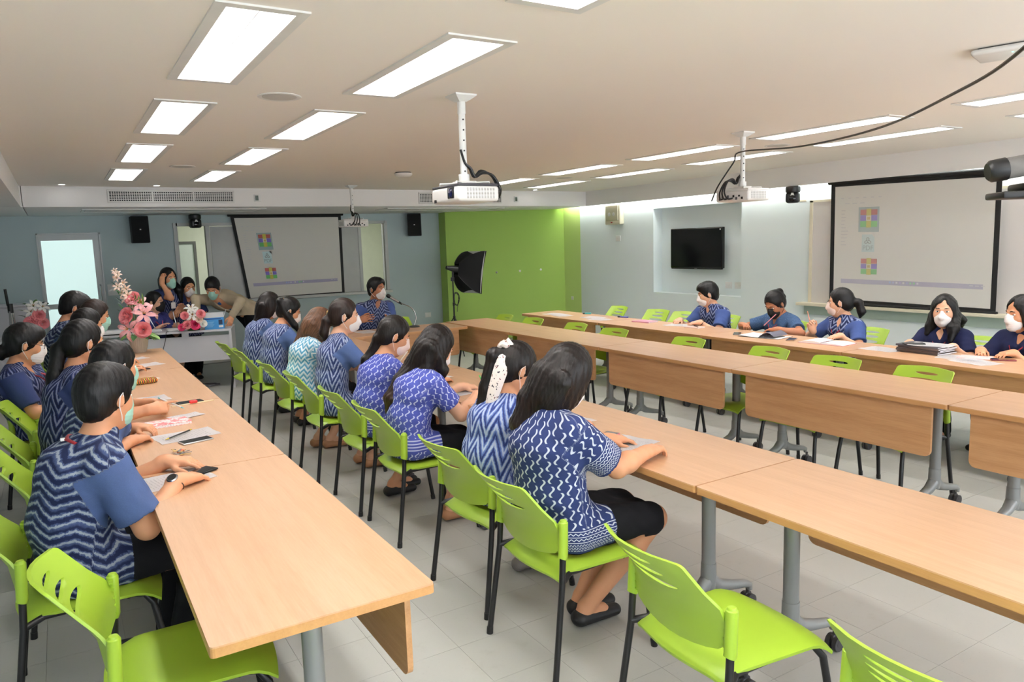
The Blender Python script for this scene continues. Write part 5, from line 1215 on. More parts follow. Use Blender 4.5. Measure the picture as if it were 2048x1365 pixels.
for nm, q in (('desk_top', (0.0, DL, -0.02, 0.62, 0.725, 0.75)), ('front_panel', (0.03, DL-0.03, 0.03, 0.05, 0.36, 0.675)), ('side_panel', (0.0, 0.03, -0.01, 0.58, 0.0, 0.725)), ('side_panel', (DL-0.03, DL, -0.01, 0.58, 0.0, 0.725)), ('rail', (0.5, 0.58, 0.035, 0.05, 0.675, 0.725)), ('rail', (1.6, 1.9, 0.035, 0.05, 0.675, 0.725))):
    a = MB(); a.box(*q, 0, R_); b = bmesh.new(); a2 = a; part(nm, a2, GREYD, r, False)
for o in r.children:
    me = o.data; me.flip_normals()
def on_desk(u, v): p = dpt(u, v); return (p.x, p.y, 0.75)
ds = lambda nm, lab, cat, u, v, rz=0: thing(nm, lab, cat, on_desk(u, v), -DA*-1*-1+rz if False else rz)
# flowers
PET = {}
def petal_mat(nm, c, c2):
    t = NT(nm); o = t.obj(); t.color(t.mix(t.noise(o, 60, 2.0), c, c2)); t.b.inputs['Subsurface Weight'].default_value = 0.05; return t.set(0.6, 0, 0.3)
PINKL = petal_mat('pink_lily', rgb(240, 160, 170), rgb(250, 205, 205)); WHITEL = petal_mat('white_lily', rgb(244, 242, 236), rgb(250, 248, 244)); ROSEP = petal_mat('pink_rose', rgb(236, 130, 140), rgb(246, 170, 172)); ROSER = petal_mat('magenta_rose', rgb(206, 40, 90), rgb(232, 84, 130))
BLUSH = petal_mat('blush_blossom', rgb(250, 214, 196), rgb(252, 232, 218)); LEAFM = petal_mat('leaf_green', rgb(34, 78, 40), rgb(66, 112, 58)); LEAFL = petal_mat('leaf_light', rgb(96, 138, 70), rgb(140, 168, 96)); STAM = plain('stamen', rgb(190, 140, 60), 0.6)
def frame_to(d):
    d = Vector(d).normalized(); x = d.orthogonal().normalized(); y = d.cross(x); return x, y, d
def lily(par, c, d, s, mat, nm='lily'):
    x, y, z = frame_to(d); c = Vector(c); a = MB()
    for i in range(6):
        t_ = i*pi/3; e = x*cos(t_)+y*sin(t_); w = z.cross(e); rows = []
        for k in range(6):
            q = k/5; p = c+z*(s*(0.55*q-0.55*q**3*1.1))+e*(s*(0.12+0.95*q)); hw = s*0.20*sin(pi*min(0.12+q*0.86, 1))
            rows.append((p-w*hw+z*0.03*s, p, p+w*hw+z*0.03*s))
        for k in range(5):
            for j in range(2):
                a.face([rows[k][j], rows[k][j+1], rows[k+1][j+1], rows[k+1][j]])
    for i in range(5): t_ = i*1.257; a.tube([c+z*0.1*s, c+z*0.55*s+(x*cos(t_)+y*sin(t_))*0.16*s], 0.025*s, 5, 1)
    part(nm, a, [mat, STAM], par, 60)
def rose(par, c, d, s, mat):
    x, y, z = frame_to(d); c = Vector(c); a = MB()
    for ring, (n_, r0, r1, h, ph) in enumerate(((5, 0.50, 1.0, 0.55, 0), (5, 0.42, 0.74, 0.78, 0.6), (4, 0.30, 0.48, 0.92, 0.2), (3, 0.12, 0.22, 0.98, 0.9))):
        for i in range(n_):
            t0 = ph+i*2*pi/n_; rows = []
            for k in range(4):
                q = k/3; rr_ = s*(r0*0.5+(r1-r0*0.5)*q**0.7+(0.14 if k == 3 and ring < 2 else 0)); rows.append([c+(x*cos(t0+j)+y*sin(t0+j))*rr_*(1.0+0.05*abs(j))+z*(s*h*q-(0.05*s if k == 3 else 0)-0.10*s*abs(j)) for j in (-0.75, -0.38, 0, 0.38, 0.75)])
            for k in range(3):
                for j in range(4): a.face([rows[k][j], rows[k][j+1], rows[k+1][j+1], rows[k+1][j]])
    part('rose', a, mat, par, 60)
def leaf(par, c, d, L, w, mat, droop=0.3):
    c = Vector(c); d = Vector(d).normalized(); sd_ = d.cross(Vector((0, 0, 1))); sd_ = sd_.normalized() if sd_.length > 1e-3 else Vector((1, 0, 0)); a = MB(); rows = []
    for k in range(7): q = k/6; p = c+d*L*q-Vector((0, 0, droop*L*q*q)); hw = w*sin(pi*min(0.08+q*0.92, 1)); rows.append((p-sd_*hw+Vector((0, 0, 0.15*hw)), p, p+sd_*hw+Vector((0, 0, 0.15*hw))))
    for k in range(6):
        for j in range(2): a.face([rows[k][j], rows[k][j+1], rows[k+1][j+1], rows[k+1][j]])
    part('leaf', a, mat, par, 60)
vs_ = thing('flower_vase', 'cream vase with pink lilies and roses on the left table', 'flower vase', (0.61, 8.02, 0.75)); CERA = plain('cream_ceramic', rgb(214, 204, 190), 0.35)
t = NT('ribbed_ceramic'); o = t.obj(); X = t.xyz(o); rb = t.math('SINE', t.mul(t.math('ARCTAN2', X[1], X[0]), 34.0)); t.color(rgb(212, 204, 192)); t.bump(rb, 0.4, 0.004); RIB = t.set(0.4)
a = MB(); a.lathe([(0.0, 0.0), (0.055, 0.0), (0.062, 0.012), (0.078, 0.07), (0.087, 0.13), (0.088, 0.17), (0.082, 0.185), (0.076, 0.18), (0.072, 0.15), (0.0, 0.14)], 32); part('pot', a, RIB, vs_)
cr_, cu_ = Vector((0.85, -0.52, 0)), Vector((0, 0, 1)); back = Vector((0.52, 0.85, 0))
def vp(dx, dz, dy=0.0): return cr_*dx+cu_*dz-back*dy       # dx across the view, dz up, dy towards the room
rd = random.Random(2)
lily(vs_, vp(-0.03, 0.24, 0.10), vp(-0.1, 0.25, 1), 0.12, PINKL); lily(vs_, vp(0.11, 0.38, 0.06), vp(0.4, 0.3, 0.8), 0.115, PINKL); lily(vs_, vp(0.06, 0.47, 0.03), vp(0.5, 0.5, 0.6), 0.10, PINKL)
rose(vs_, vp(-0.045, 0.36, 0.06), vp(-0.3, 0.3, 0.9), 0.075, ROSEP); rose(vs_, vp(0.10, 0.23, 0.09), vp(0.3, 0.1, 0.9), 0.070, ROSEP); rose(vs_, vp(0.0, 0.52, 0.02), vp(0.0, 0.5, 0.8), 0.065, ROSEP)
for k, (dx, dz) in enumerate(((-0.03, 0.52), (-0.07, 0.58), (-0.04, 0.61), (-0.10, 0.63), (-0.06, 0.67), (-0.13, 0.70), (-0.09, 0.73), (-0.14, 0.78), (-0.12, 0.82), (-0.16, 0.80), (-0.155, 0.85))): lily(vs_, vp(dx, dz-0.05, 0.02*(k % 3)), vp(-0.2+0.25*(k % 3), 0.4, 0.8), 0.062-0.0025*k, BLUSH, 'blossom')
for k in range(9): leaf(vs_, vp(-0.08-0.006*k, 0.26+0.045*k, 0.0), vp(-0.5-0.1*(k % 2), 0.9, 0.3*(k % 3)), 0.13, 0.016, LEAFM, 0.1)
for k in range(10): t_ = k*0.63; leaf(vs_, (0.05*cos(t_), 0.05*sin(t_), 0.17), (cos(t_), sin(t_), 0.35), 0.17, 0.036, LEAFM if k % 3 else LEAFL, 0.55)
for k in range(8): leaf(vs_, vp(0.01+0.012*k, 0.40+0.02*(k % 4), 0.02), vp(0.2*(k % 3)-0.1, 1.0, 0.3), 0.15, 0.010, LEAFL, 0.1)
for k in range(5): leaf(vs_, vp(0.10+0.015*k, 0.20-0.01*k, 0.05), vp(0.9, -0.2+0.1*k, 0.4), 0.11, 0.026, LEAFL, 0.5)
a = MB()
for k in range(7): t_ = k*0.9; a.tube([(0.02*cos(t_), 0.02*sin(t_), 0.12), tuple(vp(-0.02-0.012*k+0.03*(k % 2), 0.35+0.05*k, 0.02))], 0.004, 5)
part('stems', a, LEAFL, vs_)
fa = thing('flower_arrangement', 'low bouquet of white lilies and pink roses on the pale desk', 'flowers', on_desk(0.44, 0.06))
a = MB(); a.lathe([(0.0, 0.0), (0.07, 0.0), (0.085, 0.05), (0.0, 0.055)], 20); part('bowl', a, LEAFM, fa)
cr_, back = Vector((0.99, -0.13, 0)), Vector((0.13, 0.99, 0))
lily(fa, vp(0.0, 0.20, 0.07), vp(0, 0.2, 1), 0.10, WHITEL); lily(fa, vp(-0.01, 0.27, 0.03), vp(0, 0.7, 0.6), 0.085, WHITEL)
for dx, dz, s_, m_ in ((-0.085, 0.19, 0.045, ROSEP), (0.09, 0.20, 0.05, ROSEP), (0.02, 0.07, 0.058, ROSER), (-0.065, 0.075, 0.05, ROSEP), (-0.125, 0.05, 0.042, ROSER), (0.11, 0.08, 0.042, WHITEL), (0.07, 0.13, 0.04, BLUSH)): rose(fa, vp(dx, dz, 0.09), vp(dx*3, 0.3, 1), s_, m_)
for k in range(22): t_ = k*0.61; leaf(fa, vp(0.08*cos(t_), 0.10+0.07*sin(t_*1.3), 0.02), vp(cos(t_), 0.5*sin(t_*1.7)+0.2, 0.3), 0.11, 0.018, LEAFM if k % 2 else LEAFL, 0.3)
fb2 = thing('flower_stand', 'pink and white bouquet standing behind the far man, by the door', 'flowers', (-0.30, 10.75, 0)); cr_, back = Vector((0.99, 0.1, 0)), Vector((-0.1, 0.99, 0))
a = MB(); a.lathe([(0.0, 0.0), (0.12, 0.0), (0.09, 0.04), (0.03, 0.3), (0.03, 0.75), (0.11, 0.84), (0.0, 0.84)], 20); part('stand', a, GREYD, fb2)
for dx, dz, k in ((0.0, 1.12, 0), (0.09, 1.10, 0), (-0.03, 1.05, 0), (0.04, 1.0, 1), (0.0, 0.94, 1), (-0.05, 0.92, 1), (0.07, 0.9, 1)): (lily(fb2, vp(dx, dz, 0.05), vp(dx*3, 0.4, 0.9), 0.085, WHITEL) if k == 0 else rose(fb2, vp(dx, dz, 0.07), vp(dx*3, 0.2, 1), 0.065, ROSEP))
for k in range(12): t_ = k*0.7; leaf(fb2, vp(0.06*cos(t_), 1.0+0.1*sin(t_), 0), vp(cos(t_), 0.8, 0.3), 0.16, 0.03, LEAFM if k % 2 else LEAFL, 0.3)
# box on the desk
r = thing('carton_box', 'open blue carton with white flap on the pale desk', 'box', on_desk(0.20, 0.10), -0.16); CB = plain('carton_blue', rgb(58, 140, 200), 0.55, var=0.03); CW = plain('carton_white', rgb(232, 234, 238), 0.6)
a = MB(); w, dd, hh_ = 0.115, 0.07, 0.145
for q in ((-w, w, -dd, -dd+0.003), (-w, w, dd-0.003, dd), (-w, -w+0.003, -dd, dd), (w-0.003, w, -dd, dd)): a.box(q[0], q[1], q[2], q[3], 0, hh_)
a.box(-w, w, -dd, dd, 0, 0.003); part('carton', a, CB, r, False)
a = MB(); a.hexa([(-w, -dd, hh_), (w, -dd, hh_), (w, -dd+0.003, hh_), (-w, -dd+0.003, hh_), (-w*1.02, -dd-0.012, hh_+0.065), (w*1.02, -dd-0.012, hh_+0.065), (w*1.02, -dd-0.009, hh_+0.065), (-w*1.02, -dd-0.009, hh_+0.065)]); part('flap', a, CW, r, False)
a = MB(); a.hexa([(w-0.003, -dd, hh_), (w, -dd, hh_), (w, dd, hh_), (w-0.003, dd, hh_), (w+0.03, -dd, hh_+0.09), (w+0.033, -dd, hh_+0.09), (w+0.033, dd*0.2, hh_+0.09), (w+0.03, dd*0.2, hh_+0.09)]); part('flap', a, CW, r, False)
a = MB(); a.box(0.05, 0.10, -dd-0.001, -dd, 0.02, 0.045); part('bar_code', a, fm(228, 226, 224), r); a = MB(); a.box(0.05, 0.095, -dd-0.001, -dd, 0.055, 0.115); part('picture_print', a, fm(44, 60, 90), r)
for i in range(6): a = MB(); a.box(-0.095, -0.02+0.01*(i % 3), -dd-0.001, -dd, 0.03+0.012*i, 0.034+0.012*i); part('print_line', a, fm(150, 200, 230), r)
a = MB(); a.box(-0.10, 0.08, -dd-0.001, -dd, 0.122, 0.134); part('title_print', a, fm(40, 70, 130), r)
def goose(lab, u, lean, first=[None]):
    r = thing('desk_microphone', lab, 'microphone', on_desk(u, 0.10), 0, 'gooseneck microphones on the pale desk'); a = MB(); a.rbox(-0.09, 0.09, -0.06, 0.07, 0, 0.035, 0.016, seg=3); part('base', a, plain('pale_base', rgb(206, 206, 206), 0.5), r)
    a = MB(); a.tube(smooth([(0.03, 0, 0.03), (0.03+lean*0.5, 0, 0.12), (0.03+lean, 0.02, 0.24)], 5), 0.006, 7); part('gooseneck', a, SILVER, r); a = MB(); a.tube([(0.03+lean, 0.02, 0.24), (0.03+lean*1.1, 0.025, 0.275)], 0.011, 10); part('mic_head', a, BLKP, r)
goose('gooseneck microphone on the pale desk next to the low bouquet', 0.66, -0.03); goose('gooseneck microphone on the pale desk by the seated woman', 0.90, -0.08)
r = thing('teal_case', 'dark teal case on the pale desk behind the pink lilies', 'case', on_desk(1.05, 0.04), 0.1); a = MB(); a.rbox(-0.10, 0.10, -0.06, 0.06, 0, 0.06, 0.012); part('case_body', a, plain('teal', rgb(22, 66, 66), 0.4), r); a = MB(); a.rbox(-0.06, 0.06, -0.063, -0.055, 0.02, 0.045, 0.004); part('dark_front', a, BLKP, r)
r = thing('slim_box', 'long slim white device with dark underside on the pale desk', 'device', on_desk(1.45, 0.06), -0.26*1); a = MB(); a.rbox(-0.32, 0.30, -0.09, 0.09, 0.014, 0.055, 0.008); part('cover', a, plain('gloss_white', rgb(240, 240, 244), 0.3), r); a = MB(); a.box(-0.30, 0.28, -0.08, 0.08, 0, 0.014); part('foot', a, BLKP, r)
a = MB(); a.tube(smooth([tuple(Vector(on_desk(0.72, 0.02))), tuple(dpt(0.74, -0.03, 0.75)), tuple(dpt(0.75, -0.035, 0.68)), tuple(dpt(0.80, -0.03, 0.5)), tuple(dpt(0.82, -0.035, 0.3)), tuple(dpt(0.83, 0.0, 0.006))], 6), 0.004, 6); tag(part('desk_cable', a, STEEL), 'thin dark cable hanging down the front of the pale desk', 'cable')
a = MB(); a.tube([dpt(0.45+0.22*cos(t_)*(1+0.1*sin(2.3*t_)), 0.30+0.10*sin(t_)*(1+0.12*cos(1.7*t_)), 0.008+0.002*(i % 5)) for i, t_ in enumerate(np.linspace(0, 26, 120))], 0.005, 5); tag(part('cable_coil', a, plain('grey_cable', rgb(92, 88, 94), 0.6)), 'loose coil of grey cable on the floor under the pale desk', 'cable')
r = thing('power_strip', 'black power strip on the floor under the pale desk', 'power strip', tuple(dpt(0.75, 0.35, 0)), 0.4); a = MB(); a.rbox(-0.16, 0.16, -0.03, 0.03, 0, 0.04, 0.008); part('case', a, BLKP, r); a = MB(); a.box(-0.12, 0.12, -0.015, 0.015, 0.04, 0.043); part('socket_row', a, fm(70, 70, 74), r)
# left background: cabinet, tripod, equipment cases
r = thing('grey_cabinet', 'low pale grey cabinet in the far left corner', 'cabinet', (-0.85, 11.45, 0)); a = MB(); a.rbox(-0.70, 0.62, -0.25, 0.30, 0.0, 1.09, 0.006); part('carcass', a, GREYD, r); a = MB(); a.rbox(-0.72, 0.64, -0.27, 0.30, 1.09, 1.115, 0.005); part('top_panel', a, GREYD, r)
for x in (-0.36, 0.28): a = MB(); a.rbox(x-0.31, x+0.31, -0.266, -0.25, 0.03, 1.07, 0.004); dd_ = part('cabinet_door', a, GREYD, r); a = MB(); a.rbox(x+0.24, x+0.26, -0.29, -0.266, 0.6, 0.72, 0.004); part('handle', a, SILVER, dd_)
r = thing('folded_tripod', 'folded grey tripod leaning at the far left edge', 'tripod', (-0.53, 10.75, 0)); a = MB(); a.cyl((0, 0, 1.05), (0, 0, 1.16), 0.03, n=12); a.cyl((-0.02, 0, 1.14), (-0.03, -0.02, 1.34), 0.016, n=10); part('head', a, BLKP, r)
for k, dx in enumerate((-0.03, 0.0, 0.05)): a = MB(); a.cyl((dx*0.3, 0.02*(k-1), 1.07), (dx*1.6, 0.05*(k-1), 0.0), 0.012, n=8); part('leg', a, SILVER if k else ALU, r)
a = MB(); a.tube(smooth([(-0.14, 11.17, 1.117), (-0.22, 11.10, 1.12), (-0.25, 11.12, 0.9), (-0.22, 11.14, 0.55)], 6), 0.008, 7); tag(part('cabinet_cable', a, STEEL), 'black cable looping down the front of the grey cabinet', 'cable')
r = thing('equipment_case', 'black equipment trunk on the floor at the left edge', 'trunk', (-1.05, 7.2, 0), 0.1); a = MB(); a.rbox(-0.35, 0.35, -0.6, 0.6, 0.05, 0.52, 0.02); part('trunk_body', a, plain('trunk_black', rgb(26, 26, 28), 0.6), r); a = MB(); a.rbox(-0.36, 0.36, -0.61, 0.61, 0.40, 0.43, 0.006); part('trim_band', a, ALU, r)
for q in ((-0.25, -0.5), (0.25, -0.5), (-0.25, 0.5), (0.25, 0.5)): a = MB(); a.cyl((q[0]-0.015, q[1], 0.03), (q[0]+0.015, q[1], 0.03), 0.03, n=14); a.box(q[0]-0.02, q[0]+0.02, q[1]-0.02, q[1]+0.02, 0.03, 0.05); part('caster', a, WHEEL, r)
r = thing('floor_bag', 'dark soft bag on the floor behind the left chairs', 'bag', (-0.98, 5.75, 0), 0.2); a = MB(); a.rbox(-0.28, 0.28, -0.36, 0.36, 0.0, 0.24, 0.09, seg=4); part('bag_body', a, plain('bag_cloth', rgb(38, 38, 42), 0.9, bump=0.4, bscale=30), r, 60); a = MB(); a.tube(smooth([(0.02, -0.15, 0.23), (0.05, -0.1, 0.32), (0.05, 0.1, 0.32), (0.02, 0.15, 0.23)], 5), 0.012, 7); part('handle', a, BLKP, r)
# ---------------------------------------------------------------- things on the tables
t = NT('printed_paper'); o = t.obj(); X = t.xyz(o); ln = t.mul(t.lt(t.fract(t.mul(X[1], 70.0)), 0.34), t.mul(t.lt(t.math('ABSOLUTE', X[0]), 0.075), t.lt(t.math('ABSOLUTE', X[1]), 0.115)))
wn = t.gt(t.noise(t.scaled(o, (1, 1, 1)), 120, 1.0), 0.5); t.color(t.mix(t.mul(t.mul(ln, wn), 0.28), rgb(248, 247, 250), rgb(120, 120, 130))); PAPER = t.set(0.7)
def sheet(lab, x, y, rz=0.0, z=0.7502, w=0.105, l=0.148, curl=0.004, group='white printed sheets on the tables'):
    b = bmesh.new(); nx, ny = 5, 6; V_ = [[b.verts.new((-w+2*w*i/nx, -l+2*l*j/ny, 0.0004+curl*((2*i/nx-1)**4+(2*j/ny-1)**4)*(0.6+0.4*sin(i*2.1+j)))) for j in range(ny+1)] for i in range(nx+1)]
    for i in range(nx):
        for j in range(ny): b.faces.new([V_[i][j], V_[i+1][j], V_[i+1][j+1], V_[i][j+1]])
    bmesh.ops.solidify(b, geom=b.faces[:], thickness=0.0003); a = MB(); a.bm(b); o = part('paper_sheet', a, PAPER, None, 60, (x, y, z), (0, 0, rz)); return tag(o, lab, 'paper', group)
def phone(lab, x, y, rz, body=None, screen_up=True, z=0.7500):
    r = thing('smartphone', lab, 'phone', (x, y, z), rz, 'smartphones on the tables'); a = MB(); a.rbox(-0.037, 0.037, -0.077, 0.077, 0.0, 0.0085, 0.004); part('case', a, body or BLKP, r)
    a = MB(); a.box(-0.034, 0.034, -0.072, 0.072, 0.0083, 0.0089); part('screen' if screen_up else 'back_cover', a, plain('phone_glass', rgb(26, 26, 30), 0.12) if screen_up else (body or BLKP), r); return r
def pen(lab, a0, a1, c, tipc=None, r_=0.0042, group=None):
    r = thing('pen', lab, 'pen', a0, 0, group); d = Vector(a1)-Vector(a0); a = MB(); a.tube([d*0.0, d*0.12], [0.001, r_], 8); part('tip', a, tipc or STEEL, r); a = MB(); a.tube([d*0.12, d*0.92], r_, 8); part('barrel', a, c, r); a = MB(); a.tube([d*0.92, d], [r_*1.05, r_*0.8], 8); part('end_cap', a, tipc or c, r); return r
def book(lab, x, y, rz, w, l, h, cover, page=None, z=0.75, nm='notebook', group=None):
    r = thing(nm, lab, nm.replace('_', ' '), (x, y, z), rz, group); a = MB(); a.rbox(-w, w, -l, l, h-0.002, h, 0.001); a.rbox(-w, w, -l, l, 0, 0.002, 0.001); a.box(-w, -w+0.002, -l, l, 0.001, h-0.001); part('cover', a, cover, r); a = MB(); a.box(-w+0.003, w-0.003, -l+0.003, l-0.003, 0.002, h-0.002); part('pages', a, page or PAPER, r); return r
# left row
t = NT('pink_print_cover'); o = t.obj(); t.color(t.mix(t.sstep(t.noise(o, 28, 3.0, 0.7), 0.48, 0.56), rgb(240, 224, 222), rgb(226, 118, 122))); PINKP = t.set(0.5)
r = thing('key_bunch', 'bunch of metal keys with an orange tag on the near left table', 'keys', (0.40, 3.74, 0.75), 0.2); rd = random.Random(5); a = MB(); a.tube([(0.016*cos(q), 0.016*sin(q), 0.006) for q in np.linspace(0, 2*pi, 17)], 0.0015, 6); part('ring', a, SILVER, r)
for k in range(7):
    M = RZ(-0.9+0.42*k+rd.random()*0.3) @ TR(0.014, 0, 0.004+0.0022*k); a = MB(); a.lathe([(0.0, 0), (0.011, 0), (0.011, 0.002), (0.0, 0.002)], 12, 0, M @ TR(0.008, 0, 0)); a.box(0.016, 0.050, -0.003, 0.003, 0, 0.002, 0, M)
    for i in range(3): a.box(0.030+0.006*i, 0.033+0.006*i, -0.006, -0.003, 0, 0.002, 0, M)
    part('key', a, SILVER if k % 3 else GOLD, r)
a = MB(); a.rbox(0.02, 0.055, 0.006, 0.024, 0.004, 0.014, 0.003, 0, RZ(0.5)); part('orange_tag', a, plain('orange_tag', rgb(216, 84, 56), 0.6), r)
phone('silver edged smartphone lying beside the printed sheet and black pencil', 0.515, 3.965, -1.32, plain('phone_silver', rgb(200, 200, 204), 0.3, 0.6))
sheet('white sheet under the black pencil on the left table', 0.49, 4.12, -1.40); pen('black pencil with yellow end lying across the white sheet', (0.385, 4.06, 0.760), (0.53, 4.21, 0.760), BLKP, plain('yellow_end', rgb(220, 190, 60), 0.5))
book('pink and white patterned notebook by the clasped hands', 0.44, 4.47, -1.45, 0.075, 0.115, 0.016, PINKP)
sheet('white sheet corner under the forearm beside the pink notebook', 0.56, 4.62, -1.2, w=0.06, l=0.09); sheet('white sheet on the left table under the pen holding hands', 0.40, 5.32, -1.45); phone('black smartphone with red pen cap resting on it', 0.64, 5.04, -1.40)
r = thing('folding_fan', 'pale wooden stick with a red clip beside the black phone', 'stick', (0.64, 4.985, 0.75), -1.42); a = MB(); a.rbox(-0.008, 0.008, -0.12, 0.14, 0.0, 0.006, 0.002); part('stick', a, plain('pale_wood', rgb(226, 206, 170), 0.6), r); a = MB(); a.rbox(-0.012, 0.02, -0.01, 0.035, 0.006, 0.022, 0.004); part('red_clip', a, plain('red_clip', rgb(216, 44, 48), 0.5), r)
t = NT('woven_cloth'); o = t.obj(); X = t.xyz(o); ck = t.gt(t.mul(t.math('SINE', t.mul(X[1], 420.0)), t.math('SINE', t.mul(X[0], 300.0))), 0.0); t.color(t.mix(ck, t.mix(t.gt(t.math('SINE', t.mul(X[1], 210.0)), 0), rgb(206, 150, 50), rgb(196, 84, 44)), rgb(44, 84, 48))); WOV = t.set(0.8)
r = thing('pencil_case', 'woven green and orange pencil case on the left table', 'pencil case', (0.44, 6.02, 0.75), -1.35); a = MB(); a.rbox(-0.045, 0.045, -0.115, 0.115, 0.0, 0.042, 0.02, seg=4); part('pouch', a, WOV, r, 60); a = MB(); a.box(-0.003, 0.003, -0.10, 0.10, 0.041, 0.044); part('zip', a, GOLD, r)
sheet('white sheet behind the woven pencil case', 0.43, 6.22, -1.3, w=0.08); phone('black smartphone below the far printed sheet on the left table', 0.50, 6.78, -1.35); sheet('printed sheet beyond the black smartphone on the left table', 0.55, 7.02, -1.25); sheet('white sheet near the vase on the left table', 0.53, 7.52, -1.2, w=0.08, l=0.10)
sheet('white sheet under the hands of the man with the wristwatch', 0.33, 3.33, -1.35)
# womens row
sheet('white sheet before the woman in the navy motif shirt', 2.16, 2.58, -1.3); phone('dark smartphone with pink edge behind the navy motif sleeve', 2.19, 2.745, -1.2, plain('phone_pink', rgb(196, 110, 120), 0.5))
sheet('white sheet before the long haired woman in violet motif', 2.16, 4.18, -1.5); sheet('white sheet before the low ponytail woman in violet motif', 2.20, 4.78, -1.4); sheet('white sheet before the brown ponytail woman with gold tie', 2.18, 5.46, -1.5); sheet('white sheet before the woman with light brown hair', 2.18, 6.18, -1.6); sheet('white sheet before the woman with the high black ponytail', 2.18, 7.0, -1.5)
sheet('white sheet before the woman with the printed scarf', 2.2, 3.12, -1.5)
# wall side row
SH = 'white printed sheets on the tables'
sheet('loose white sheet at the far end of the wall side row, upper', 5.50, 7.93, 0.1); sheet('loose white sheet at the far end of the wall side row, lower', 5.47, 7.72, -0.2); sheet('loose white sheet beside the blue marker, upper', 5.58, 7.20, 0.12); sheet('loose white sheet beside the blue marker, lower', 5.50, 6.98, 0.0)
r = thing('marker_pen', 'teal highlighter standing out on the far wall side table', 'marker', (5.80, 7.62, 0.759), 0.7); a = MB(); a.cyl((0, -0.05, 0), (0, 0.03, 0), 0.009, n=10); part('barrel', a, plain('teal_marker', rgb(70, 180, 190), 0.5), r); a = MB(); a.cyl((0, 0.03, 0), (0, 0.06, 0), 0.0085, n=10); part('cap', a, BLKP, r)
r = thing('marker_pen', 'blue marker on the wall side table before the empty chairs', 'marker', (5.82, 6.93, 0.759), 0.3); a = MB(); a.cyl((0, -0.07, 0), (0, 0.04, 0), 0.009, n=10); part('barrel', a, plain('blue_marker', rgb(96, 104, 196), 0.5), r); a = MB(); a.cyl((0, 0.04, 0), (0, 0.075, 0), 0.0095, n=10); part('cap', a, BLKP, r)
book('pink notebook lying on the wall side row', 5.68, 6.38, 0.15, 0.085, 0.125, 0.014, plain('pink_cover', rgb(206, 150, 172), 0.6))
sheet('white sheet under the hands of the short haired man', 5.70, 5.85, 0.2); book('pale notebook beside the short haired man\'s wristwatch', 5.66, 5.58, 0.1, 0.06, 0.09, 0.010, plain('pale_cover', rgb(222, 196, 186), 0.6)); pen('dark pen lying on the pale notebook', (5.63, 5.50, 0.766), (5.69, 5.62, 0.766), BLKP)
phone('grey smartphone beside the open ring binder', 5.56, 4.92, -0.9, plain('phone_grey', rgb(120, 118, 120), 0.4)); phone('brown smartphone between binder and open book', 5.58, 4.31, -1.1, plain('phone_brown', rgb(150, 120, 98), 0.4))
r = thing('ring_binder', 'open ring binder with dark cover before the woman in black mask', 'binder', (5.60, 4.62, 0.75), 0.15); a = MB()
a.hexa([(-0.12, 0.0, 0.0), (0.12, 0.0, 0.0), (0.12, 0.20, 0.01), (-0.12, 0.20, 0.01), (-0.12, 0.0, 0.004), (0.12, 0.0, 0.004), (0.12, 0.20, 0.014), (-0.12, 0.20, 0.014)]); part('page_block', a, PAPER, r)
a = MB(); rows = [[(-0.12, -0.16*q_, 0.05*sin(pi*q_*0.9)+0.004), (0.12, -0.16*q_, 0.05*sin(pi*q_*0.9)+0.004)] for q_ in np.linspace(0, 1, 8)]
for k in range(7): a.face([rows[k][0], rows[k][1], rows[k+1][1], rows[k+1][0]])
part('turned_page', a, fm(92, 92, 104), r); a = MB(); a.box(-0.12, 0.12, -0.20, -0.02, 0, 0.003); part('page_block', a, PAPER, r); a = MB(); a.box(-0.13, 0.13, -0.21, 0.21, -0.0, 0.0015); part('cover', a, BLKP, r)
for k in range(4): a = MB(); a.tube([(-0.08+0.05*k+0.0, 0.012*cos(q), 0.006+0.016*sin(q)) for q in np.linspace(0, pi, 9)], 0.0016, 5); part('ring', a, SILVER, r)
r = thing('open_book', 'thick open book before the woman raising a pen', 'book', (5.62, 3.98, 0.75), 0.12)
for sg in (-1, 1):
    a = MB(); rows = [[(-0.11, sg*0.20*q_, 0.003+0.022*sin(pi*min(q_*0.75+0.18, 1))*(1 if sg > 0 else 0.55)), (0.11, sg*0.20*q_, 0.003+0.022*sin(pi*min(q_*0.75+0.18, 1))*(1 if sg > 0 else 0.55))] for q_ in np.linspace(0, 1, 8)]
    for k in range(7):
        a.face([rows[k][0], rows[k][1], rows[k+1][1], rows[k+1][0]]); a.face([(rows[k][0][0], rows[k][0][1], 0), rows[k][0], rows[k+1][0], (rows[k+1][0][0], rows[k+1][0][1], 0)]); a.face([(rows[k][1][0], rows[k][1][1], 0), (rows[k+1][1][0], rows[k+1][1][1], 0), rows[k+1][1], rows[k][1]])
    a.face([(-0.11, sg*0.2, 0), (0.11, sg*0.2, 0), rows[7][1], rows[7][0]]); part('page_block', a, PAPER, r)
a = MB(); a.box(-0.115, 0.115, -0.205, 0.205, -0.0, 0.0018); part('cover', a, plain('rose_cover', rgb(186, 96, 118), 0.6), r)
for k, (w_, c_, lb) in enumerate(((0.125, rgb(74, 62, 58), 'dark folder at the bottom of the stack'), (0.122, rgb(96, 82, 76), 'dark folder second from the bottom of the stack'), (0.124, rgb(66, 58, 60), 'dark folder at the middle of the stack'), (0.120, rgb(104, 92, 88), 'grey brown folder near the top of the stack'), (0.118, rgb(84, 84, 92), 'grey folder at the top of the stack'))):
    book(lb+' before the navy long haired woman', 5.72+0.006*(k % 2), 3.17+0.008*((k*2) % 3), 0.06*((k % 3)-1), w_, 0.165, 0.012, plain('folder_%d' % k, c_, 0.6), z=0.75+0.0122*k, nm='folder', group='dark folders stacked on the wall side row')
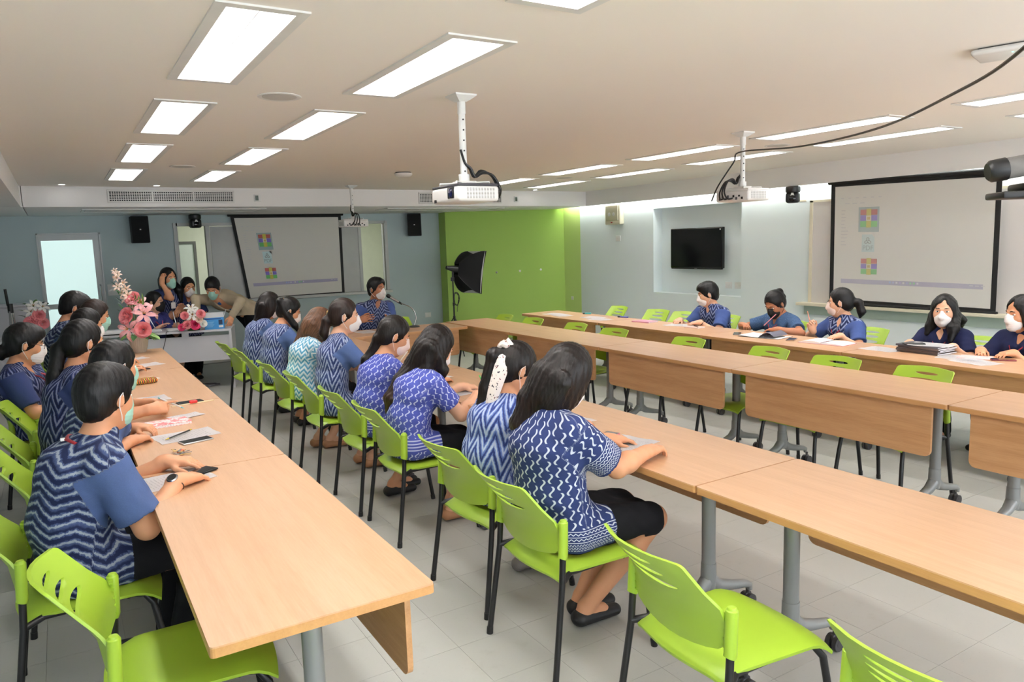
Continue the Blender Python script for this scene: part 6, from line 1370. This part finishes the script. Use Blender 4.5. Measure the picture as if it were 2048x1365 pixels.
sheet('white sheet on top of the dark folder stack', 5.70, 3.12, 0.2, z=0.8115); phone('dark smartphone on top of the folder stack', 5.66, 3.24, 0.8, z=0.8115)
sheet('white sheet left of the dark folder stack', 5.60, 3.46, -0.1); sheet('white sheet right of the dark folder stack, upper', 5.62, 2.86, 0.2); sheet('white sheet at the right picture edge on wall side row', 5.50, 2.70, -0.3); book('pale pink booklet before the woman at the right edge', 5.70, 2.80, 0.25, 0.075, 0.105, 0.006, plain('pink_booklet', rgb(232, 196, 196), 0.6)); phone('dark red smartphone under the hands of the rightmost woman', 5.72, 2.62, 0.6, plain('phone_red', rgb(120, 40, 52), 0.4))
# head table microphone
r = thing('stand_microphone', 'black and silver microphone on a curved gooseneck before the speaking man', 'microphone', (3.52, 7.98, 0.75)); base = Vector((3.52, 7.98, 0.75)); tip = Vector((3.335, 8.33, 1.125))-base; tail_ = Vector((3.475, 8.25, 1.02))-base; d = (tail_-tip).normalized()
a = MB(); a.lathe([(0.0, 0.0), (0.065, 0.0), (0.06, 0.014), (0.02, 0.024), (0.0, 0.025)], 24); part('base', a, BLKP, r); a = MB(); a.tube(smooth([(0, 0, 0.02), (0.04, 0.03, 0.12), (0.03, 0.14, 0.22), tuple(tail_)], 8), 0.006, 8); part('gooseneck', a, SILVER, r)
a = MB(); a.tube([tip+d*0.05, tail_-d*0.02], [0.018, 0.013], 14); part('handle', a, SILVER, r); a = MB(); a.tube([tip-d*0.004, tip+d*0.004, tip+d*0.028, tip+d*0.052], [0.010, 0.021, 0.025, 0.019], 16); part('mic_head', a, BLKP, r); a = MB(); a.tube([tail_-d*0.025, tail_+d*0.02], [0.014, 0.011], 12); part('collar', a, BLKP, r)
sheet('white sheet before the speaking man on the head table', 2.90, 7.92, 0.1)
# ---------------------------------------------------------------- the people
def hd(side, at, dir=None, palm=(0, 0, -1), **k):
    d = dict(side=side, at=at, palm=palm, **k)
    if dir is not None: d['dir'] = dir
    return d
TZ = 0.782
# ---- womens row, nearest first; they face +x
p = person('woman with long dark hair seen from behind, navy motif shirt and black skirt', (1.68, 2.44), (1.735, 2.43, 1.148), (8, 30), (1.70, 2.44), -2, 0.99, 1.06, 0.006,
    hands=[hd(-1, (2.085, 2.335, TZ+.008), (1, 0.28, 0.0), curl=(.55, .6, .35), thumb=.3, elb=(-.15, -.45, -1)), hd(1, (2.10, 2.62, TZ), (1, -.3, -.1))], hair='long', hmat=HBR, shirt=SNAV, sleeve=0.80, skin=SK, puff=1.08, roll=8, lanyard=True,
    feet=[(1.90, 2.58, 0.085), (1.86, 2.49, 0.085)], hem_z=0.462,
    long=[dict(pts=[(-0.06, .02, -.02, 'h'), (1.61, 2.49, 1.06), (1.575, 2.52, 0.95), (1.56, 2.53, 0.875)], r=[.062, .045, .04, .016], sq=1.9, lat=(0, 1, 0)), dict(pts=[(-0.06, -.03, -.04, 'h'), (1.64, 2.42, 1.05), (1.60, 2.43, 0.90)], r=[.05, .036, .014], sq=1.6, lat=(0, 1, 0)), dict(pts=[(-0.03, .065, -.04, 'h'), (1.66, 2.57, 1.03), (1.61, 2.60, 0.93)], r=[.04, .035, .014], sq=1.2, lat=(0, 1, 0))])
p = person('woman with ponytail tied by a white printed scarf, blue zigzag shirt', (1.70, 3.05), (1.875, 3.05, 1.085), (-4, 22), (1.71, 3.05), 0, 0.93, 1.03, 0.006,
    hands=[hd(-1, (2.16, 2.94, TZ), (1, .3, -.1)), hd(1, (2.15, 3.2, TZ), (1, -.3, -.1))], hair='tail', hmat=HBR, shirt=ZIGS, lanyard=True, mmat=MASKP, feet=[(1.93, 3.12, .085), (2.03, 3.0, .085)], shoes=SHOEG,
    tail=dict(pts=[(-0.085, 0.0, 0.065, 'h'), (1.765, 3.07, 1.16), (1.725, 3.085, 1.0), (1.695, 3.10, 0.88), (1.69, 3.10, 0.81)], r=[.03, .036, .036, .030, .012]))
H_ = p['hp']; sc = MB(); O_ = p['O']; kx = H_(-0.098, 0, 0.085)
sc.tube([kx+np.array([0.02*cos(q), 0.024*sin(q), 0.012*sin(2*q)]) for q in np.linspace(0, 2*pi, 15)], 0.016, 8); sc.tube([kx, kx+np.array([.012, -.025, .022]), kx+np.array([.03, -.035, .005])], [.014, .02, .006], 8)
sc.tube([kx, kx+np.array([-.025, -.035, -.05]), kx+np.array([-.055, -.045, -.12]), kx+np.array([-.085, -.040, -.20]), kx+np.array([-.105, -.030, -.27]), kx+np.array([-.11, -.028, -.31])], [.012, .032, .036, .032, .025, .006], 10, flat=0.4)
part('scarf', sc, SCARF, p['root'])
p = person('woman with very long dark hair from behind, violet blue motif shirt, black skirt', (1.68, 4.02), (1.90, 4.0, 1.09), (6, 34), (1.70, 4.02), -4, 0.97, 1.04, 0.006,
    hands=[hd(-1, (2.14, 3.93, TZ), (1, .55, -.12), curl=(.45, .6, .4)), hd(1, (2.17, 4.2, TZ), (1, -.4, -.1))], hair='long', hmat=HBR, shirt=SPUR, skin=SKL, feet=[(2.0, 4.10, .085), (1.95, 3.98, .085)], shoes=SHOET,
    long=[dict(pts=[(-0.06, .0, -.03, 'h'), (1.775, 4.04, 1.0), (1.69, 4.06, 0.90), (1.62, 4.075, 0.80), (1.60, 4.08, 0.71)], r=[.062, .048, .042, .034, .012], sq=1.8, lat=(0, 1, 0)), dict(pts=[(-0.03, -.05, -.05, 'h'), (1.80, 3.95, 0.98), (1.70, 3.96, 0.88), (1.64, 3.98, 0.80)], r=[.04, .034, .026, .01], sq=1.3, lat=(0, 1, 0)), dict(pts=[(0.0, -.072, -.06, 'h'), (1.90, 3.92, 0.96), (1.89, 3.915, .90)], r=[.03, .03, .012], sq=1.2)])
pen('green pen in the hand of the long haired woman in violet motif', (2.235, 3.99, 0.768), (2.20, 4.02, 0.878), plain('green_pen', rgb(96, 190, 96), 0.4))
p = person('woman with low dark ponytail and white mask, violet blue motif shirt', (1.68, 4.63), (1.885, 4.62, 1.105), (-10, 24), (1.71, 4.63), 0, 0.93, 1.03, 0.006,
    hands=[hd(-1, (2.16, 4.52, TZ), (1, .4, -.1)), hd(1, (2.15, 4.8, TZ), (1, -.3, -.1))], hair='tail', hmat=HBR, shirt=SPUR, skin=SK, lanyard=True, mmat=MASKP, feet=[(1.90, 4.72, .085), (1.82, 4.62, .085)],
    tail=dict(pts=[(-0.095, 0, -.05, 'h'), (1.765, 4.66, 1.03), (1.70, 4.68, 0.95), (1.66, 4.685, 0.86)], r=[.034, .036, .032, .012]))
p = person('woman with brown ponytail in a gold tie and white mask, blue peak patterned shirt', (1.68, 5.42), (1.82, 5.42, 1.19), (-16, 8), (1.70, 5.42), -6, 0.95, 1.03, 0.007,
    hands=[hd(-1, (2.13, 5.30, TZ), (1, .3, -.1)), hd(1, (2.12, 5.58, TZ), (1, -.3, -.1))], hair='tail', hmat=HMB, shirt=ZIGV, skin=SKL, lanyard=True, feet=[(1.92, 5.5, .085), (1.94, 5.34, .085)], shoes=SHOET,
    tail=dict(pts=[(-0.098, 0, 0.0, 'h'), (1.690, 5.45, 1.16), (1.665, 5.46, 1.07), (1.68, 5.46, 0.99)], r=[.026, .034, .034, .012]))
tg = MB(); k0 = p['hp'](-0.115, 0.004, 0.0); tg.tube([k0+np.array([0.0, 0.024*cos(q), 0.024*sin(q)]) for q in np.linspace(0, 2*pi, 13)], 0.009, 7); part('hair_tie', tg, GOLD, p['root'])
pen('white pen standing up in the hand of the brown ponytail woman', (2.20, 5.36, .775), (2.27, 5.30, .885), WHITEP)
p = person('woman with straight light brown hair, pale sky blue zigzag shirt', (1.66, 6.15), (1.84, 6.15, 1.075), (4, 34), (1.68, 6.15), -4, 0.95, 1.04, 0.007,
    hands=[hd(-1, (2.12, 6.04, TZ), (1, .3, -.1)), hd(1, (2.11, 6.3, TZ), (1, -.3, -.1))], hair='long', hmat=HLB, shirt=ZIGC, skin=SKL, feet=[(1.78, 6.2, .085), (1.86, 6.1, .085)], shoes=SHOET,
    long=[dict(pts=[(-0.06, 0, -.03, 'h'), (1.72, 6.19, 1.0), (1.645, 6.23, 0.91)], r=[.062, .046, .014], sq=1.8, lat=(0, 1, 0)), dict(pts=[(0.0, -.075, -.05, 'h'), (1.84, 6.06, 0.97), (1.83, 6.06, 0.92)], r=[.035, .034, .012], sq=1.3)])
p = person('woman with high black ponytail in a beaded tie, blue peak patterned shirt', (1.66, 7.1), (1.845, 7.1, 1.12), (-8, 26), (1.67, 7.1), 0, 0.95, 1.03, 0.008,
    hands=[hd(-1, (2.12, 6.98, TZ), (1, .3, -.1)), hd(1, (2.11, 7.25, TZ), (1, -.3, -.1))], hair='tail', hmat=HB, shirt=ZIGV, lanyard=True, feet=[(1.9, 7.2, .085), (1.9, 7.05, .085)],
    tail=dict(pts=[(-0.07, 0, .075, 'h'), (-0.11, -.02, .05, 'h'), (1.81, 7.03, 1.08), (1.86, 6.99, 0.99), (1.89, 6.98, 0.92)], r=[.03, .034, .036, .030, .008]))
tg = MB(); k0 = p['hp'](-0.085, 0.0, 0.085); tg.tube([k0+np.array([0.02*cos(q), 0.028*sin(q), 0.006*sin(3*q)]) for q in np.linspace(0, 2*pi, 15)], 0.010, 7); part('hair_tie', tg, GOLD, p['root'])
p = person('farthest woman of the row with long dark brown hair, blue peak patterned shirt', (1.64, 7.8), (1.83, 7.8, 1.14), (2, 22), (1.66, 7.8), 0, 0.97, 1.04, 0.008,
    hands=[hd(-1, (2.12, 7.68, TZ), (1, .3, -.1)), hd(1, (2.11, 7.9, TZ), (1, -.3, -.1))], hair='long', hmat=HBR, shirt=ZIGV, lanyard=True, feet=[(1.9, 7.9, .085), (1.9, 7.75, .085)],
    long=[dict(pts=[(-0.06, 0, -.03, 'h'), (1.74, 7.80, 1.05), (1.68, 7.80, 0.93), (1.67, 7.80, 0.86)], r=[.062, .05, .045, .014], sq=1.8, lat=(0, 1, 0))])
# ---- left row, nearest first
p = person('man with short black hair, green mask, zigzag shirt and steel wristwatch', (-0.05, 3.25), (0.112, 3.25, 1.150), (40, 8), (-0.03, 3.24), 6, 1.03, 1.02, 0.006, male=True,
    hands=[hd(-1, (0.335, 3.205, TZ), (1, 0.55, -0.10), curl=(.35, .35, .2), thumb=.3), hd(1, (0.33, 3.50, TZ+.01), (1, -0.42, -0.10), curl=(.3, .3, .2))], hair='short', mask='pleat', mmat=MASKG, shirt=ZIGM, bottom='trousers', skin=SK, lanyard=False, sleeve=0.78, puff=1.05, lean_back=0.06, hem_z=0.445, elb=None)
watch(p, -1, BLKP, SILVER)
m = MB(); nb, L_, f_ = p['NB'], p['L'], p['fwd']; m.tube([nb-f_*0.080-L_*0.075+np.array([0, 0, .0]), nb-f_*0.104+np.array([0, 0, .002]), nb-f_*0.086+L_*0.07+np.array([0, 0, .006]), nb-f_*0.0+L_*0.085, nb+f_*.08+L_*.07-np.array([0, 0, .06])], 0.010, 8, flat=0.4); part('lanyard', m, REDS, p['root']); m = MB(); m.rbox(-.008, .008, -.008, .008, -.006, .006, .003, 0, TR(*(nb-f_*0.116+L_*.005))); part('white_clasp', m, WHITEP, p['root'])
phone('dark smartphone held under the hands of the man with the wristwatch', 0.435, 3.36, -1.0, z=0.7525)
p = person('woman with dark hair, pink flower hair clip and green mask, denim blue sleeves', (0.02, 4.25), (0.20, 4.24, 1.135), (28, 12), (-0.0, 4.10), 12, 0.95, 1.05, 0.0065,
    hands=[hd(-1, (0.235, 4.06, TZ), (1, .75, -.05), curl=(.6, .7, .4)), hd(1, (0.27, 4.30, TZ+.012), (1, -.65, -.05), curl=(.6, .7, .4))], hair='bun', mask='pleat', mmat=MASKG, shirt=ZIGM, bottom='trousers',
    tail=dict(pts=[(-0.09, 0, -.03, 'h'), (-0.115, 0, -.05, 'h'), (-.10, 0, -.09, 'h')], r=[.03, .035, .014]))
m = MB(); k0 = p['hp'](-0.075, -0.062, -0.02)
for q in range(5): c_ = k0+np.array([0.013*cos(q*1.257)*0.6, 0.013*cos(q*1.257)*-0.6, 0.013*sin(q*1.257)]); m.lathe([(0, -.009), (.007, -.006), (.009, 0), (.007, .006), (0, .009)], 10, 0, TR(*c_))
part('hair_clip', m, PINKC, p['root'])
p = person('woman with long black ponytail, navy zigzag shirt, hands holding a pen over the table', (-0.03, 4.95), (0.09, 4.97, 1.200), (24, 10), (-0.06, 4.92), 0, 0.98, 1.04, 0.0065,
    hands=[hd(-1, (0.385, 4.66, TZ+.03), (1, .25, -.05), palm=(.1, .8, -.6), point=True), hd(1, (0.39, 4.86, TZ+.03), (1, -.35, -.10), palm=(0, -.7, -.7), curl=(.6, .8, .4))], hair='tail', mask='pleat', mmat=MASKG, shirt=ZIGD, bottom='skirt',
    tail=dict(pts=[(-0.095, 0, 0.02, 'h'), (-0.04, 4.96, 1.17), (-0.075, 4.93, 1.02), (-0.11, 4.90, 0.88), (-0.13, 4.88, 0.80)], r=[.028, .040, .040, .030, .010]))
pen('white pen held between the fingers over the left table', (0.56, 4.66, 0.79), (0.44, 4.82, 0.845), WHITEP, plain('teal_tip', rgb(90, 190, 200), 0.4))
p = person('woman with wavy dark hair, glasses and white mask leaning back, navy patterned shirt', (-0.30, 5.95), (-0.235, 5.93, 1.125), (6, 14), (-0.22, 6.10), -18, 0.97, 1.06, 0.007,
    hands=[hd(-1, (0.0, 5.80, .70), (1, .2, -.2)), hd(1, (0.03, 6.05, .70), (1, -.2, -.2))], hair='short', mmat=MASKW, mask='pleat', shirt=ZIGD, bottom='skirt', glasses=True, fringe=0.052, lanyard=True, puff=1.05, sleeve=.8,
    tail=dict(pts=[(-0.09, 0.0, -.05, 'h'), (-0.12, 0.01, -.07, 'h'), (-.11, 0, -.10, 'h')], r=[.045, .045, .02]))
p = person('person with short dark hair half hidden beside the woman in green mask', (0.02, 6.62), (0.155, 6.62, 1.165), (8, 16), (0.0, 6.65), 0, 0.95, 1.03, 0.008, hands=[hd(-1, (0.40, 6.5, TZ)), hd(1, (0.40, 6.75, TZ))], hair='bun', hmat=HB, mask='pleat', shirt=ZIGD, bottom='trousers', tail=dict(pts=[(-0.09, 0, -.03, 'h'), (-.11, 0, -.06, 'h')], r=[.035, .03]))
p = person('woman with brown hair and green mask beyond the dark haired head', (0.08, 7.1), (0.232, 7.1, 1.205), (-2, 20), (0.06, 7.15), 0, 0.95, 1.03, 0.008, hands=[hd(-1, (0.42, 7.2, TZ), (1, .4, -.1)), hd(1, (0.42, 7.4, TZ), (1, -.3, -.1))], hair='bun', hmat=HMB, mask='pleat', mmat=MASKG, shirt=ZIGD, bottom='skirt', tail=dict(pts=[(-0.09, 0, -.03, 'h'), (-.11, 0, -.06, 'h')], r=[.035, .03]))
p = person('man with short black hair at the far end of the left row, navy zigzag shirt', (-0.0, 7.72), (0.10, 7.72, 1.245), (4, 24), (-0.03, 7.75), -4, 1.02, 1.08, 0.008, male=True, hands=[hd(-1, (0.38, 7.62, TZ)), hd(1, (0.38, 7.9, TZ))], hair='short', mask='pleat', mmat=MASKW, shirt=ZIGM, bottom='trousers')
# ---- wall side row; they face -x
p = person('short haired man in white mask, blue zigzag front shirt, dark wristwatch', (6.18, 5.86), (6.12, 5.84, 1.065), (142, 14), (6.24, 5.86), 176, 0.97, 1.04, 0.0075, male=True, hands=[hd(1, (5.86, 5.70, TZ), (-1, .6, -.1), curl=(.4, .5, .3)), hd(-1, (5.87, 6.02, TZ), (-1, -.4, -.1), curl=(.5, .6, .3))], hair='short', shirt=ZIGF, bottom='trousers', skin=SKL, fringe=0.05)
watch(p, 1, BLKP, BLKP)
p = person('woman with black mask and high ponytail looking down, flecked denim shirt', (6.2, 4.96), (6.13, 4.94, 1.005), (178, 34), (6.24, 4.96), 180, 0.96, 1.05, 0.0075, hands=[hd(1, (5.90, 4.72, TZ), (-.35, 1, -.05), elb=(0, -1, -.4)), hd(-1, (5.92, 5.18, TZ+.01), (-.35, -1, 0), elb=(0, 1, -.4), curl=(.6, .8, .4))], hair='tail', mmat=MASKB, mask='pleat', shirt=TEALC, skin=SKD, lanyard=True, puff=1.08, bottom='skirt', tail=dict(pts=[(-0.06, 0, .085, 'h'), (-0.11, 0, .06, 'h'), (-.14, -.03, -.03, 'h'), (-.13, -.04, -.10, 'h')], r=[.028, .034, .034, .012]))
pen('pale pink pen held upright by the woman in black mask', (5.85, 4.86, .80), (5.90, 4.74, .93), plain('pink_pen', rgb(226, 150, 160), 0.4))
p = person('woman in profile with ponytail raising a pen, blue peak patterned shirt', (6.2, 4.22), (6.16, 4.23, 1.055), (118, 6), (6.26, 4.22), 172, 0.94, 1.03, 0.0075, hands=[hd(-1, (6.00, 4.40, .79), (-.35, .2, 1), palm=(-.5, -.8, 0), curl=(.9, 1.1, .5), elb=(-.2, .8, -.6)), hd(1, (5.90, 4.05, TZ), (-1, .2, -.1))], hair='tail', mmat=MASKP, shirt=ZIGF, skin=SKL, lanyard=True, bottom='skirt', tail=dict(pts=[(-0.095, 0, 0.01, 'h'), (-.15, 0, -.02, 'h'), (-.165, 0, -.10, 'h'), (-.15, 0, -.15, 'h')], r=[.028, .036, .036, .012]))
pen('pale orange pen raised by the woman in profile', (5.965, 4.40, .85), (5.955, 4.43, .975), plain('orange_pen', rgb(236, 160, 140), 0.4))
p = person('woman with long straight black hair and white mask, plain navy top', (6.2, 3.27), (6.15, 3.28, 1.035), (200, 4), (6.25, 3.27), 184, 0.95, 1.04, 0.0075, hands=[hd(1, (5.92, 3.08, TZ), (-1, .3, -.1)), hd(-1, (5.92, 3.42, TZ), (-1, -.3, -.1))], hair='long', shirt=NAVYC, skin=SKL, lanyard=True, bottom='trousers',
    long=[dict(pts=[(-0.03, .070, -.05, 'h'), (6.10, 3.175, 0.90), (6.06, 3.17, 0.80)], r=[.040, .038, .016], sq=1.2), dict(pts=[(-0.03, -.070, -.05, 'h'), (6.13, 3.37, 0.90), (6.10, 3.385, 0.84)], r=[.040, .036, .016], sq=1.2), dict(pts=[(-0.06, 0, -.03, 'h'), (6.28, 3.27, .95), (6.31, 3.27, .8)], r=[.06, .05, .02], sq=1.8)])
p = person('woman at the right picture edge with white mask, plain navy polo shirt', (6.2, 2.73), (6.13, 2.70, 1.055), (150, 10), (6.24, 2.72), 176, 0.96, 1.05, 0.0075, hands=[hd(1, (5.90, 2.64, TZ), (-1, .45, -.05), curl=(.5, .6, .3)), hd(-1, (5.90, 2.86, TZ), (-1, -.45, -.05), curl=(.5, .6, .3))], hair='long', shirt=NAVYC, skin=SK, lanyard=True, mask='pleat', bottom='trousers', long=[dict(pts=[(-0.05, 0.03, -.03, 'h'), (6.25, 2.68, .95), (6.29, 2.69, .82)], r=[.06, .055, .02], sq=1.8), dict(pts=[(-0.02, 0.075, -.05, 'h'), (6.12, 2.60, .90), (6.10, 2.61, .82)], r=[.04, .04, .016], sq=1.2)])
# ---- the man speaking at the head table
p = person('man in white mask speaking with open hands at the head table', (3.20, 8.62), (3.31, 8.58, 1.19), (-62, 2), (3.18, 8.68), -84, 1.06, 1.08, 0.0075, male=True, hands=[hd(-1, (2.99, 8.30, .86), (.45, -1, .15), palm=(.85, .3, -.1), curl=(.2, .25, .15)), hd(1, (3.30, 8.27, .83), (-.35, -1, .1), palm=(-.85, .3, .1), curl=(.2, .25, .15))], hair='short', shirt=ZIGF, skin=SKD, bottom='trousers', sleeve=.78)
# ---- the group behind the pale desk
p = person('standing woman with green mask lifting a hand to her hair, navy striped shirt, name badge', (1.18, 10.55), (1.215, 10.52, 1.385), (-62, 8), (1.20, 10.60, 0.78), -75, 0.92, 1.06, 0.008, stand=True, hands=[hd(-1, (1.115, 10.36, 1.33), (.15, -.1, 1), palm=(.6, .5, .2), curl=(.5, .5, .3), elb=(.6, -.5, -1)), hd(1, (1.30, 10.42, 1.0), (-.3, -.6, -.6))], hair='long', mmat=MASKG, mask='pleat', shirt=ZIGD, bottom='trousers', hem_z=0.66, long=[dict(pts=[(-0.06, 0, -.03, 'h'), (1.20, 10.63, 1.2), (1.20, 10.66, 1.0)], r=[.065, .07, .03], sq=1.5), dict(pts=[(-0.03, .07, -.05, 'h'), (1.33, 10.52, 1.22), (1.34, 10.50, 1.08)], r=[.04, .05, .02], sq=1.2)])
m = MB(); c_ = p['Ch']+p['fwd']*0.17+np.array([0.0, 0, -.06]); m.rbox(c_[0]-.028, c_[0]+.028, c_[1]-.004, c_[1]+.004, c_[2]-.045, c_[2]+.035, .004); part('name_badge', m, WHITEP, p['root']); m = MB(); m.tube([c_+np.array([0, 0, .035]), c_+np.array([0, .02, .14])], .004, 6); part('badge_strap', m, WHITEP, p['root'])
p = person('seated woman with black mask and glasses behind the pale desk, dotted indigo shirt', (0.98, 10.42), (1.015, 10.38, 1.095), (-32, 6), (0.97, 10.45, .53), -60, 0.95, 1.05, 0.008, hands=[hd(-1, (1.0, 10.12, TZ)), hd(1, (1.22, 10.2, TZ))], hair='tail', mmat=MASKB, mask='pleat', shirt=MOTD, skin=SKL, glasses=True, lanyard=True, bottom='skirt', tail=dict(pts=[(-0.095, 0, -.02, 'h'), (-.13, 0, -.06, 'h'), (-.14, 0, -.16, 'h')], r=[.03, .036, .012]))
p = person('woman in white mask smiling between the standing woman and the jacket man', (1.44, 10.62), (1.448, 10.58, 1.25), (-74, 12), (1.44, 10.72, 0.66), -85, 0.92, 1.04, 0.008, stand=True, hands=[hd(-1, (1.33, 10.36, 1.0), (-.2, -.6, .5), elb=(-.7, 0, -.8)), hd(1, (1.55, 10.38, .9))], hair='tail', mmat=MASKW, shirt=ZIGD, bottom='trousers', hem_z=0.6, knees=[(1.40, 10.60, .40), (1.52, 10.60, .40)], feet=[(1.38, 10.72, .085), (1.50, 10.72, .085)], tail=dict(pts=[(-0.09, 0, .05, 'h'), (-.12, .02, .04, 'h'), (-.14, .05, .02, 'h')], r=[.03, .03, .012]))
p = person('man in beige jacket with pale mask bending over the blue carton on the desk', (2.12, 10.55), (1.715, 10.34, 1.235), (-112, 34), (2.16, 10.62, 0.90), 228, 1.0, 1.09, 0.008, male=True, stand=True, hands=[hd(1, (1.86, 10.02, .86), (-.3, -.35, -.75), palm=(-.5, .4, -.4), curl=(.3, .3, .2), elb=(.3, -.3, .3)), hd(-1, (1.48, 10.20, 0.93), (-.8, -.4, -.5), elb=(-.2, .2, .6))], hair='short', mmat=MASKG, mask='pleat', jacket=BEIGE, shirt=BLUEC, bottom='trousers', hem_z=0.83, knees=[(2.20, 10.50, .47), (2.36, 10.66, .47)], feet=[(2.22, 10.52, .085), (2.42, 10.72, .085)])
